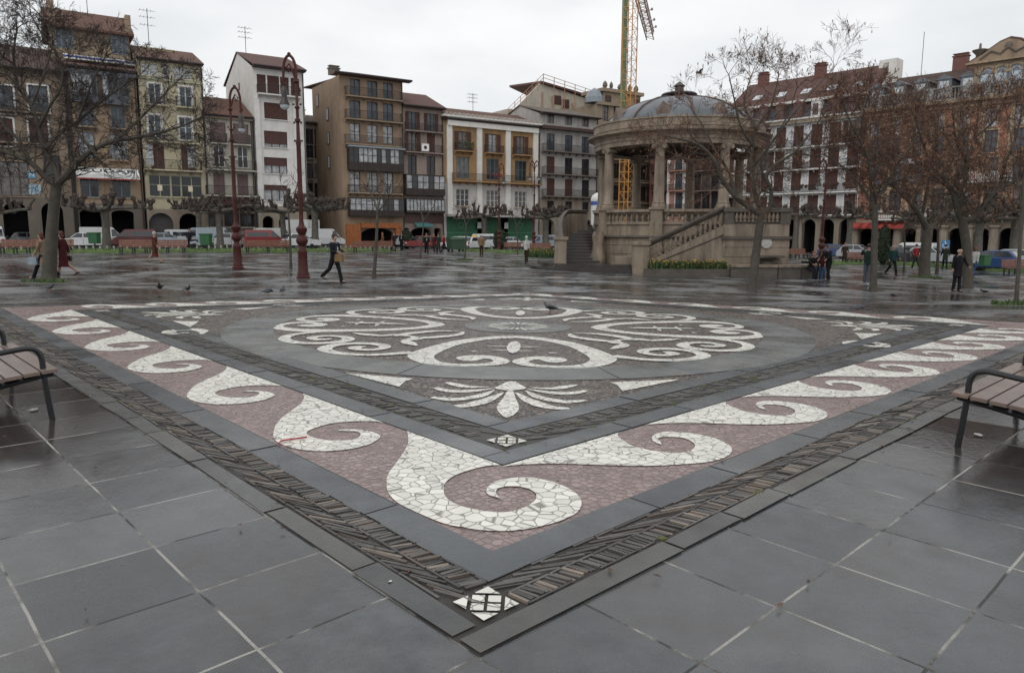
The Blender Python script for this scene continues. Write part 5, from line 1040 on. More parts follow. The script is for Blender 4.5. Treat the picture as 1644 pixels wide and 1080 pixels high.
# wall fountain + low curved kerb on the right
q = MB(); xf = LX(1228, 38.4); q.lathe([(.3, 0), (.32, .1), (.36, .45), (.2, .6), (.5, .75), (.55, .8)], 12, (xf, yf-.35, .25)); q.box(xf-.75, xf+.75, yf-.75, yf-.04, 1.0, 1.12); kpart(q, 'fountain_basin', KDK)
q = MB(); q.lathe([(.28, -.04), (.28, .04)], 12, (0, 0, 0)); q.v = [(xf+x, yf-.07+z, 1.75+y) for x, y, z in q.v]; kpart(q, 'fountain_mask', M('pale_mask', (.42, .4, .37), .7, .2, 6))
KERB = KDK; q = MB(); ptk = [(LX(1168, 38.0), yf-.9), (LX(1200, 37.8), yf-1.0), (LX(1240, 37.9), yf-1.1), (LX(1275, 38.1), yf-.9), (LX(1300, 38.6), yf-.3), (LX(1312, 39.4), yf+.6), (LX(1316, 41), yf+2)]
gz = zg(KX+xf, KY+yf)-KZ-.15; para(q, [(x, y, .54) for x, y in ptk], .5, gz, .0); kb = kpart(q, 'seat_kerb', KDK); q = MB(); para(q, [(x, y, .66) for x, y in ptk], .62, .54, .0); q.build('kerb_coping', KST, kb)
# flower bed in front of stair B
q = MB(); bx0, bx1 = LX(1040, 37.9), LX(1168, 37.9); q.box(bx0, bx1, yf-.95, yf-.8, gz-.1, .42); q.box(bx0-.15, bx0, yf-.95, yf, gz-.1, .42); kpart(q, 'bed_kerb', KDK)
q = MB(); q.box(bx0, bx1, yf-.8, yf+.0, gz-.1, .34); kpart(q, 'soil', M('wet_soil', (.03, .022, .016), .8))
fb = MB()
def leaf_blade(mb, x, y, z, h, lean, w=.02, mi=0):
    a = R.uniform(0, 2*pi); dx, dy = cos(a)*lean, sin(a)*lean; px_, py_ = -sin(a)*w, cos(a)*w
    mb.add([(x-px_, y-py_, z), (x+px_, y+py_, z), (x+dx*.5+px_*.8, y+dy*.5+py_*.8, z+h*.65), (x+dx*.5-px_*.8, y+dy*.5-py_*.8, z+h*.65), (x+dx, y+dy, z+h)], [(0, 1, 2, 3), (3, 2, 4)], mi)
def daffodils(name, lab, pts, z, n, h=.4):
    mb = MB()
    for i in range(n):
        x, y = pts(); zz = z if not callable(z) else z(x, y)
        hh = h*R.uniform(.35, 1.15); leaf_blade(mb, x, y, zz, hh, R.uniform(.03, .16), .018, R.choice((0, 0, 1)))
        if R.random() < .07: mb.ball((x, y, zz+hh*R.uniform(.75, 1.05)), .035, 5, R.choice((2, 2, 3)))
    o = mb.build(name, [M('daffodil_leaf', (.05, .095, .03), .6, .3, 6), M('daffodil_leaf_dark', (.03, .055, .022), .6, .3, 6), M('yellow_petal', (.55, .36, .03), .6, .1), M('orange_petal', (.5, .2, .02), .6, .1)]); o['kind'] = 'stuff'; tag(o, lab, 'flowers'); return o
daffodils('daffodil_bed', 'bed of green leaves and yellow daffodils below the right bandstand stair', lambda: (KX+R.uniform(bx0+.05, bx1-.05), KY+R.uniform(yf-.75, yf-.05)), KZ+.34, 2600, .5)
lp = G(868, 413); daffodils('daffodil_patch', 'patch of daffodils and grass left of the bandstand stair', lambda: (lp.x+R.uniform(-1.2, 1.9), lp.y+R.uniform(-1.0, 3.5)), lambda x, y: zg(x, y)-.02, 2600, .7)

# ================================================================== tower crane
YEL = M('crane_yellow', (.5, .225, .04), .5, .15, 2); GRB = M('green_banner', (.15, .30, .2), .7, .35, 1.2, stain=(.3, .25, .08), stain_s=.8); PKS = M('jib_steel', (.36, .27, .24), .6, .2, 3)
cY = 92.; cX = (1001-CX)/F_PX*cY; cz = zg(cX, cY); cr_ = thing('tower_crane', 'yellow lattice tower crane with a green banner rising behind the bandstand', 'crane', (cX, cY, cz), rad(-38)); hh = .63
def lattice(mb, a, b, w, h, n, r, dr):
    a, b = Vector(a), Vector(b); d = (b-a).normalized(); up = Vector((0, 0, 1)) if abs(d.z) < .9 else Vector((0, 1, 0)); sx = d.cross(up).normalized(); sz = sx.cross(d)
    cs_ = [(-w, -h), (w, -h), (w, h), (-w, h)]
    P = lambda i, f: a+(b-a)*f+sx*cs_[i][0]+sz*cs_[i][1]
    for i in range(4): mb.bar(P(i, 0), P(i, 1), r, 4)
    for j in range(n):
        for i in range(4):
            i2 = (i+1) % 4; mb.bar(P(i if j % 2 else i2, j/n), P(i2 if j % 2 else i, (j+1)/n), dr, 3); mb.bar(P(i, j/n), P(i2, j/n), dr, 3)
q = MB(); lattice(q, (0, 0, 0), (0, 0, 36), hh, hh, 30, .065, .03); q.build('mast', YEL, cr_)
q = MB(); zb = AT(1000, 215, cY).z-cz; q.add([(-hh-.12, -hh-.02, zb), (-hh-.12, hh+.02, zb), (-hh-.12, hh+.02, 35), (-hh-.12, -hh-.02, 35), (-hh-.17, -hh-.02, zb), (-hh-.17, hh+.02, zb), (-hh-.17, hh+.02, 35), (-hh-.17, -hh-.02, 35)], [(0, 1, 2, 3), (7, 6, 5, 4), (0, 4, 5, 1), (1, 5, 6, 2), (2, 6, 7, 3), (3, 7, 4, 0)]); q.build('banner', GRB, cr_)
tipw = AT(1044, 58, 124.); HJ = tipw.z; dv = Vector((tipw.x-cX, tipw.y-cY, 0)); rot = Matrix.Rotation(rad(38), 3, 'Z'); dl = rot @ dv
q = MB(); a_ = dl*(-.55); lattice(q, (a_.x, a_.y, HJ-cz), (dl.x, dl.y, HJ-cz), .55, .6, 26, .09, .04)
for f in (.62, .78, .9): p = dl*f; q.bar((p.x, p.y, HJ-cz), (p.x+1.6, p.y-1, HJ-cz+.1), .06, 4); q.ball((p.x+1.7, p.y-1, HJ-cz+.1), .22, 6)
q.build('jib', PKS, cr_)
q = MB(); q.box(-1, 1, -1, 1, 36, 37.2); q.box(-1.2, 0, -1.9, -.9, 34.2, 36.4); q.build('cab', WHITEP, cr_)
# white and blue advertising column behind the bandstand
p = AT(962, 335, 62); kz = zg(p.x, p.y); tp = AT(962, 310, 62).z-kz; ac = thing('advertising_column', 'white round column with a blue band behind the left bandstand column', 'column', (p.x, p.y, kz)); q = MB(); q.lathe([(.75, 0), (.75, .3), (.68, .35), (.68, tp-1.0)], 20); q.build('drum', WHITEP, ac); q = MB(); q.lathe([(.7, tp-1.0), (.7, tp-.7)], 20); q.build('blue_band', M('blue_band', (.03, .08, .3), .5), ac); q = MB(); q.lathe([(.7, tp-.7), (.74, tp-.55), (.6, tp-.2), (.3, tp), (0, tp+.05)], 20); q.build('cap', WHITEP, ac, smooth=True)

# ================================================================== lamps
LRED = M('oxide_red_iron', (.06, .014, .011), .5, .3, 5, .004, spec=.3); LDK = M('lamp_dark', (.03, .02, .02), .4); LGL = M('lamp_glass', (.55, .6, .62), .15, .1, 2)
def lamp(px, py, toppx, lab, scale_top=None, hook=-1, arms=None, rz=0):
    p = G(px, py); h = AT(toppx[0], toppx[1], p.y).z-p.z; k_ = h/9.0; o = thing('street_lamp', lab, 'street lamp', p, rz, 'red iron lamps of the square'); q = MB()
    q.lathe([(r*.82, z) for r, z in ((.34, 0), (.34, .06), (.29, .1), (.29, .2), (.25, .26), (.225, 1.0), (.24, 1.04), (.24, 1.1), (.17, 1.2), (.15, 1.3), (.27, 1.42), (.3, 1.55), (.22, 1.68), (.15, 1.75), (.18, 1.8), (.26, 1.9), (.27, 2.02), (.15, 2.12), (.11, 2.3), (.1, 2.6))], 16); q.build('base', LRED, o, smooth=True)
    q = MB(); zt = h-1.05; q.lathe([(.085, 2.6), (.11, 3.3), (.12, 3.4), (.095, 3.5), (.09, h*.60), (.11, h*.61), (.075, h*.63), (.065, h*.7), (.115, h*.705), (.115, h*.715), (.062, h*.72), (.062, h*.76), (.115, h*.765), (.058, h*.775), (.055, zt-.1), (.12, zt-.05), (.12, zt), (.06, zt+.05)], 12); 
    for zz in (h*.62, h*.70, h*.78, h*.84):
        for a in (0, pi): q.ball((.14*cos(a), 0, zz), .05, 6)
    q.build('post', LRED, o, smooth=True)
    for hk in (arms or [hook]):
        rr = .25; c0 = hk*rr; q = MB(); pts = [(0, 0, zt)]+[(c0-hk*rr*cos(pi*i/10), 0, zt+.35+.62*sin(pi*i/10)) for i in range(11)]+[(hk*rr*2, 0, zt-.2)]
        q.tube(pts, [.058]*12+[.04], 8); q.tube([(hk*.05, 0, zt+.1), (hk*.15, 0, zt+.45), (hk*.26, 0, zt+.65), (hk*.4, 0, zt+.5), (hk*.3, 0, zt+.35), (hk*.24, 0, zt+.5)], .04, 6); q.ball((hk*.25, 0, zt+1.02), .08, 8); q.tube([(hk*rr*2, 0, zt+.1), (hk*(rr*2+.08), 0, zt-.05), (hk*(rr*2-.06), 0, zt-.15)], .05, 6)
        ar = q.build('arm', LRED, o, smooth=True); c = (hk*rr*2, 0, 0)
        q = MB(); q.lathe([(.05, zt-.2), (.1, zt-.32), (.13, zt-.38), (.11, zt-.58), (.14, zt-.72), (.2, zt-.86), (.21, zt-.92), (.19, zt-.92)], 14, c); la = q.build('lantern', LDK, ar, smooth=True)
        q = MB(); q.lathe([(.185, zt-.91), (.17, zt-1.0), (.1, zt-1.09), (.0, zt-1.12)], 14, c, cap=False); q.build('lamp_glass', LGL, la, smooth=True)
    return o
lamp(487, 446, (471, 86), 'tallest red iron lamp post with hooked lantern in front of the white block', hook=-1)
lamp(382, 431, (377, 138), 'red iron lamp post with hooked lantern before the low cream house', hook=1)
lamp(801, 403, (803, 262), 'small far red lamp post with a dark shrub at its foot', hook=1)
lamp(857, 402, (857, 258), 'far double armed red lamp post beside the grey balcony house', arms=[-1, 1])
lamp(1317, 428, (1314, 255), 'far red lamp post behind the seated people on the right', hook=-1)
# ================================================================== planting strips beyond the square
def grass_strip(name, pts, width, lab_kind='stuff'):
    """turf band along photo points (near edge), blades on top"""
    P = [G(*p) for p in pts]; mb = MB(); vs = []; acc = []
    for i, p in enumerate(P):
        d = (P[min(i+1, len(P)-1)]-P[max(i-1, 0)]); d.z = 0; d.normalize(); n = Vector((-d.y, d.x, 0)); n = n if n.y > 0 else -n
        for w, h in ((0, 0), (.05, .16), (width-.05, .18), (width, 0)):
            q = p+n*w; vs.append((q.x, q.y, zg(q.x, q.y)+h))
    k = 4; mb.add(vs, [(i*k+j, i*k+j+1, (i+1)*k+j+1, (i+1)*k+j) for i in range(len(P)-1) for j in range(3)])
    for i in range(len(P)-1):
        a, b = P[i], P[i+1]; L_ = (b-a).length; d = (b-a).normalized(); n = Vector((-d.y, d.x, 0)); n = n if n.y > 0 else -n
        for _ in range(int(L_*26)):
            q = a+d*R.uniform(0, L_)+n*(width*R.random()**1.6); leaf_blade(mb, q.x, q.y, zg(q.x, q.y)+.14, R.uniform(.08, .26), R.uniform(.02, .1), .03, R.choice((0, 0, 1)))
    o = mb.build(name, [M('turf_green', (.085, .135, .035), .8, .35, 2.5), M('turf_dark', (.05, .085, .025), .8, .35, 2.5)]); o['kind'] = 'stuff'; return o
grass_strip('grass', [(-60, 406.5), (90, 405.5), (250, 405), (420, 404.5), (560, 404), (640, 404)], 3.2)
grass_strip('grass', [(735, 403), (800, 405), (872, 408)], 2.6)
grass_strip('grass', [(1330, 425), (1420, 424), (1500, 428), (1560, 433), (1660, 440)], 2.6)
# low white edging stones of the turf
q = MB(); 
for pa, pb, n in (((-40, 401), (640, 399), 70), ((735, 399), (872, 402), 10)):
    A_, B_ = G(*pa), G(*pb)
    for i in range(n):
        c = A_.lerp(B_, i/n); q.box(c.x-.06, c.x+.06, c.y-.06, c.y+.06, zg(c.x, c.y), zg(c.x, c.y)+.26)
e_ = q.build('edging_stones', M('edging_white', (.36, .36, .32), .7)); e_['kind'] = 'stuff'

# ================================================================== bare trees
BARK = M('plane_bark', (.062, .052, .042), .75, .4, 5, .02, stain=(.045, .052, .025), stain_s=1.2, stain_a=.8); TWIG = M('twig_brown', (.04, .027, .023), .8, .35, 2); TWIGR = M('twig_russet', (.088, .046, .032), .8, .35, 2); SEED = M('seed_pods', (.16, .085, .04), .8, .4, 3)
def rvec(rr): 
    z = rr.uniform(-1, 1); a = rr.uniform(0, 2*pi); s = sqrt(1-z*z); return Vector((s*cos(a), s*sin(a), z))
def branch(L_, T_, p, d, ln, r, depth, rr, up=.12, spread=.6, tmin=.006, seed=None, droop=0):
    n = 4; pts = [p.copy()]; rad_ = [r]; q = p.copy(); dd = d.normalized()
    for i in range(n):
        dd = (dd+rvec(rr)*.22+Vector((0, 0, up))*.5-Vector((0, 0, droop))).normalized(); q = q+dd*(ln/n); pts.append(q.copy()); rad_.append(max(tmin*.7, r*(1-.45*(i+1)/n)))
    if r > .022: L_.tube(pts, rad_, 6 if r > .05 else 5, 0, cap=False)
    else: T_.tube(pts, rad_, 3, 0, cap=False)
    if depth <= 0:
        if seed and rr.random() < seed: T_.ball(tuple(q), (.02, .02, .06), 4, 1)
        return
    k = rr.choice((2, 3, 3)) if depth > 1 else rr.choice((3, 4))
    for j in range(k):
        i = rr.randint(2, n) if j else n; nd_ = (dd+rvec(rr)*spread).normalized(); branch(L_, T_, pts[i], nd_, ln*rr.uniform(.58, .85), max(tmin, rad_[i]*(.78 if j == 0 else .6)), depth-1, rr, up, spread, tmin, seed, droop)
def big_tree(name, lab, Y, trunk, limbs, seed, twig=None, depth=4, dens=1., seedp=None, tmin=.006, jit=1.0, upr=.04, cat='tree', group='bare trees of the square', lenk=1.):
    """trunk / limbs: photo polylines with radii, limbs also carry a depth offset at their tip"""
    rr = random.Random(seed); base = AT(trunk[0][0], trunk[0][1], Y); base.z = zg(base.x, base.y); o = thing(name, lab, cat, base, 0, group)
    tb = MB(); pts = smooth_open([tuple(AT(x, y, Y)-base)+(r,) for x, y, r in trunk], 3); pts = [(-.0+x, y, z, r) for x, y, z, r in pts]
    pts[0] = (pts[0][0], pts[0][1], -.15, pts[0][3]*1.35); tb.tube([p[:3] for p in pts], [p[3] for p in pts], 12, cap=False); o_t = None
    tw = MB(); L2 = MB()
    for pl, dy in limbs:
        m = len(pl); P3 = [tuple(AT(x, y, Y+dy*i/(m-1)*jit)-base)+(r,) for i, (x, y, r) in enumerate(pl)]; P3 = smooth_open(P3, 4); tb.tube([p[:3] for p in P3], [p[3] for p in P3], 8, cap=False)
        n = len(P3)
        for i in range(2, n):
            p = Vector(P3[i][:3]); d = (Vector(P3[i][:3])-Vector(P3[i-1][:3])).normalized(); f = i/(n-1)
            if i == n-1:
                for _ in range(3): branch(tb, tw, p, d+rvec(rr)*.6, rr.uniform(.4, .65)*lenk, P3[i][3]*.8, depth-1, rr, upr, .75, tmin, seedp)
            for _ in range(2):
                if rr.random() < dens*(.3+.6*f):
                    branch(tb, tw, p, d*.45+rvec(rr)*1.0+Vector((0, 0, .15)), rr.uniform(.38, .8)*lenk, max(tmin*1.5, P3[i][3]*.42), depth-1-(rr.random() < .3), rr, upr, .75, tmin, seedp)
    tb.build('trunk', BARK, o, smooth=True); tw.build('crown', [twig or TWIG, SEED], o); return o
def tuft(px, py, lab, r=.45):
    p = G(px, py); mb = MB()
    for _ in range(420): a = R.uniform(0, 2*pi); k = r*sqrt(R.random()); leaf_blade(mb, p.x+cos(a)*k, p.y+sin(a)*k*.8, p.z-.01, R.uniform(.05, .16), R.uniform(.01, .06), .012, R.choice((0, 1)))
    o = mb.build('grass_tuft', [M('turf_green', (0, 0, 0)), M('turf_dark', (0, 0, 0))]); o['kind'] = 'stuff'; return tag(o, lab, 'grass')
big_tree('bare_tree', 'large bare tree with spreading mossy limbs at the left, two women passing behind', G(78, 449).y,
    [(78, 450, .26), (80, 420, .23), (83, 380, .20), (87, 330, .18), (91, 295, .17)],
    [([(91, 297, .14), (108, 280, .12), (128, 258, .10), (150, 240, .09), (185, 226, .075), (235, 218, .055), (285, 205, .035), (315, 192, .025)], -1.2),
     ([(150, 240, .06), (135, 225, .05), (118, 200, .045), (112, 170, .03)], .6),
     ([(185, 226, .06), (215, 200, .05), (250, 165, .035), (285, 130, .025)], 1.5),
     ([(95, 290, .12), (85, 262, .10), (72, 240, .09), (62, 205, .08), (50, 170, .065), (30, 140, .05), (22, 90, .035), (28, 45, .025)], .8),
     ([(72, 240, .08), (95, 215, .07), (125, 195, .055), (160, 165, .045), (195, 140, .035), (225, 120, .022)], 1.8),
     ([(62, 205, .06), (80, 170, .05), (100, 135, .04), (95, 95, .03), (70, 60, .025), (50, 25, .02)], -1.0),
     ([(90, 298, .12), (70, 282, .10), (50, 262, .09), (20, 248, .075), (-10, 240, .06), (-50, 225, .04)], -.8),
     ([(50, 262, .07), (30, 225, .06), (5, 200, .05), (-20, 160, .035), (-30, 120, .025)], 1.2),
     ([(30, 140, .04), (5, 110, .035), (-15, 70, .025)], -.5), ([(50, 170, .045), (70, 120, .035), (85, 60, .025), (60, 20, .02)], .9), ([(235, 218, .045), (270, 235, .03), (305, 240, .02)], -.5), ([(125, 195, .045), (145, 140, .035), (170, 90, .022)], -.9)],
    3, TWIG, 5, 1.15, None, .007, lenk=.95)
tuft(70, 453, 'green grass tuft round the foot of the left bare tree', .7)
big_tree('bare_tree', 'bare forked tree with russet twigs in front of the right bandstand stair', G(1207, 464).y,
    [(1207, 465, .20), (1211, 430, .175), (1216, 390, .16), (1222, 345, .155)],
    [([(1222, 345, .11), (1205, 335, .105), (1180, 315, .1), (1160, 288, .085), (1145, 255, .07), (1120, 232, .05), (1085, 222, .035), (1055, 216, .02)], -1.0),
     ([(1180, 315, .075), (1172, 280, .06), (1150, 245, .05), (1130, 205, .035), (1110, 175, .02)], .8), ([(1145, 255, .05), (1115, 258, .035), (1085, 250, .02)], .6),
     ([(1222, 345, .10), (1212, 310, .085), (1206, 270, .075), (1209, 235, .06), (1215, 205, .05), (1238, 170, .035), (1250, 120, .02)], .6),
     ([(1209, 235, .05), (1190, 205, .04), (1180, 165, .03), (1170, 120, .02)], -.8), ([(1215, 205, .04), (1195, 170, .03), (1205, 125, .02)], 1.0),
     ([(1224, 345, .10), (1236, 332, .085), (1238, 305, .075), (1230, 282, .065), (1248, 262, .055), (1275, 245, .045), (1300, 215, .03), (1325, 180, .02)], -.8),
     ([(1238, 305, .05), (1222, 262, .045), (1250, 215, .035), (1285, 170, .03), (1320, 130, .02), (1340, 108, .014)], 1.2), ([(1275, 245, .04), (1310, 250, .025), (1345, 240, .015)], .5), ([(1206, 270, .05), (1235, 235, .035), (1262, 190, .025), (1280, 140, .018)], -1.2)],
    8, TWIGR, 5, .68, .06, .006, lenk=1.0)
big_tree('bare_tree', 'slim bare tree beside the man taking a photograph', G(1402, 468).y,
    [(1402, 469, .14), (1403, 430, .125), (1404, 380, .115), (1405, 335, .11)],
    [([(1405, 338, .085), (1410, 318, .075), (1424, 296, .06), (1440, 265, .05), (1462, 235, .035), (1480, 200, .02)], .9), ([(1408, 322, .075), (1400, 296, .065), (1394, 255, .055), (1380, 225, .04), (1365, 195, .025), (1352, 165, .018)], -.7),
     ([(1404, 336, .07), (1390, 310, .055), (1368, 282, .045), (1345, 262, .03), (1325, 250, .018)], 1.0), ([(1424, 296, .045), (1455, 285, .035), (1490, 280, .02)], -.9), ([(1394, 255, .045), (1408, 215, .035), (1418, 170, .022)], .6), ([(1380, 225, .035), (1385, 190, .025), (1395, 155, .016)], -.4)],
    21, TWIGR, 5, 1.45, .1, .0065, lenk=1.0)
big_tree('bare_tree', 'dark leaning bare tree with grass at its foot left of the old man', G(1484, 444).y,
    [(1484, 445, .32), (1485, 415, .28), (1488, 385, .27), (1490, 368, .26)],
    [([(1490, 372, .19), (1480, 350, .17), (1462, 325, .15), (1440, 302, .12), (1418, 285, .09), (1395, 255, .06), (1370, 230, .04)], -1.), ([(1490, 370, .18), (1508, 350, .15), (1524, 332, .13), (1535, 305, .1), (1545, 265, .075), (1550, 220, .05)], 1.5),
     ([(1462, 325, .11), (1455, 285, .09), (1470, 245, .07), (1465, 200, .045)], 1.4), ([(1440, 302, .09), (1425, 250, .065), (1430, 205, .04)], .7), ([(1480, 350, .11), (1490, 300, .09), (1505, 250, .065), (1500, 195, .04)], -1.4)],
    34, TWIGR, 5, 1.45, .12, .010, lenk=1.35)
tuft(1484, 446, 'green grass tuft round the foot of the dark leaning tree', .9)
big_tree('bare_tree', 'broad bare tree with russet twigs standing beside the old man with a cane', G(1553, 463).y,
    [(1553, 464, .22), (1554, 430, .195), (1551, 390, .185), (1545, 355, .19)],
    [([(1545, 358, .13), (1536, 335, .125), (1530, 312, .115), (1515, 285, .09), (1495, 262, .07), (1480, 225, .05), (1470, 190, .03)], -.8), ([(1538, 335, .115), (1548, 300, .1), (1552, 260, .08), (1566, 220, .06), (1570, 175, .035)], 1.0),
     ([(1548, 356, .13), (1565, 350, .11), (1578, 330, .1), (1605, 305, .085), (1630, 290, .07), (1655, 270, .05), (1680, 240, .03)], -.9), ([(1605, 305, .07), (1612, 265, .06), (1630, 225, .045), (1640, 180, .03)], .9), ([(1552, 260, .06), (1535, 225, .045), (1530, 185, .03)], -1.2), ([(1515, 285, .06), (1530, 250, .05), (1515, 210, .035)], 1.3), ([(1630, 290, .05), (1650, 240, .04), (1665, 195, .03)], .6), ([(1566, 220, .045), (1595, 195, .035), (1610, 165, .02)], -.7)],
    55, TWIGR, 5, 1.45, .12, .007, lenk=1.1)
big_tree('bare_tree', 'thin young bare tree at the right edge of the square', G(1632, 489).y,
    [(1631, 490, .055), (1636, 420, .045), (1641, 340, .04), (1645, 280, .035)], [([(1641, 330, .03), (1632, 280, .025), (1624, 225, .018), (1618, 190, .01)], .4), ([(1644, 290, .03), (1655, 240, .02), (1650, 190, .012)], -.4), ([(1639, 360, .025), (1660, 320, .02), (1675, 270, .012)], .3)], 71, TWIGR, 3, 1., .2, .006)
tuft(1628, 489, 'green grass tuft round the young tree at the right edge', .55)
def sapling(px, py, top, lab, fork, seed, r=.07):
    Y = G(px, py).y; x1, y1 = top; pts = [(px, py, r), (px+(x1-px)*.5+1, py+(y1-py)*.5, r*.8), (x1, y1, r*.65)]
    return big_tree('young_tree', lab, Y, pts, [([(x1, y1, r*.5), ((x1+fx)/2+2, (y1+fy)/2, r*.4), (fx, fy, r*.2)], dy) for fx, fy, dy in fork], seed, TWIG, 2, .6, None, .012, group='young trees of the square')
sapling(467, 431, (463, 345), 'thin young tree directly left of the tallest lamp post', [(452, 300, .5), (478, 290, -.5)], 5)
sapling(600, 446, (606, 340), 'young pollarded tree right of the man carrying a tan bag', [(590, 300, .6), (625, 315, -.5), (612, 285, .3)], 6, .085)
sapling(674, 415, (680, 355), 'young tree in front of the teal shop awning', [(668, 325, .8), (700, 322, -.5)], 7)
sapling(746, 417, (748, 362), 'thin young tree before the green shopfront with grass at its foot', [(738, 340, .5), (758, 338, -.5)], 9)
sapling(1451, 437, (1452, 370), 'thin young tree between the man in green and the red jacket', [(1446, 330, .6), (1465, 325, -.6)], 10)
sapling(1504, 440, (1506, 372), 'dark young tree under the blue parking sign', [(1495, 335, .8), (1518, 330, -.5)], 12, .1)
sapling(831, 409, (829, 362), 'young tree left of the person in a white hood', [(818, 342, .5), (842, 340, -.5)], 13)
sapling(1289, 408, (1287, 352), 'slender young tree behind the seated people', [(1275, 315, .5), (1300, 310, -.6)], 14)
tuft(746, 418, 'green grass tuft round the thin young tree before the green shopfront', .6)

# pollarded plane trees along the road: knuckled arms, no twigs
POLB = M('pollard_bark', (.10, .09, .075), .8, .45, 3.5, .03, stain=(.07, .075, .05), stain_s=1.5, stain_a=.8); KNOB = M('pollard_knuckle', (.05, .037, .031), .85, .4, 4)
def pollard(px, py, h_px, span_px, lab, seed, r_px=5):
    p = G(px, py); k_ = p.y/F_PX; h = h_px*k_; sp = span_px*k_; r = r_px*k_; rr = random.Random(seed); o = thing('pollarded_plane', lab, 'tree', p, rr.uniform(0, 6), 'pollarded planes along the road')
    q = MB(); q.tube([(0, 0, -.1), (.03, 0, h*.3), (0, .04, h*.7), (0, 0, h)], [r*1.35, r*1.02, r*.92, r*1.15], 10); c = MB(); q2 = MB(); n = rr.choice((5, 6, 7))
    for i in range(n):
        a = 2*pi*i/n+rr.uniform(-.25, .25); L_ = sp*rr.uniform(.75, 1.1); pts = [Vector((0, 0, h-.15))]; d = Vector((cos(a), sin(a), rr.uniform(.2, .5))); m = 6
        for j in range(m): d = (d+rvec(rr)*.3); d.z = d.z*.55+rr.uniform(-.02, .1); d.normalize(); pts.append(pts[-1]+d*(L_/m))
        q.tube(pts, [r*.75, r*.6, r*.5, r*.46, r*.42, r*.4, r*.35], 7)
        for j in range(2, m+1):
            if rr.random() < .85:
                kc = pts[j]+Vector((rr.uniform(-.1, .1), rr.uniform(-.1, .1), rr.uniform(0, .15))); c.ball(tuple(kc), (r*rr.uniform(.5, .9),)*3, 7)
                for _ in range(rr.choice((1, 2, 2))):
                    dd = Vector((rr.uniform(-.6, .6), rr.uniform(-.6, .6), 1)).normalized(); e = kc+dd*rr.uniform(.35, 1.0); c.tube([kc, (kc+e)/2+rvec(rr)*.08, e], [r*.42, r*.36, r*.26], 5); c.ball(tuple(e), (r*rr.uniform(.4, .75),)*3, 6)
                    for _ in range(3): c.bar(e, e+Vector((rr.uniform(-.25, .25), rr.uniform(-.25, .25), rr.uniform(.15, .5))), .015, 3)
    q.build('trunk', POLB, o, smooth=True); c.build('crown', KNOB, o, smooth=True); return o
for a in [(-30, 404, 62, 75, 'pollarded plane at the far left edge before the brown stone house', 1, 6), (172, 398, 62, 70, 'pollarded plane with thick pale trunk before the tan house with the white awning', 2, 6), (354, 398, 58, 62, 'pollarded plane in front of the low cream house beside the far lamp', 3, 5), (322, 396, 60, 45, 'pollarded plane before the right arch of the cream house', 12, 4.5),
          (456, 396, 56, 50, 'pollarded plane before the white apartment block', 4, 4.5), (507, 398, 62, 60, 'pollarded plane at the mouth of the side street', 5, 5.5), (777, 398, 50, 52, 'pollarded plane before the left half of the green shopfront', 6, 4), (793, 396, 50, 40, 'pollarded plane right of centre before the green shopfront', 7, 4), (876, 400, 50, 45, 'pollarded plane beside the left bandstand stair', 8, 5),
          (1276, 408, 62, 55, 'pollarded plane left of the seated people before the arcade', 9, 4.5), (1361, 412, 62, 58, 'pollarded plane before the red arcade awning', 10, 4.5), (1480, 418, 64, 60, 'pollarded plane behind the dark leaning tree', 11, 5), (1568, 424, 70, 66, 'pollarded plane behind the person in white', 14, 6), (1624, 424, 78, 70, 'pollarded plane at the right before the brick arcade', 15, 6)]: pollard(*a)

# clipped shrubs
SHR = M('clipped_shrub_leaf', (.022, .035, .016), .8, .5, 6)
def shrub(px, py, wpx, hpx, lab, m=SHR):
    p = G(px, py); k_ = p.y/F_PX; w, h = wpx*k_/2, hpx*k_; mb = MB(); mb.ball((0, 0, h*.5), (w*.86, w*.86, h*.48), 14)
    for _ in range(900):
        v = rvec(R); c = Vector((v.x*w, v.y*w, h*.5+v.z*h*.5))*1.0; a = rvec(R)*.12; b_ = rvec(R)*.12; mb.add([c-a, c+b_, c+a], [(0, 1, 2)])
    o = thing('clipped_shrub', lab, 'shrub', p); mb.build('foliage', m, o); q = MB(); q.bar((0, 0, -.05), (0, 0, h*.3), .06, 6); q.build('stem', BARK, o)
shrub(652, 398, 20, 28, 'round dark clipped shrub before the orange boarded shop'); shrub(803, 401, 22, 32, 'dark shrub round the foot of the far red lamp'); shrub(1417, 425, 17, 62, 'tall dark cypress shaped shrub before the brick arcade'); shrub(406, 389, 13, 14, 'small dark pot bush behind the left benches')

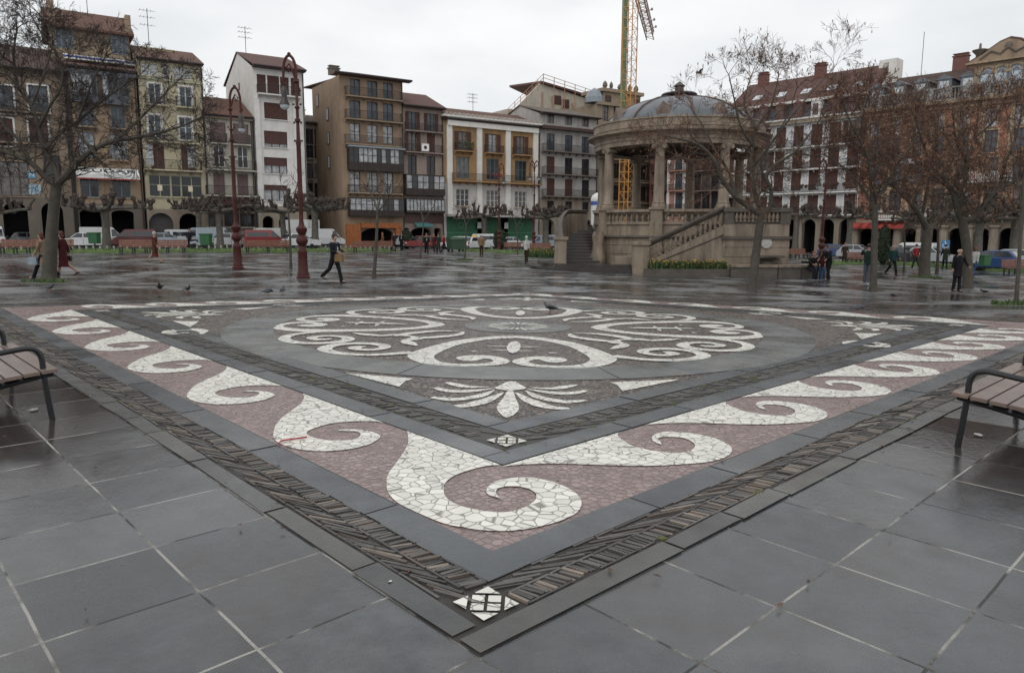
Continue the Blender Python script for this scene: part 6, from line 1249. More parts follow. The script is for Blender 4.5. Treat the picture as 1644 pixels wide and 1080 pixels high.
# ================================================================== benches
WOODG = M('weathered_bench_wood', (.18, .128, .105), .3, .3, 5, .004, stain=(.07, .05, .04), stain_s=2); IRONB = M('black_bench_iron', (.012, .013, .015), .3, .2, 6, .003); WOODR = M('red_brown_bench_wood', (.20, .095, .065), .45, .25, 3)
def near_bench(s, t, ds, dt, lab):
    """(s,t): plan position of the near front leg; ds: towards the back; dt: along the bench"""
    x, y = st2xy(s, t); z = zg(x, y); e1 = Vector((E1[0], E1[1], 0)); e2 = Vector((E2[0], E2[1], 0)); bk = (e1*ds[0]+e2*ds[1]); al = (e1*dt[0]+e2*dt[1])
    o = thing('park_bench', lab, 'bench', (x, y, z), 0, 'iron and wood benches round the mosaic'); V = lambda a, b, c: bk*a+al*b+Vector((0, 0, c))
    SH = .42; Lb = 1.75; D_ = .50
    def plank(mb, a0, a1, z0, z1, b0=-.1, b1=None, tilt=0.):
        b1 = Lb+.1 if b1 is None else b1; mb.add([V(a0, b0, z0), V(a1, b0, z0+tilt), V(a1, b1, z0+tilt), V(a0, b1, z0), V(a0, b0, z1), V(a1, b0, z1+tilt), V(a1, b1, z1+tilt), V(a0, b1, z1)], [(0, 3, 2, 1), (4, 5, 6, 7), (0, 1, 5, 4), (1, 2, 6, 5), (2, 3, 7, 6), (3, 0, 4, 7)])
    for i in range(4): q = MB(); a0 = -.07+i*.128; plank(q, a0, a0+.113, SH+.0-i*.012, SH+.032-i*.012, tilt=-.010); q.build('seat_slat', WOODG, o, bevel=.004)
    for i in range(3): q = MB(); z0 = SH+.14+i*.135; a0 = D_-.0+i*.035; q.add([V(a, b, z) for b in (-.1, Lb+.1) for a, z in ((a0, z0), (a0+.03, z0-.006), (a0+.06, z0+.112), (a0+.03, z0+.118))], [(0, 1, 2, 3), (4, 7, 6, 5), (0, 4, 5, 1), (1, 5, 6, 2), (2, 6, 7, 3), (3, 7, 4, 0)]); q.build('backrest_slat', WOODG, o, bevel=.004)
    for b_ in (0, Lb):
        q = MB(); leg = [V(-.02, b_, 0), V(.0, b_, SH*.5), V(.015, b_, SH+.0), V(.02, b_, SH+.11), V(.05, b_, SH+.18), V(.11, b_, SH+.205), V(.2, b_, SH+.2), V(.36, b_, SH+.18), V(D_+.04, b_, SH+.165)]
        q.tube(smooth_open([tuple(p) for p in leg], 4), .0235, 8); q.build('armrest_leg', IRONB, o, smooth=True)
        q = MB(); q.tube(smooth_open([tuple(p) for p in (V(D_+.1, b_, 0), V(D_+.01, b_, SH*.5), V(D_-.02, b_, SH-.03), V(D_+.03, b_, SH+.25), V(D_+.12, b_, SH+.56))], 3), .024, 8); q.build('back_leg', IRONB, o, smooth=True)
        q = MB(); q.tube(smooth_open([tuple(p) for p in (V(-.05, b_, SH-.02), V(.1, b_, SH-.045), V(.3, b_, SH-.08), V(D_-.0, b_, SH-.12))], 3), [(.026, .026)]*10, 8); q.build('seat_bearer', IRONB, o, smooth=True)
    return o
s_, t_ = xy2st(*G(80, 674)[:2]); near_bench(s_, t_, (-1, 0), (0, 1), 'dark iron bench with grey wooden slats at the left edge of the picture')
s_, t_ = xy2st(*G(1542, 718)[:2]); near_bench(s_, t_, (0, -1), (1, 0), 'dark iron bench with grey wooden slats at the right edge of the picture')
def far_bench(px0, px1, py, lab, rz=None):
    A_, B_ = G(px0, py), G(px1, py); L_ = (B_-A_).length; rz = atan2(B_.y-A_.y, B_.x-A_.x); o = thing('park_bench', lab, 'bench', A_, rz, 'red wooden benches by the turf')
    q = MB(); 
    for i in range(3): q.box(-.05, L_+.05, .0+i*.02, .05+i*.02, .5+i*.16, .64+i*.16)
    q.build('backrest', WOODR, o); q = MB()
    for i in range(4): q.box(-.05, L_+.05, -.1-i*.12, -.0-i*.12, .42, .46)
    q.build('seat', WOODR, o); n = 3
    for i in range(n):
        x = .15+(L_-.3)*i/(n-1); q = MB(); q.box(x-.04, x+.04, -.46, -.4, 0, .42); q.box(x-.04, x+.04, -.02, .04, 0, .5); q.box(x-.04, x+.04, -.4, -.02, .36, .42); q.box(x-.03, x+.03, .04, .09, .5, .9); q.build('leg', IRONB, o)
    return o
for a in [(3, 52, 407, 'red wooden bench at the far left before the brown stone house'), (54, 118, 405, 'red wooden bench half hidden behind the two passing women'), (193, 240, 406, 'red wooden bench left of the woman in a brown coat'), (241, 300, 406, 'red wooden bench right of the woman in a brown coat'), (393, 464, 405.5, 'red wooden bench between the two lamp posts'), (566, 630, 405, 'red wooden bench behind the young pollarded tree'),
          (810, 836, 404, 'red wooden bench behind the person in a white hood, left one'), (845, 884, 405.5, 'red wooden bench behind the person in a white hood, right one'), (1262, 1292, 415, 'red wooden bench behind the seated people'), (1358, 1390, 424, 'red wooden bench left of the man taking a photograph'), (1608, 1650, 441, 'red wooden bench at the far right beside the turf')]: far_bench(*a)
# ================================================================== vehicles
TYRE = M('tyre_rubber', (.015, .015, .015), .8); HUB = M('wheel_hub', (.25, .25, .25), .35, .1, 3, metal=.6); CGL = M('car_glass', (.02, .025, .03), .06, .2, 2, spec=.8); HLAMP = M('headlamp_glass', (.5, .5, .48), .15); TLAMP = M('tail_lamp', (.3, .02, .02), .25); PLATE = M('number_plate', (.55, .52, .4), .5); BUMP = M('grey_bumper', (.06, .06, .065), .55)
PAINT = {k: M('car_paint_'+k, c, .28, .06, 2, coat=.5) for k, c in dict(white=(.62, .63, .63), silver=(.36, .38, .40), red=(.20, .025, .025), maroon=(.10, .02, .025), blue=(.025, .06, .17), grey=(.16, .17, .18), dark=(.035, .037, .042), pale_blue=(.34, .40, .45), green=(.03, .09, .04)).items()}
def wheel(o, x, y, r=.3, w=.19):
    q = MB(); q.lathe([(r*.55, -w/2), (r*.95, -w/2), (r, -w/2+.03), (r, w/2-.03), (r*.95, w/2), (r*.55, w/2)], 16); q.v = [(x+a, y+c, r+b) for a, b, c in q.v]; wh = q.build('wheel', TYRE, o, smooth=True)
    q = MB(); q.lathe([(0, -w/2+.02), (r*.56, -w/2+.02), (r*.56, w/2-.02), (0, w/2-.02)], 12, cap=False); q.v = [(x+a, y+c, r+b) for a, b, c in q.v]; q.build('rim', HUB, wh)
def slabbed(prof, hw, tum):                            # side outline (x, z) swept across, narrowing to the roof
    zmax = max(z for x, z in prof); zmin = min(z for x, z in prof); n = len(prof); mb = MB(); vs = []
    for sg in (-1, 1):
        for x, z in prof: vs.append((x, sg*(hw-tum*max(0, (z-.8))/(max(.01, zmax-.8))), z))
    tri = geometry.tessellate_polygon([[Vector((x, z, 0)) for x, z in prof]]); mb.add(vs, [tuple(t) for t in tri]+[tuple(i+n for i in reversed(t)) for t in tri]+[(i, (i+1) % n, (i+1) % n+n, i+n) for i in range(n)]); return mb
def vehicle(kind, px, py, ang, color, lab, L_=None, extra=None):
    p = G(px, py); p.z = zg(p.x, p.y); 
    cfg = dict(car=(3.9, .82, 1.42), van=(4.4, .9, 1.95), small_van=(4.0, .82, 1.75), truck=(5.6, 1.05, 2.9))[kind]; L_ = L_ or cfg[0]; hw, H = cfg[1], cfg[2]; h2 = L_/2
    o = thing(dict(car='parked_car', van='delivery_van', small_van='small_van', truck='box_truck')[kind], lab, dict(car='car', van='van', small_van='van', truck='truck')[kind], p, ang, 'vehicles parked along the road'); P_ = PAINT[color]
    if kind == 'car':
        body = [(-h2, .32), (-h2+.02, .62), (-h2+.12, .86), (-h2+.5, .93), (.55, .93), (h2-.35, .80), (h2-.04, .66), (h2, .45), (h2-.05, .25), (-h2+.05, .25)]; cab = [(-h2+.22, .925), (-h2+.62, 1.36), (-h2+.85, H), (-.05, H), (.2, 1.38), (.82, .925)]
    elif kind == 'truck':
        body = [(h2-1.7, .45), (h2-1.7, 1.1), (h2-.1, 1.1), (h2, .9), (h2, .4), (-h2, .4), (-h2, .6), (h2-1.7, .6)][::-1]; body = [(-h2, .45), (-h2, .72), (h2-1.65, .72), (h2-1.65, 1.15), (h2-.08, 1.15), (h2, .9), (h2, .4), (h2-.1, .35), (-h2, .35)]; cab = [(h2-1.65, 1.145), (h2-1.65, 2.1), (h2-.55, 2.1), (h2-.1, 1.145)]
    else:
        body = [(-h2, .35), (-h2, 1.0), (h2-1.0, 1.0), (h2-.35, .95), (h2-.02, .72), (h2, .4), (h2-.05, .28), (-h2+.03, .28)]; cab = [(-h2+.01, .995), (-h2+.06, H-.1), (-h2+.2, H), (h2-1.45, H), (h2-1.25, H-.06), (h2-.5, .95), (h2-.9, .995)]
    slabbed(body, hw, 0).build('body', P_, o, bevel=.06); cb = slabbed(cab, hw-.04, .13); co = cb.build('cabin', P_, o, bevel=.04); zt = max(z for x, z in cab); q = MB()
    def side(x0, x1, z0, z1, t0=0., t1=0.):
        for sg in (-1, 1):
            f = lambda z: sg*(hw-.04-.13*(z-.8)/(zt-.8)+.008) if zt > .8 else sg*hw; q.add([(x0, f(z0), z0), (x1, f(z0), z0), (x1+t1, f(z1), z1), (x0+t0, f(z1), z1)], [(0, 1, 2, 3)])
    if kind == 'car': side(-h2+.45, -.32, .97, H-.07, .36, 0); side(-.25, .66, .97, H-.07, 0, -.5); q.add([(.8, -hw+.14, .96), (.8, hw-.14, .96), (.23, hw-.24, 1.36), (.23, -hw+.24, 1.36)], [(0, 1, 2, 3)]); q.add([(-h2+.245, -hw+.16, .98), (-h2+.245, hw-.16, .98), (-h2+.6, hw-.26, 1.36), (-h2+.6, -hw+.26, 1.36)], [(0, 3, 2, 1)])
    elif kind == 'truck': side(h2-1.5, h2-.4, 1.25, 1.95, 0, -.18); q.add([(h2-.12, -hw+.1, 1.2), (h2-.12, hw-.1, 1.2), (h2-.53, hw-.2, 2.0), (h2-.53, -hw+.2, 2.0)], [(0, 1, 2, 3)])
    else:
        side(h2-1.45, h2-.72, 1.03, H-.22, 0, -.42); (side(-h2+.3, h2-1.7, 1.08, H-.25) if kind == 'small_van' or 'windows' in lab else None)
        q.add([(h2-.53, -hw+.12, 1.0), (h2-.53, hw-.12, 1.0), (h2-1.2, hw-.2, H-.12), (h2-1.2, -hw+.2, H-.12)], [(0, 1, 2, 3)]); q.add([(-h2+.0, -hw+.14, 1.1), (-h2+.0, hw-.14, 1.1), (-h2+.035, hw-.2, H-.25), (-h2+.035, -hw+.2, H-.25)], [(0, 3, 2, 1)])
    q.v = [(x+(.012 if x > 0 else -.012), y, z+.008) for x, y, z in q.v]; q.build('window', CGL, co)
    for x in (-h2+.72, h2-.75):
        for sg in (-1, 1): wheel(o, x, sg*(hw-.1), .3 if kind == 'car' else .34)
    q = MB(); q.box(-h2+.3, h2-.3, -hw+.05, hw-.05, .17, .27); q.build('underbody', TYRE, o)
    for sg in (-1, 1):
        q = MB(); xm = h2-1.15 if kind == 'car' else h2-.75; q.box(xm-.08, xm+.02, sg*hw*1.0, sg*(hw+.17), .98, 1.12); q.build('wing_mirror', BUMP, o)
        for xd in ((-.3, .75) if kind == 'car' else (h2-1.7, h2-.6)): q = MB(); q.box(xd-.01, xd+.01, sg*hw-.003, sg*hw+.003, .36, .93); q.build('door_seam', TYRE, o)
        q = MB(); q.box(h2-.05, h2+.015, sg*hw*.62-.17, sg*hw*.62+.17, .55, .72); q.build('headlight', HLAMP, o); q = MB(); q.box(-h2-.015, -h2+.06, sg*hw*.82-.1, sg*hw*.82+.1, .6, .85); q.build('tail_light', TLAMP, o)
    q = MB(); q.box(h2-.02, h2+.07, -hw+.03, hw-.03, .32, .5); q.box(-h2-.07, -h2+.02, -hw+.03, hw-.03, .32, .5); q.build('bumper', BUMP, o); q = MB(); q.box(-h2-.08, -h2-.071, -.25, .25, .4, .5); q.box(h2+.071, h2+.08, -.25, .25, .36, .46); q.build('number_plate', PLATE, o)
    if kind == 'truck': q = MB(); q.box(-h2, h2-1.75, -hw-.05, hw+.05, .75, H); q.build('cargo_box', P_ if color != 'silver' else PAINT['white'], o, bevel=.03)
    if extra == 'sign': q = MB(); q.box(-.12, .12, -.3, .3, H+.005, H+.2); q.build('roof_sign', M('yellow_sign', (.6, .38, .03), .5), o)
    if extra == 'stripe': q = MB(); [q.box(-h2+.3, h2-.4, sg*(hw+.006)-.005, sg*(hw+.006)+.005, .62, .8) for sg in (-1, 1)]; q.build('side_stripe', PAINT['red'], o)
    return o
aw = WEST.rz; ae = EAST.rz
for a in [('van', -8, 398, aw+pi/2, 'white', 'white van nose on at the far left edge'), ('car', 48, 396, aw+.2, 'silver', 'silver car behind the leftmost bench'), ('car', 30, 394, aw, 'dark', 'dark car behind the silver one at the far left'), ('car', 128, 398, aw+pi, 'white', 'white hatchback right of the two passing women'), ('van', 166, 396, aw, 'white', 'white van half hidden by the thick pollarded plane'), ('van', 218, 394, aw, 'white', 'white van with side windows behind the maroon car'),
          ('small_van', 214, 397.5, aw+pi, 'maroon', 'maroon estate car in front of the white vans'), ('car', 268, 397, aw, 'pale_blue', 'pale blue car behind the woman in a brown coat'), ('small_van', 300, 396, aw+.3, 'white', 'small white van beside the man in dark clothes'), ('van', 345, 396, aw+.2, 'pale_blue', 'pale blue van left of the far lamp post'), ('car', 374, 397, aw, 'white', 'white car at the foot of the far lamp post'), ('truck', 398, 393, aw+pi/2+.5, 'white', 'white box truck behind the bench between the lamps'),
          ('small_van', 424, 397.5, aw, 'red', 'red and white small van right of the box truck'), ('van', 442, 395, aw, 'white', 'white van behind the red and white small van'), ('truck', 473, 394, aw+pi/2+.6, 'white', 'white truck facing left of the tallest lamp post'), ('car', 482, 398, aw+.2, 'white', 'white car directly behind the tallest lamp post'), ('van', 520, 396, aw, 'white', 'white van behind the man carrying a tan bag'),
          ('car', 674, 399, aw+pi, 'red', 'dark red car behind the group of walkers'), ('car', 655, 396, aw, 'silver', 'silver car left of the dark red car'), ('car', 733, 400, aw+pi, 'white', 'white car beside the green rubbish container'), ('car', 762, 401, aw+.4, 'white', 'white taxi with a yellow roof sign behind the man in a beige jacket', None, 'sign'), ('small_van', 785, 399.5, aw, 'white', 'white estate car left of the dark lamp shrub'), ('car', 822, 399, aw, 'white', 'white car with a red stripe right of the dark lamp shrub', None, 'stripe'), ('small_van', 868, 399, aw+pi, 'pale_blue', 'blue grey van beside the left bandstand stair'),
          ('car', 1378, 416, ae, 'silver', 'silver car behind the man taking a photograph'), ('car', 1346, 414, ae, 'blue', 'small blue car behind the seated people'), ('small_van', 1462, 421, ae+pi, 'white', 'white van behind the person in a red jacket'), ('car', 1448, 423, ae, 'dark', 'dark car in front of the white van at right'), ('car', 1494, 424, ae, 'silver', 'silver car between the two big trees at right'), ('car', 1588, 434, ae+pi, 'blue', 'dark blue saloon car at the right behind the turf'), ('car', 1640, 431, ae, 'silver', 'pale car at the far right edge')]: vehicle(*a)
# blue container and scooter among the parked vans
p = G(448, 392); o = thing('cargo_container', 'blue container between the box truck and the white truck', 'container', p, aw); q = MB(); q.box(-1.3, 1.3, -1, 1, .15, 2.6); q.build('body', M('container_blue', (.02, .10, .26), .45), o, bevel=.03); q = MB(); [q.box(-1.25+i*.25, -1.15+i*.25, -1.03, -.999, .3, 2.5) for i in range(11)]; q.build('rib', M('container_blue', (0, 0, 0)), o); q = MB(); q.box(-1.2, 1.2, -.9, .9, 0, .149); q.build('skid', IRON, o)
def scooter(px, py, lab):
    p = G(px, py); o = thing('motor_scooter', lab, 'scooter', p, aw+.4, 'scooters parked by the turf'); wheel(o, -.6, 0, .26, .12); wheel(o, .6, 0, .26, .12); q = MB(); q.tube([(-.75, 0, .55), (-.4, 0, .62), (-.1, 0, .4), (.3, 0, .38), (.5, 0, .8), (.42, 0, 1.05)], [.12, .15, .12, .1, .1, .04], 8); q.build('body', PAINT['silver'], o, smooth=True); q = MB(); q.tube([(-.75, 0, .76), (-.3, 0, .8), (-.05, 0, .74)], [(.12, .06)]*3, 8); q.build('seat', TYRE, o, smooth=True); q = MB(); q.bar((.42, -.3, 1.05), (.42, .3, 1.05), .025, 6); q.build('handlebar', IRON, o)
scooter(319, 400, 'grey scooter right of the small white van'); scooter(493, 400, 'grey scooter right of the tallest lamp post')
# bins and containers
GBIN = M('green_bin_plastic', (.02, .10, .035), .45, .2, 3); GDK = M('green_container', (.025, .06, .03), .5, .2, 3)
def bin_(px, py, lab, hpx=22):
    p = G(px, py); k_ = p.y/F_PX*hpx/1.15; o = thing('litter_bin', lab, 'bin', p, R.uniform(-.3, .3), 'green litter bins'); q = MB(); q.prism([(-.3*k_, .42*k_), (.3*k_, .42*k_), (.34*k_, 1.1*k_), (-.34*k_, 1.1*k_)], -.22*k_, .22*k_, 'y'); q.build('bin_body', GBIN, o, bevel=.02); q = MB(); q.bar((0, 0, 0), (0, 0, .45*k_), .05*k_, 8); q.build('post', IRON, o); q = MB(); q.box(-.37*k_, .37*k_, -.25*k_, .25*k_, 1.1*k_, 1.17*k_); q.build('lid', GBIN, o)
bin_(153, 401, 'green litter bin behind the white hatchback', 27); bin_(332, 404, 'green litter bin on a post before the pollarded plane', 28); bin_(1580, 436, 'green litter bin beside the dark blue saloon car', 26)
p = G(732, 404); o = thing('rubbish_container', 'dark green wheeled rubbish container by the roadside', 'container', p, aw); q = MB(); q.prism([(-.75, .25), (.75, .25), (.85, 1.2), (-.85, 1.2)], -.5, .5, 'y'); q.build('tub', GDK, o, bevel=.03); q = MB(); q.prism([(-.55, 1.2), (.55, 1.2), (.4, 1.42), (-.4, 1.42)], -.88, .88, 'x'); q.build('lid', GDK, o); [wheel(o, x, y, .12, .06) for x in (-.6, .6) for y in (-.35, .35)]
# parking sign with wheelchair symbol
p = G(1515, 424); zt = AT(1515, 385, p.y).z-p.z; o = thing('parking_sign', 'blue square wheelchair parking sign on a grey post', 'sign', p, 0); q = MB(); q.bar((0, 0.03, 0), (0, 0.03, zt), .035, 8); q.build('post', M('sign_post_grey', (.25, .26, .27), .4), o); hs_ = .36; zc = zt-.4; q = MB(); q.box(-hs_, hs_, -.03, 0, zc-hs_, zc+hs_); pl = q.build('plate', M('sign_blue', (.03, .17, .36), .4), o, bevel=.01); q = MB(); n = 14
q.ball((-.04, -.04, zc+.24), (.05, .015, .05), 8); q.tube([(-.04, -.04, zc+.18), (-.03, -.04, zc+.0), (.12, -.04, zc+.0), (.2, -.04, zc-.2), (.27, -.04, zc-.18)], .03, 5); q.tube([(-.04, -.04, zc+.1), (.1, -.04, zc+.1)], .025, 5); q.tube([(-.08+.16*cos(t), -.04, zc-.08+.16*sin(t)) for t in [pi*.65+i*(pi*1.25)/n for i in range(n+1)]], .022, 5); q.build('wheelchair_symbol', M('sign_white', (.75, .76, .77), .5), pl)

# ================================================================== pigeons
PIG = M('pigeon_grey', (.055, .058, .068), .6, .3, 12); PIGH = M('pigeon_dark', (.025, .028, .035), .5, .3, 10); PIGW = M('pigeon_white', (.6, .6, .58), .6); BEAK = M('beak', (.08, .06, .05), .5); FOOT = M('pigeon_foot', (.28, .09, .07), .6)
def pigeon(px, py, rz, lab, head=1, k=1.0, m=None):
    p = G(px, py); o = thing('pigeon', lab, 'pigeon', p, rz, 'pigeons on the paving'); q = MB(); hz = .24 if head else .13
    q.tube([(-.13, 0, .125), (-.08, 0, .135), (0, 0, .14), (.07, 0, .155), (.105, 0, .18 if head else .15), (.125, 0, .215 if head else .12), (.135, 0, hz), (.15, 0, hz)], [(.018, .03), (.038, .05), (.06, .065), (.055, .055), (.036, .036), (.024, .024), (.026, .025), (.012, .012)], 10); q.v = [(x*k, y*k, z*k) for x, y, z in q.v]; q.build('body', m or PIG, o, smooth=True)
    q = MB(); q.add([(-.1, -.035, .13), (-.1, .035, .13), (-.23, .04, .095), (-.23, -.04, .095), (-.1, -.03, .115), (-.1, .03, .115), (-.23, .035, .085), (-.23, -.035, .085)], [(0, 1, 2, 3), (7, 6, 5, 4), (0, 3, 7, 4), (1, 5, 6, 2), (3, 2, 6, 7)]); q.v = [(x*k, y*k, z*k) for x, y, z in q.v]; q.build('tail', PIGH, o)
    q = MB()
    for sg in (-1, 1): q.tube([(.05, sg*.055, .15), (-.03, sg*.065, .145), (-.16, sg*.03, .12)], [(.035, .01), (.045, .014), (.01, .006)], 6)
    q.v = [(x*k, y*k, z*k) for x, y, z in q.v]; q.build('wings', PIGH, o, smooth=True); q = MB(); q.bar((.148*k, 0, hz*k), (.185*k, 0, (hz-.008)*k), .008*k, 5, r2=.002); q.build('beak', BEAK, o)
    for sg in (-1, 1): q = MB(); q.bar((.01*k, sg*.03*k, .1*k), (.015*k, sg*.03*k, .005), .006, 4); [q.bar((.015*k, sg*.03*k, .006), (.015*k+.04*cos(a), sg*.03*k+.04*sin(a), .004), .004, 3) for a in (-.5, 0, .5, pi)]; q.build('leg', FOOT, o)
for a in [(884, 503, pi-.3, 'grey pigeon standing upright on the far oval of the mosaic', 1, 0.94), (1376, 503, 0., 'dark pigeon pecking on the far white band at right', 0, 0.97), (257, 469, -1.2, 'dark pigeon standing upright on the wet paving, left one of a pair', 1, 1.08, PIGH), (301, 470, -.6, 'dark pigeon with head up right of the upright one at left', 1, 0.83, PIGH), (430, 475, .4, 'dark pigeon pecking left of the lamp reflection', 0, 0.94, PIGH), (454, 472, pi/2, 'dark pigeon seen from behind near the pecking one', 1, 0.86, PIGH), (79, 468, .2, 'dark pigeon at the left below the big tree', 1, 0.79, PIGH),
          (708, 420, .9, 'tiny dark pigeon far off near the group of walkers', 1, 1.22, PIGH), (646, 438, 0, 'pale grey pigeon on the wet paving right of the young tree', 0, 0.94), (1291, 460, .3, 'dark pigeon flapping in front of the seated people', 1, 1.08, PIGH), (1434, 479, 2, 'small dark pigeon pecking right of the slim tree', 0, 0.86, PIGH), (1580, 473, 2.5, 'dark pigeon right of the broad russet tree', 1, 0.94, PIGH)]: pigeon(*a)
def flyer(px, py, Y, rz, lab, m, k=1.):
    p = AT(px, py, Y); o = thing('flying_pigeon', lab, 'pigeon', p, rz, 'pigeons in flight'); q = MB(); q.tube([(-.2, 0, 0), (-.1, 0, 0), (0, 0, 0), (.1, 0, .01), (.16, 0, .02), (.2, 0, .015)], [(.05, .01), (.035, .035), (.06, .06), (.05, .05), (.032, .032), (.01, .01)], 8); q.v = [(x*k, y*k, z*k) for x, y, z in q.v]; q.build('body', m, o, smooth=True)
    for sg in (-1, 1): q = MB(); q.add([((.08)*k, sg*.04*k, .02*k), (.1*k, sg*.2*k, .12*k), (.02*k, sg*.36*k, .17*k), (-.08*k, sg*.2*k, .11*k), (-.07*k, sg*.04*k, .02*k), (.08*k, sg*.04*k, .0), (-.07*k, sg*.04*k, .0)], [(0, 1, 3, 4), (1, 2, 3), (5, 6, 3, 1)]); q.build('wing', m, o)
flyer(1122, 117, 34, .3, 'dark bird flying in the sky right of the bandstand dome', PIG, .8); flyer(1456, 262, 30, 2.4, 'white pigeon flying before the brick building, upper one', PIGW, 1.3); flyer(1463, 290, 32, 1.0, 'small white pigeon flying before the brick building, lower one', PIGW, .9); flyer(1190, 243, 40, .4, 'white pigeon flying by the right edge of the bandstand roof', PIGW, 1.2)
# ================================================================== people
SKIN = M('skin', (.36, .21, .15), .55, .1, 6); HAIRD = M('dark_hair', (.022, .015, .012), .6, .3, 10); HAIRG = M('grey_hair', (.38, .37, .36), .7, .2, 10); HAIRR = M('auburn_hair', (.10, .035, .02), .6, .3, 10); EYE = M('eye_dark', (.02, .015, .015), .3); SHOE = M('black_shoe', (.015, .014, .014), .35); SHOEW = M('white_shoe', (.6, .6, .58), .5)
def cloth(n, c): return M('cloth_'+n, tuple(x*.7 for x in c), .9, .3, 7, .01, spec=.2)
C_BLK = cloth('black', (.016, .016, .019)); C_NAVY = cloth('navy', (.02, .022, .034)); C_CHAR = cloth('charcoal', (.035, .034, .036)); C_BEIGE = cloth('beige', (.34, .24, .16)); C_MAR = cloth('maroon', (.085, .018, .022)); C_RUST = cloth('rust_brown', (.12, .042, .03)); C_TAN = cloth('tan', (.27, .17, .09)); C_WHITE = cloth('white', (.62, .62, .6)); C_GREEN = cloth('bottle_green', (.02, .045, .04)); C_TEAL = cloth('teal', (.02, .065, .065)); C_RED = cloth('red', (.30, .03, .03)); C_JEAN = cloth('blue_jean', (.04, .08, .16)); C_GJ = cloth('grey_jean', (.12, .13, .15)); C_BRN = cloth('brown', (.05, .03, .022)); C_OR = cloth('orange_brown', (.25, .1, .04)); C_OL = cloth('dark_olive', (.03, .035, .025))
def skin_mesh(name, verts, edges, radii, mat, parent, root=0, sub=1):
    me = bpy.data.meshes.new(name); me.from_pydata(verts, edges, []); me.materials.append(mat); o = bpy.data.objects.new(name, me); col.objects.link(o); o.parent = parent
    md = o.modifiers.new('skin', 'SKIN'); md.use_smooth_shade = True
    if not me.skin_vertices: me.skin_vertices.new() if hasattr(me.skin_vertices, 'new') else None
    if not len(me.skin_vertices):
        bm = bmesh.new(); bm.from_mesh(me); bm.verts.layers.skin.verify(); bm.to_mesh(me); bm.free()
    for i, r in enumerate(radii):
        sv = me.skin_vertices[0].data[i]; sv.radius = r if isinstance(r, tuple) else (r, r); sv.use_root = (i == root)
    s = o.modifiers.new('subsurf', 'SUBSURF'); s.levels = sub; s.render_levels = sub; return o
def leg_pts(hip, ang, knee, thigh, shin):              # ang: swing forward, knee: bend backwards
    k = (hip[0], hip[1]+sin(ang)*thigh, hip[2]-cos(ang)*thigh); a2 = ang-knee; f = (k[0], k[1]+sin(a2)*shin, k[2]-cos(a2)*shin); return k, f
def arm_pts(sh, sw, out, el, up_, fo, sg):             # sw: swing forward, out: sideways, el: elbow bend
    e = (sh[0]+sg*sin(out)*up_, sh[1]+sin(sw)*up_*cos(out), sh[2]-cos(sw)*cos(out)*up_); a2 = sw+el; h = (e[0]-sg*.03*(el > .6)*1.5+sg*sin(out)*.3*fo, e[1]+sin(a2)*fo, e[2]-cos(a2)*fo); return e, h
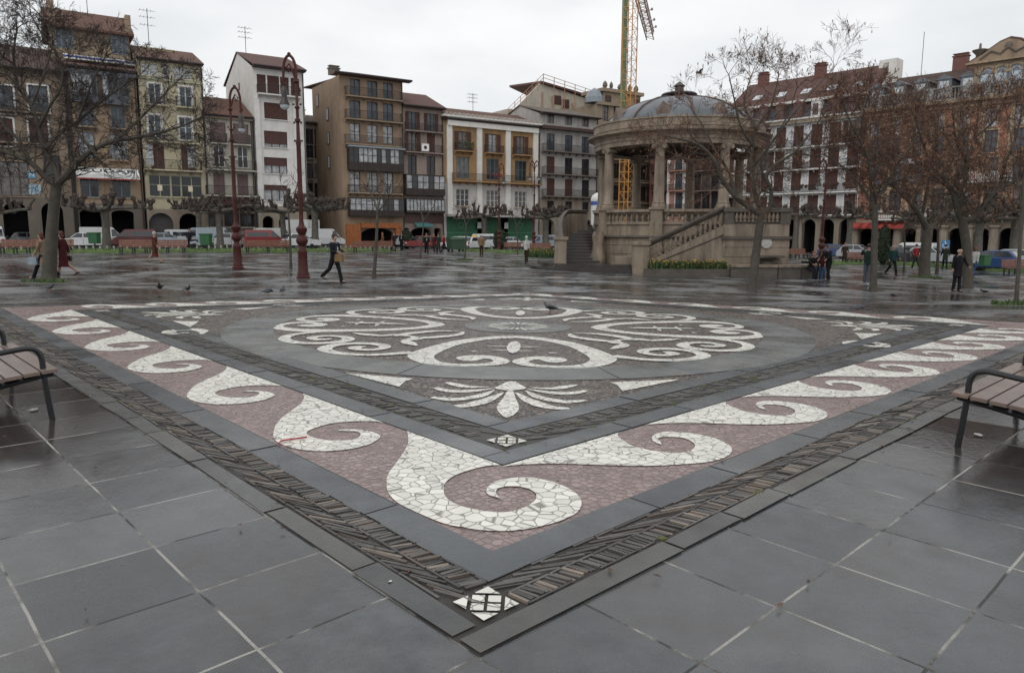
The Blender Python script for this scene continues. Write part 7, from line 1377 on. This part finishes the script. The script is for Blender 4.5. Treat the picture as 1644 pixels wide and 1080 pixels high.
def person(px, py, h, face, lab, top=C_BLK, bottom=C_BLK, hair=HAIRD, shoes=SHOE, legs=((.35, .05), (-.3, .5)), arms=((.25, .12, .35), (-.3, .12, .3)), coat=0., bald=False, hood=None, long_hair=False, lean=.03, seat=None, bag=None, shirt=None, skirt=None, cane=False, bareleg=False, hat=None, base=None, group=None, lookdown=0.):
    p = base or G(px, py); o = thing('person', lab, 'person', p, face, group); S = h/1.75          # local +Y is forward
    pel = (0, 0, .93) if seat is None else (0, 0, seat/S+.08); th_, sh_ = .44, .43
    L2 = lean; up = lambda d, x=0., y=0.: (x, y+sin(L2)*d, pel[2]+cos(L2)*d)
    spine = [pel, up(.14), up(.30), up(.45), up(.545), up(.60)]; head = [up(.69, 0, .02+lookdown*.04), up(.755, 0, .015+lookdown*.05), up(.81, 0, .0+lookdown*.04)]; nose = up(.70, 0, .105+lookdown*.05)
    V = list(spine)+head; E_ = [(i, i+1) for i in range(8)]; Rd = [(.13, .10), (.12, .09), (.13, .095), (.12, .085), (.055, .055), (.05, .05), (.07, .085), (.078, .095), (.055, .065)]
    V.append(nose); E_.append((6, len(V)-1)); Rd.append(.016)
    feet = []; legc = []; armc = []; ht = pel[2]; dz = 0
    for sg, (a, kb) in zip((-1, 1), legs):
        hip = (sg*.085, 0, pel[2]-.04); kn, an = leg_pts(hip, a, kb, th_, sh_); legc.append([hip, kn, an])
    low = min(c[2][2] for c in legc)-.075
    if seat is None: dz = -low
    for c in legc:
        i0 = len(V); V += c; a_ = c[2]; lift = max(0, (a_[2]-min(q[2][2] for q in legc))); toe = (a_[0], a_[1]+.16, a_[2]-.045-min(.08, lift*.5)); V.append(toe); E_ += [(0, i0), (i0, i0+1), (i0+1, i0+2), (i0+2, i0+3)]; Rd += [(.085, .09), (.06, .06), (.042, .042), (.035, .028)]; feet.append((a_, toe))
    for sg, (sw, ou, el) in zip((-1, 1), arms):
        sh = up(.50, sg*.185, 0); e, hd = arm_pts(sh, sw, ou, el, .29, .25, sg); d = (Vector(hd)-Vector(e)).normalized(); i0 = len(V); pm = Vector(hd)+d*.07; V += [sh, e, hd, tuple(pm)]; E_ += [(3, i0), (i0, i0+1), (i0+1, i0+2), (i0+2, i0+3)]; Rd += [(.05, .05), (.04, .04), (.027, .027), (.034, .018)]; armc.append([sh, e, hd])
        lat = Vector((0, 1, 0)) if abs(d.y) < .8 else Vector((0, 0, 1)); lat = (lat-d*lat.dot(d)).normalized(); inn = d.cross(lat)*(-sg)
        for fi in range(4):
            off = lat*(.026-.0175*fi); a1 = pm+off+d*.03; b1 = a1+d*(.038-.005*abs(fi-1.3))+inn*.016; j = len(V); V += [tuple(a1), tuple(b1)]; E_ += [(i0+3, j), (j, j+1)]; Rd += [.0105, .0085]
        j = len(V); V += [tuple(Vector(hd)+d*.03+lat*.045), tuple(Vector(hd)+d*.075+lat*.055+inn*.02)]; E_ += [(i0+2, j), (j, j+1)]; Rd += [.0115, .009]
    tr = lambda v: (v[0]*S, v[1]*S, (v[2]+dz)*S); RS = lambda r: tuple(x*S for x in r) if isinstance(r, tuple) else r*S
    skin_mesh('body', [tr(v) for v in V], E_, [RS(r) for r in Rd], SKIN, o)
    def tube(mb, pts, rad_, n=10): mb.tube([tr(q) for q in pts], [RS(r) for r in rad_], n)
    # trousers
    if not bareleg:
        q = MB(); tube(q, [(0, 0, pel[2]-.1), pel, up(.1)], [(.155, .115), (.165, .125), (.15, .11)], 12)
        for c, ft in zip(legc, feet): tube(q, [(c[0][0], c[0][1], c[0][2]+.06), c[0], tuple((Vector(c[0])+Vector(c[1]))/2), c[1], tuple((Vector(c[1])+Vector(c[2]))/2), (c[2][0], c[2][1], c[2][2]-.02)], [(.085, .09), (.098, .105), (.088, .09), (.072, .072), (.066, .068), (.068, .07)])
        q.build('trousers', bottom, o, smooth=True)
    for a_, t_ in feet:
        q = MB(); q.tube([tr((a_[0], a_[1]-.055, a_[2]-.035)), tr((a_[0], a_[1]+.02, a_[2]-.03)), tr((a_[0], (a_[1]+t_[1])/2+.01, (a_[2]+t_[2])/2-.025)), tr((t_[0], t_[1]+.03, t_[2]-.012))], [RS((.04, .038)), RS((.046, .045)), RS((.045, .032)), RS((.03, .018))], 8); q.build('shoe', shoes, o, smooth=True)
    # jacket / coat
    q = MB(); b0 = -.14-coat*.5; hem = [(0, 0, pel[2]-.14-coat*.55*k) for k in (1, .5)]; sw_ = .17+coat*.09
    tube(q, ([hem[0], hem[1]] if coat else [(0, 0, pel[2]-.1)])+[pel, up(.14), up(.30), up(.43), up(.52), up(.555)], ([(sw_, sw_*.85), (.175+coat*.03, .14)] if coat else [(.172, .132)])+[(.172, .135), (.165, .128), (.185, .135), (.19, .125), (.14, .095), (.07, .07)], 14)
    for c in armc: tube(q, [tuple(Vector(c[0])*.9+Vector(up(.46))*.1), c[0], tuple((Vector(c[0])+Vector(c[1]))/2), c[1], tuple(Vector(c[1])*.15+Vector(c[2])*.85)], [.075, .078, .066, .058, .048], 9)
    jk = q.build('coat' if coat else 'jacket', top, o, smooth=True)
    if shirt: q = MB(); q.add([tr(up(.54, -.035, .085)), tr(up(.54, .035, .085)), tr(up(.3, .05, .15)), tr(up(.2, 0, .14)), tr(up(.3, -.05, .15))], [(0, 1, 2, 3, 4)]); q.build('shirt_front', shirt, jk)
    if skirt: q = MB(); tube(q, [(0, .0, pel[2]-.42), (0, 0, pel[2]-.2), pel, up(.08)], [(.2, .17), (.185, .15), (.17, .13), (.14, .11)], 12); q.build('skirt', skirt, o, smooth=True)
    hc = head[1]
    if hood: q = MB(); q.ball(tr((hc[0], hc[1]-.015, hc[2]+.0)), (.115*S, .125*S, .15*S), 12); tube(q, [up(.52), up(.62)], [.11, .095]); q.build('hood', hood, o, smooth=True)
    else:
        q = MB(); vs0 = len(q.v); q.ball(tr((hc[0], hc[1]-.022, hc[2]+(.03 if not bald else -.015))), (.09*S, .10*S, (.095 if not bald else .06)*S), 12)
        if long_hair: q.ball(tr((hc[0], hc[1]-.05, hc[2]-.07)), (.095*S, .07*S, .12*S), 10)
        for sg in (-1, 1): q.ball(tr((sg*.078, hc[1]-.03, hc[2]-.03)), (.02*S, .05*S, .06*S), 6)
        q.build('hair', hair, o, smooth=True)
    for sg in (-1, 1):
        q = MB(); q.ball(tr(up(.735, sg*.032, .098+lookdown*.05)), .011*S, 6); q.build('eye', EYE, o)
        if not hood and not long_hair: q = MB(); q.ball(tr(up(.72, sg*.088, -.0+lookdown*.04)), (.012*S, .022*S, .034*S), 6); q.build('ear', SKIN, o)
    q = MB(); q.ball(tr(up(.66, 0, .092+lookdown*.05)), (.026*S, .008*S, .007*S), 6); q.build('mouth', M('lips', (.2, .07, .06), .6), o)
    hw_ = [o.matrix_basis @ Vector(tr(c[2])) for c in armc]
    if bag:
        ai, mt, (bw, bh, bd), blab = bag; hp = Vector(tr(armc[ai][2])); Rz = Matrix.Rotation(face, 3, 'Z'); b = thing('hand_bag', blab, 'bag', p+Rz @ Vector((hp.x, hp.y+.05, hp.z-.06)), face); q = MB(); q.prism([(-bw*.85, -.02), (bw*.85, -.02), (bw, -bh), (-bw, -bh)], -bd, bd, 'x'); q.build('bag_body', mt, b, bevel=.015); q = MB(); q.tube([(0, -bw*.5, -.02), (0, -bw*.35, .07), (0, bw*.35, .07), (0, bw*.5, -.02)], .008, 5); q.build('bag_handle', mt, b)
    if cane: hp = Vector(tr(armc[0][2])); Rz = Matrix.Rotation(face, 3, 'Z'); w = p+Rz @ (hp+Vector((0, .1, 0))); b = thing('walking_cane', 'thin walking cane held by the old man in a dark coat', 'cane', (w.x, w.y, zg(w.x, w.y))); q = MB(); hz = p.z+hp.z-zg(w.x, w.y); q.tube([(.0, 0, .02), (0, 0, hz), (0, .03, hz+.04), (0, .1, hz+.03)], .013, 6); q.build('shaft', BRN_C, b); q = MB(); q.bar((0, 0, 0), (0, 0, .03), .017, 6); q.build('ferrule', TYRE, b)
    return o
BRN_C = M('cane_wood', (.12, .06, .03), .4)
RIGHT, LEFT, AWAY, TOWARD = -pi/2, pi/2, 0., pi
person(538, 454, 1.78, RIGHT-.45, 'man in a dark jacket and black trousers striding with a tan bag under his arm', C_NAVY, C_BLK, legs=((.32, .08), (-.42, .55)), arms=((.15, .2, 1.5), (.2, .12, 1.3)), shirt=C_WHITE, bag=(1, C_TAN, (.19, .30, .06), 'tan leather bag held by the striding man in the dark jacket'))
person(250, 422, 1.62, RIGHT-.1, 'white haired woman in a rust brown coat walking right across the paving', C_RUST, C_BRN, HAIRG, legs=((.34, .05), (-.3, .45)), coat=.8, bareleg=True, skirt=C_BRN, arms=((-.35, .1, .3), (.35, .1, .3)))
person(72, 447, 1.66, LEFT+.15, 'auburn haired woman in a beige coat walking left past the big tree', C_BEIGE, C_BLK, HAIRR, legs=((.45, .05), (-.35, .5)), coat=.45, long_hair=True, arms=((.25, .12, .3), (-.3, .12, .2)), bag=(0, M('blue_grey_bag', (.22, .27, .31), .5), (.16, .3, .07), 'blue grey shopping bag carried by the woman in the beige coat'))
person(104, 446, 1.66, LEFT+.1, 'woman in a maroon coat walking left just right of the big tree trunk', C_MAR, C_BLK, HAIRR, legs=((.25, .05), (-.3, .6)), coat=.7, bareleg=True, skirt=C_MAR, long_hair=True, arms=((.3, .1, .3), (-.35, .12, .2)), bag=(1, M('black_bag', (.02, .018, .02), .4), (.14, .22, .06), 'black handbag carried by the woman in the maroon coat'))
person(773, 411, 1.72, AWAY+.1, 'man in a tan jacket seen from behind before the white taxi', C_TAN, C_BRN, HAIRG, bald=True, legs=((.05, 0), (-.08, .05)))
person(845, 421, 1.7, AWAY-.3, 'person in a white hooded jacket walking left of the bandstand plinth', C_WHITE, C_BRN, hood=C_WHITE, legs=((.15, .05), (-.12, .1)))
person(685, 409, 1.74, TOWARD+.2, 'man in a black suit and white shirt walking towards the square', C_BLK, C_BLK, legs=((.25, .05), (-.25, .4)), shirt=C_WHITE)
person(697, 406, 1.7, TOWARD-.3, 'person in a maroon top among the far group of walkers', C_MAR, C_CHAR, legs=((.2, .05), (-.2, .3)), coat=.3)
person(704, 407, 1.72, AWAY+.4, 'person in a charcoal coat among the far group of walkers', C_CHAR, C_BLK, coat=.5, legs=((.2, .05), (-.2, .3)))
person(713, 405, 1.68, LEFT, 'person in a red jacket at the right of the far group of walkers', C_RED, C_BLK, legs=((.3, .05), (-.3, .4)))
person(632, 404, 1.74, RIGHT, 'person in a dark brown coat right of the red bench', C_BRN, C_CHAR, coat=.4, legs=((.2, 0), (-.2, .2)))
person(645, 403.5, 1.72, TOWARD, 'person in a black jacket with a pale collar beside the round shrub', C_BLK, C_BLK, shirt=C_WHITE, legs=((.1, 0), (-.1, .1)))
person(615, 401.5, 1.66, LEFT+.3, 'person in an orange brown coat behind the red bench', C_OR, C_BRN, HAIRR, coat=.4, legs=((.1, 0), (-.1, .1)))
person(305, 399.5, 1.76, TOWARD+.4, 'man in dark clothes standing beside the small white van', C_NAVY, C_BLK, legs=((.05, 0), (-.05, 0)))
pk = G(1300, 447); kz_ = KZ+.54
person(0, 0, 1.68, TOWARD+.15, 'woman in a dark coat and white shoes sitting on the stone kerb', C_BLK, C_NAVY, HAIRR, SHOEW, legs=((1.25, 1.3), (1.2, 1.15)), arms=((.5, .1, .7), (.5, .1, .8)), seat=.5, lean=.18, base=Vector((KX+LX(1296, 37.9), KY+yf-1.05, pk.z)), long_hair=True)
person(0, 0, 1.72, TOWARD-.2, 'man in a maroon top and blue jeans sitting on the stone kerb', C_MAR, C_JEAN, HAIRD, SHOEW, legs=((1.3, 1.3), (1.2, 1.1)), arms=((.5, .1, .9), (.4, .1, .9)), seat=.5, lean=.2, base=Vector((KX+LX(1313, 37.9), KY+yf-.9, pk.z)), lookdown=.5)
person(1329, 450, 1.72, LEFT+.5, 'person in black bending towards the two people on the kerb', C_BLK, C_BLK, HAIRD, legs=((.25, .1), (-.15, .15)), arms=((.5, .1, .5), (.4, .1, .6)), lean=.32, lookdown=.6)
person(1391, 456, 1.76, AWAY-.5, 'man in a bottle green top and grey jeans raising a camera to his face', C_GREEN, C_GJ, HAIRD, SHOEW, legs=((.08, 0), (-.1, .05)), arms=((1.1, .35, 1.5), (1.1, .35, 1.5)))
person(1432, 442, 1.72, TOWARD+.3, 'bald man in a teal jacket walking with a dark bag', C_TEAL, C_BLK, HAIRG, bald=True, legs=((.3, .05), (-.3, .45)), arms=((.2, .15, .6), (-.2, .15, .2)), bag=(1, M('black_bag', (.02, .018, .02), .4), (.16, .25, .07), 'dark bag carried by the bald man in the teal jacket'))
person(1469, 430, 1.7, AWAY+.6, 'person in a red jacket left of the dark leaning tree', C_RED, C_CHAR, HAIRD, legs=((.2, 0), (-.2, .3)))
person(1535, 468, 1.7, TOWARD+.12, 'old man in a dark coat standing with a cane by the russet tree', C_BLK, C_BLK, HAIRG, bald=True, legs=((.06, 0), (-.08, .05)), arms=((.35, .25, .5), (-.1, .15, .15)), coat=.35, shirt=C_OL, cane=True)
person(1562, 446, 1.7, RIGHT+.5, 'person in a white top and blue jeans right of the russet tree', C_WHITE, C_JEAN, HAIRR, legs=((.2, 0), (-.2, .25)), long_hair=True)
person(1516, 432, 1.72, AWAY-.2, 'person in a dark olive coat below the blue parking sign', C_OL, C_BLK, HAIRD, coat=.3, legs=((.15, 0), (-.15, .2)))
person(1355, 424, 1.68, TOWARD, 'person in dark brown far off on the turf path right of the seated people', C_BRN, C_CHAR, HAIRR, coat=.4, legs=((.15, 0), (-.15, .2)))
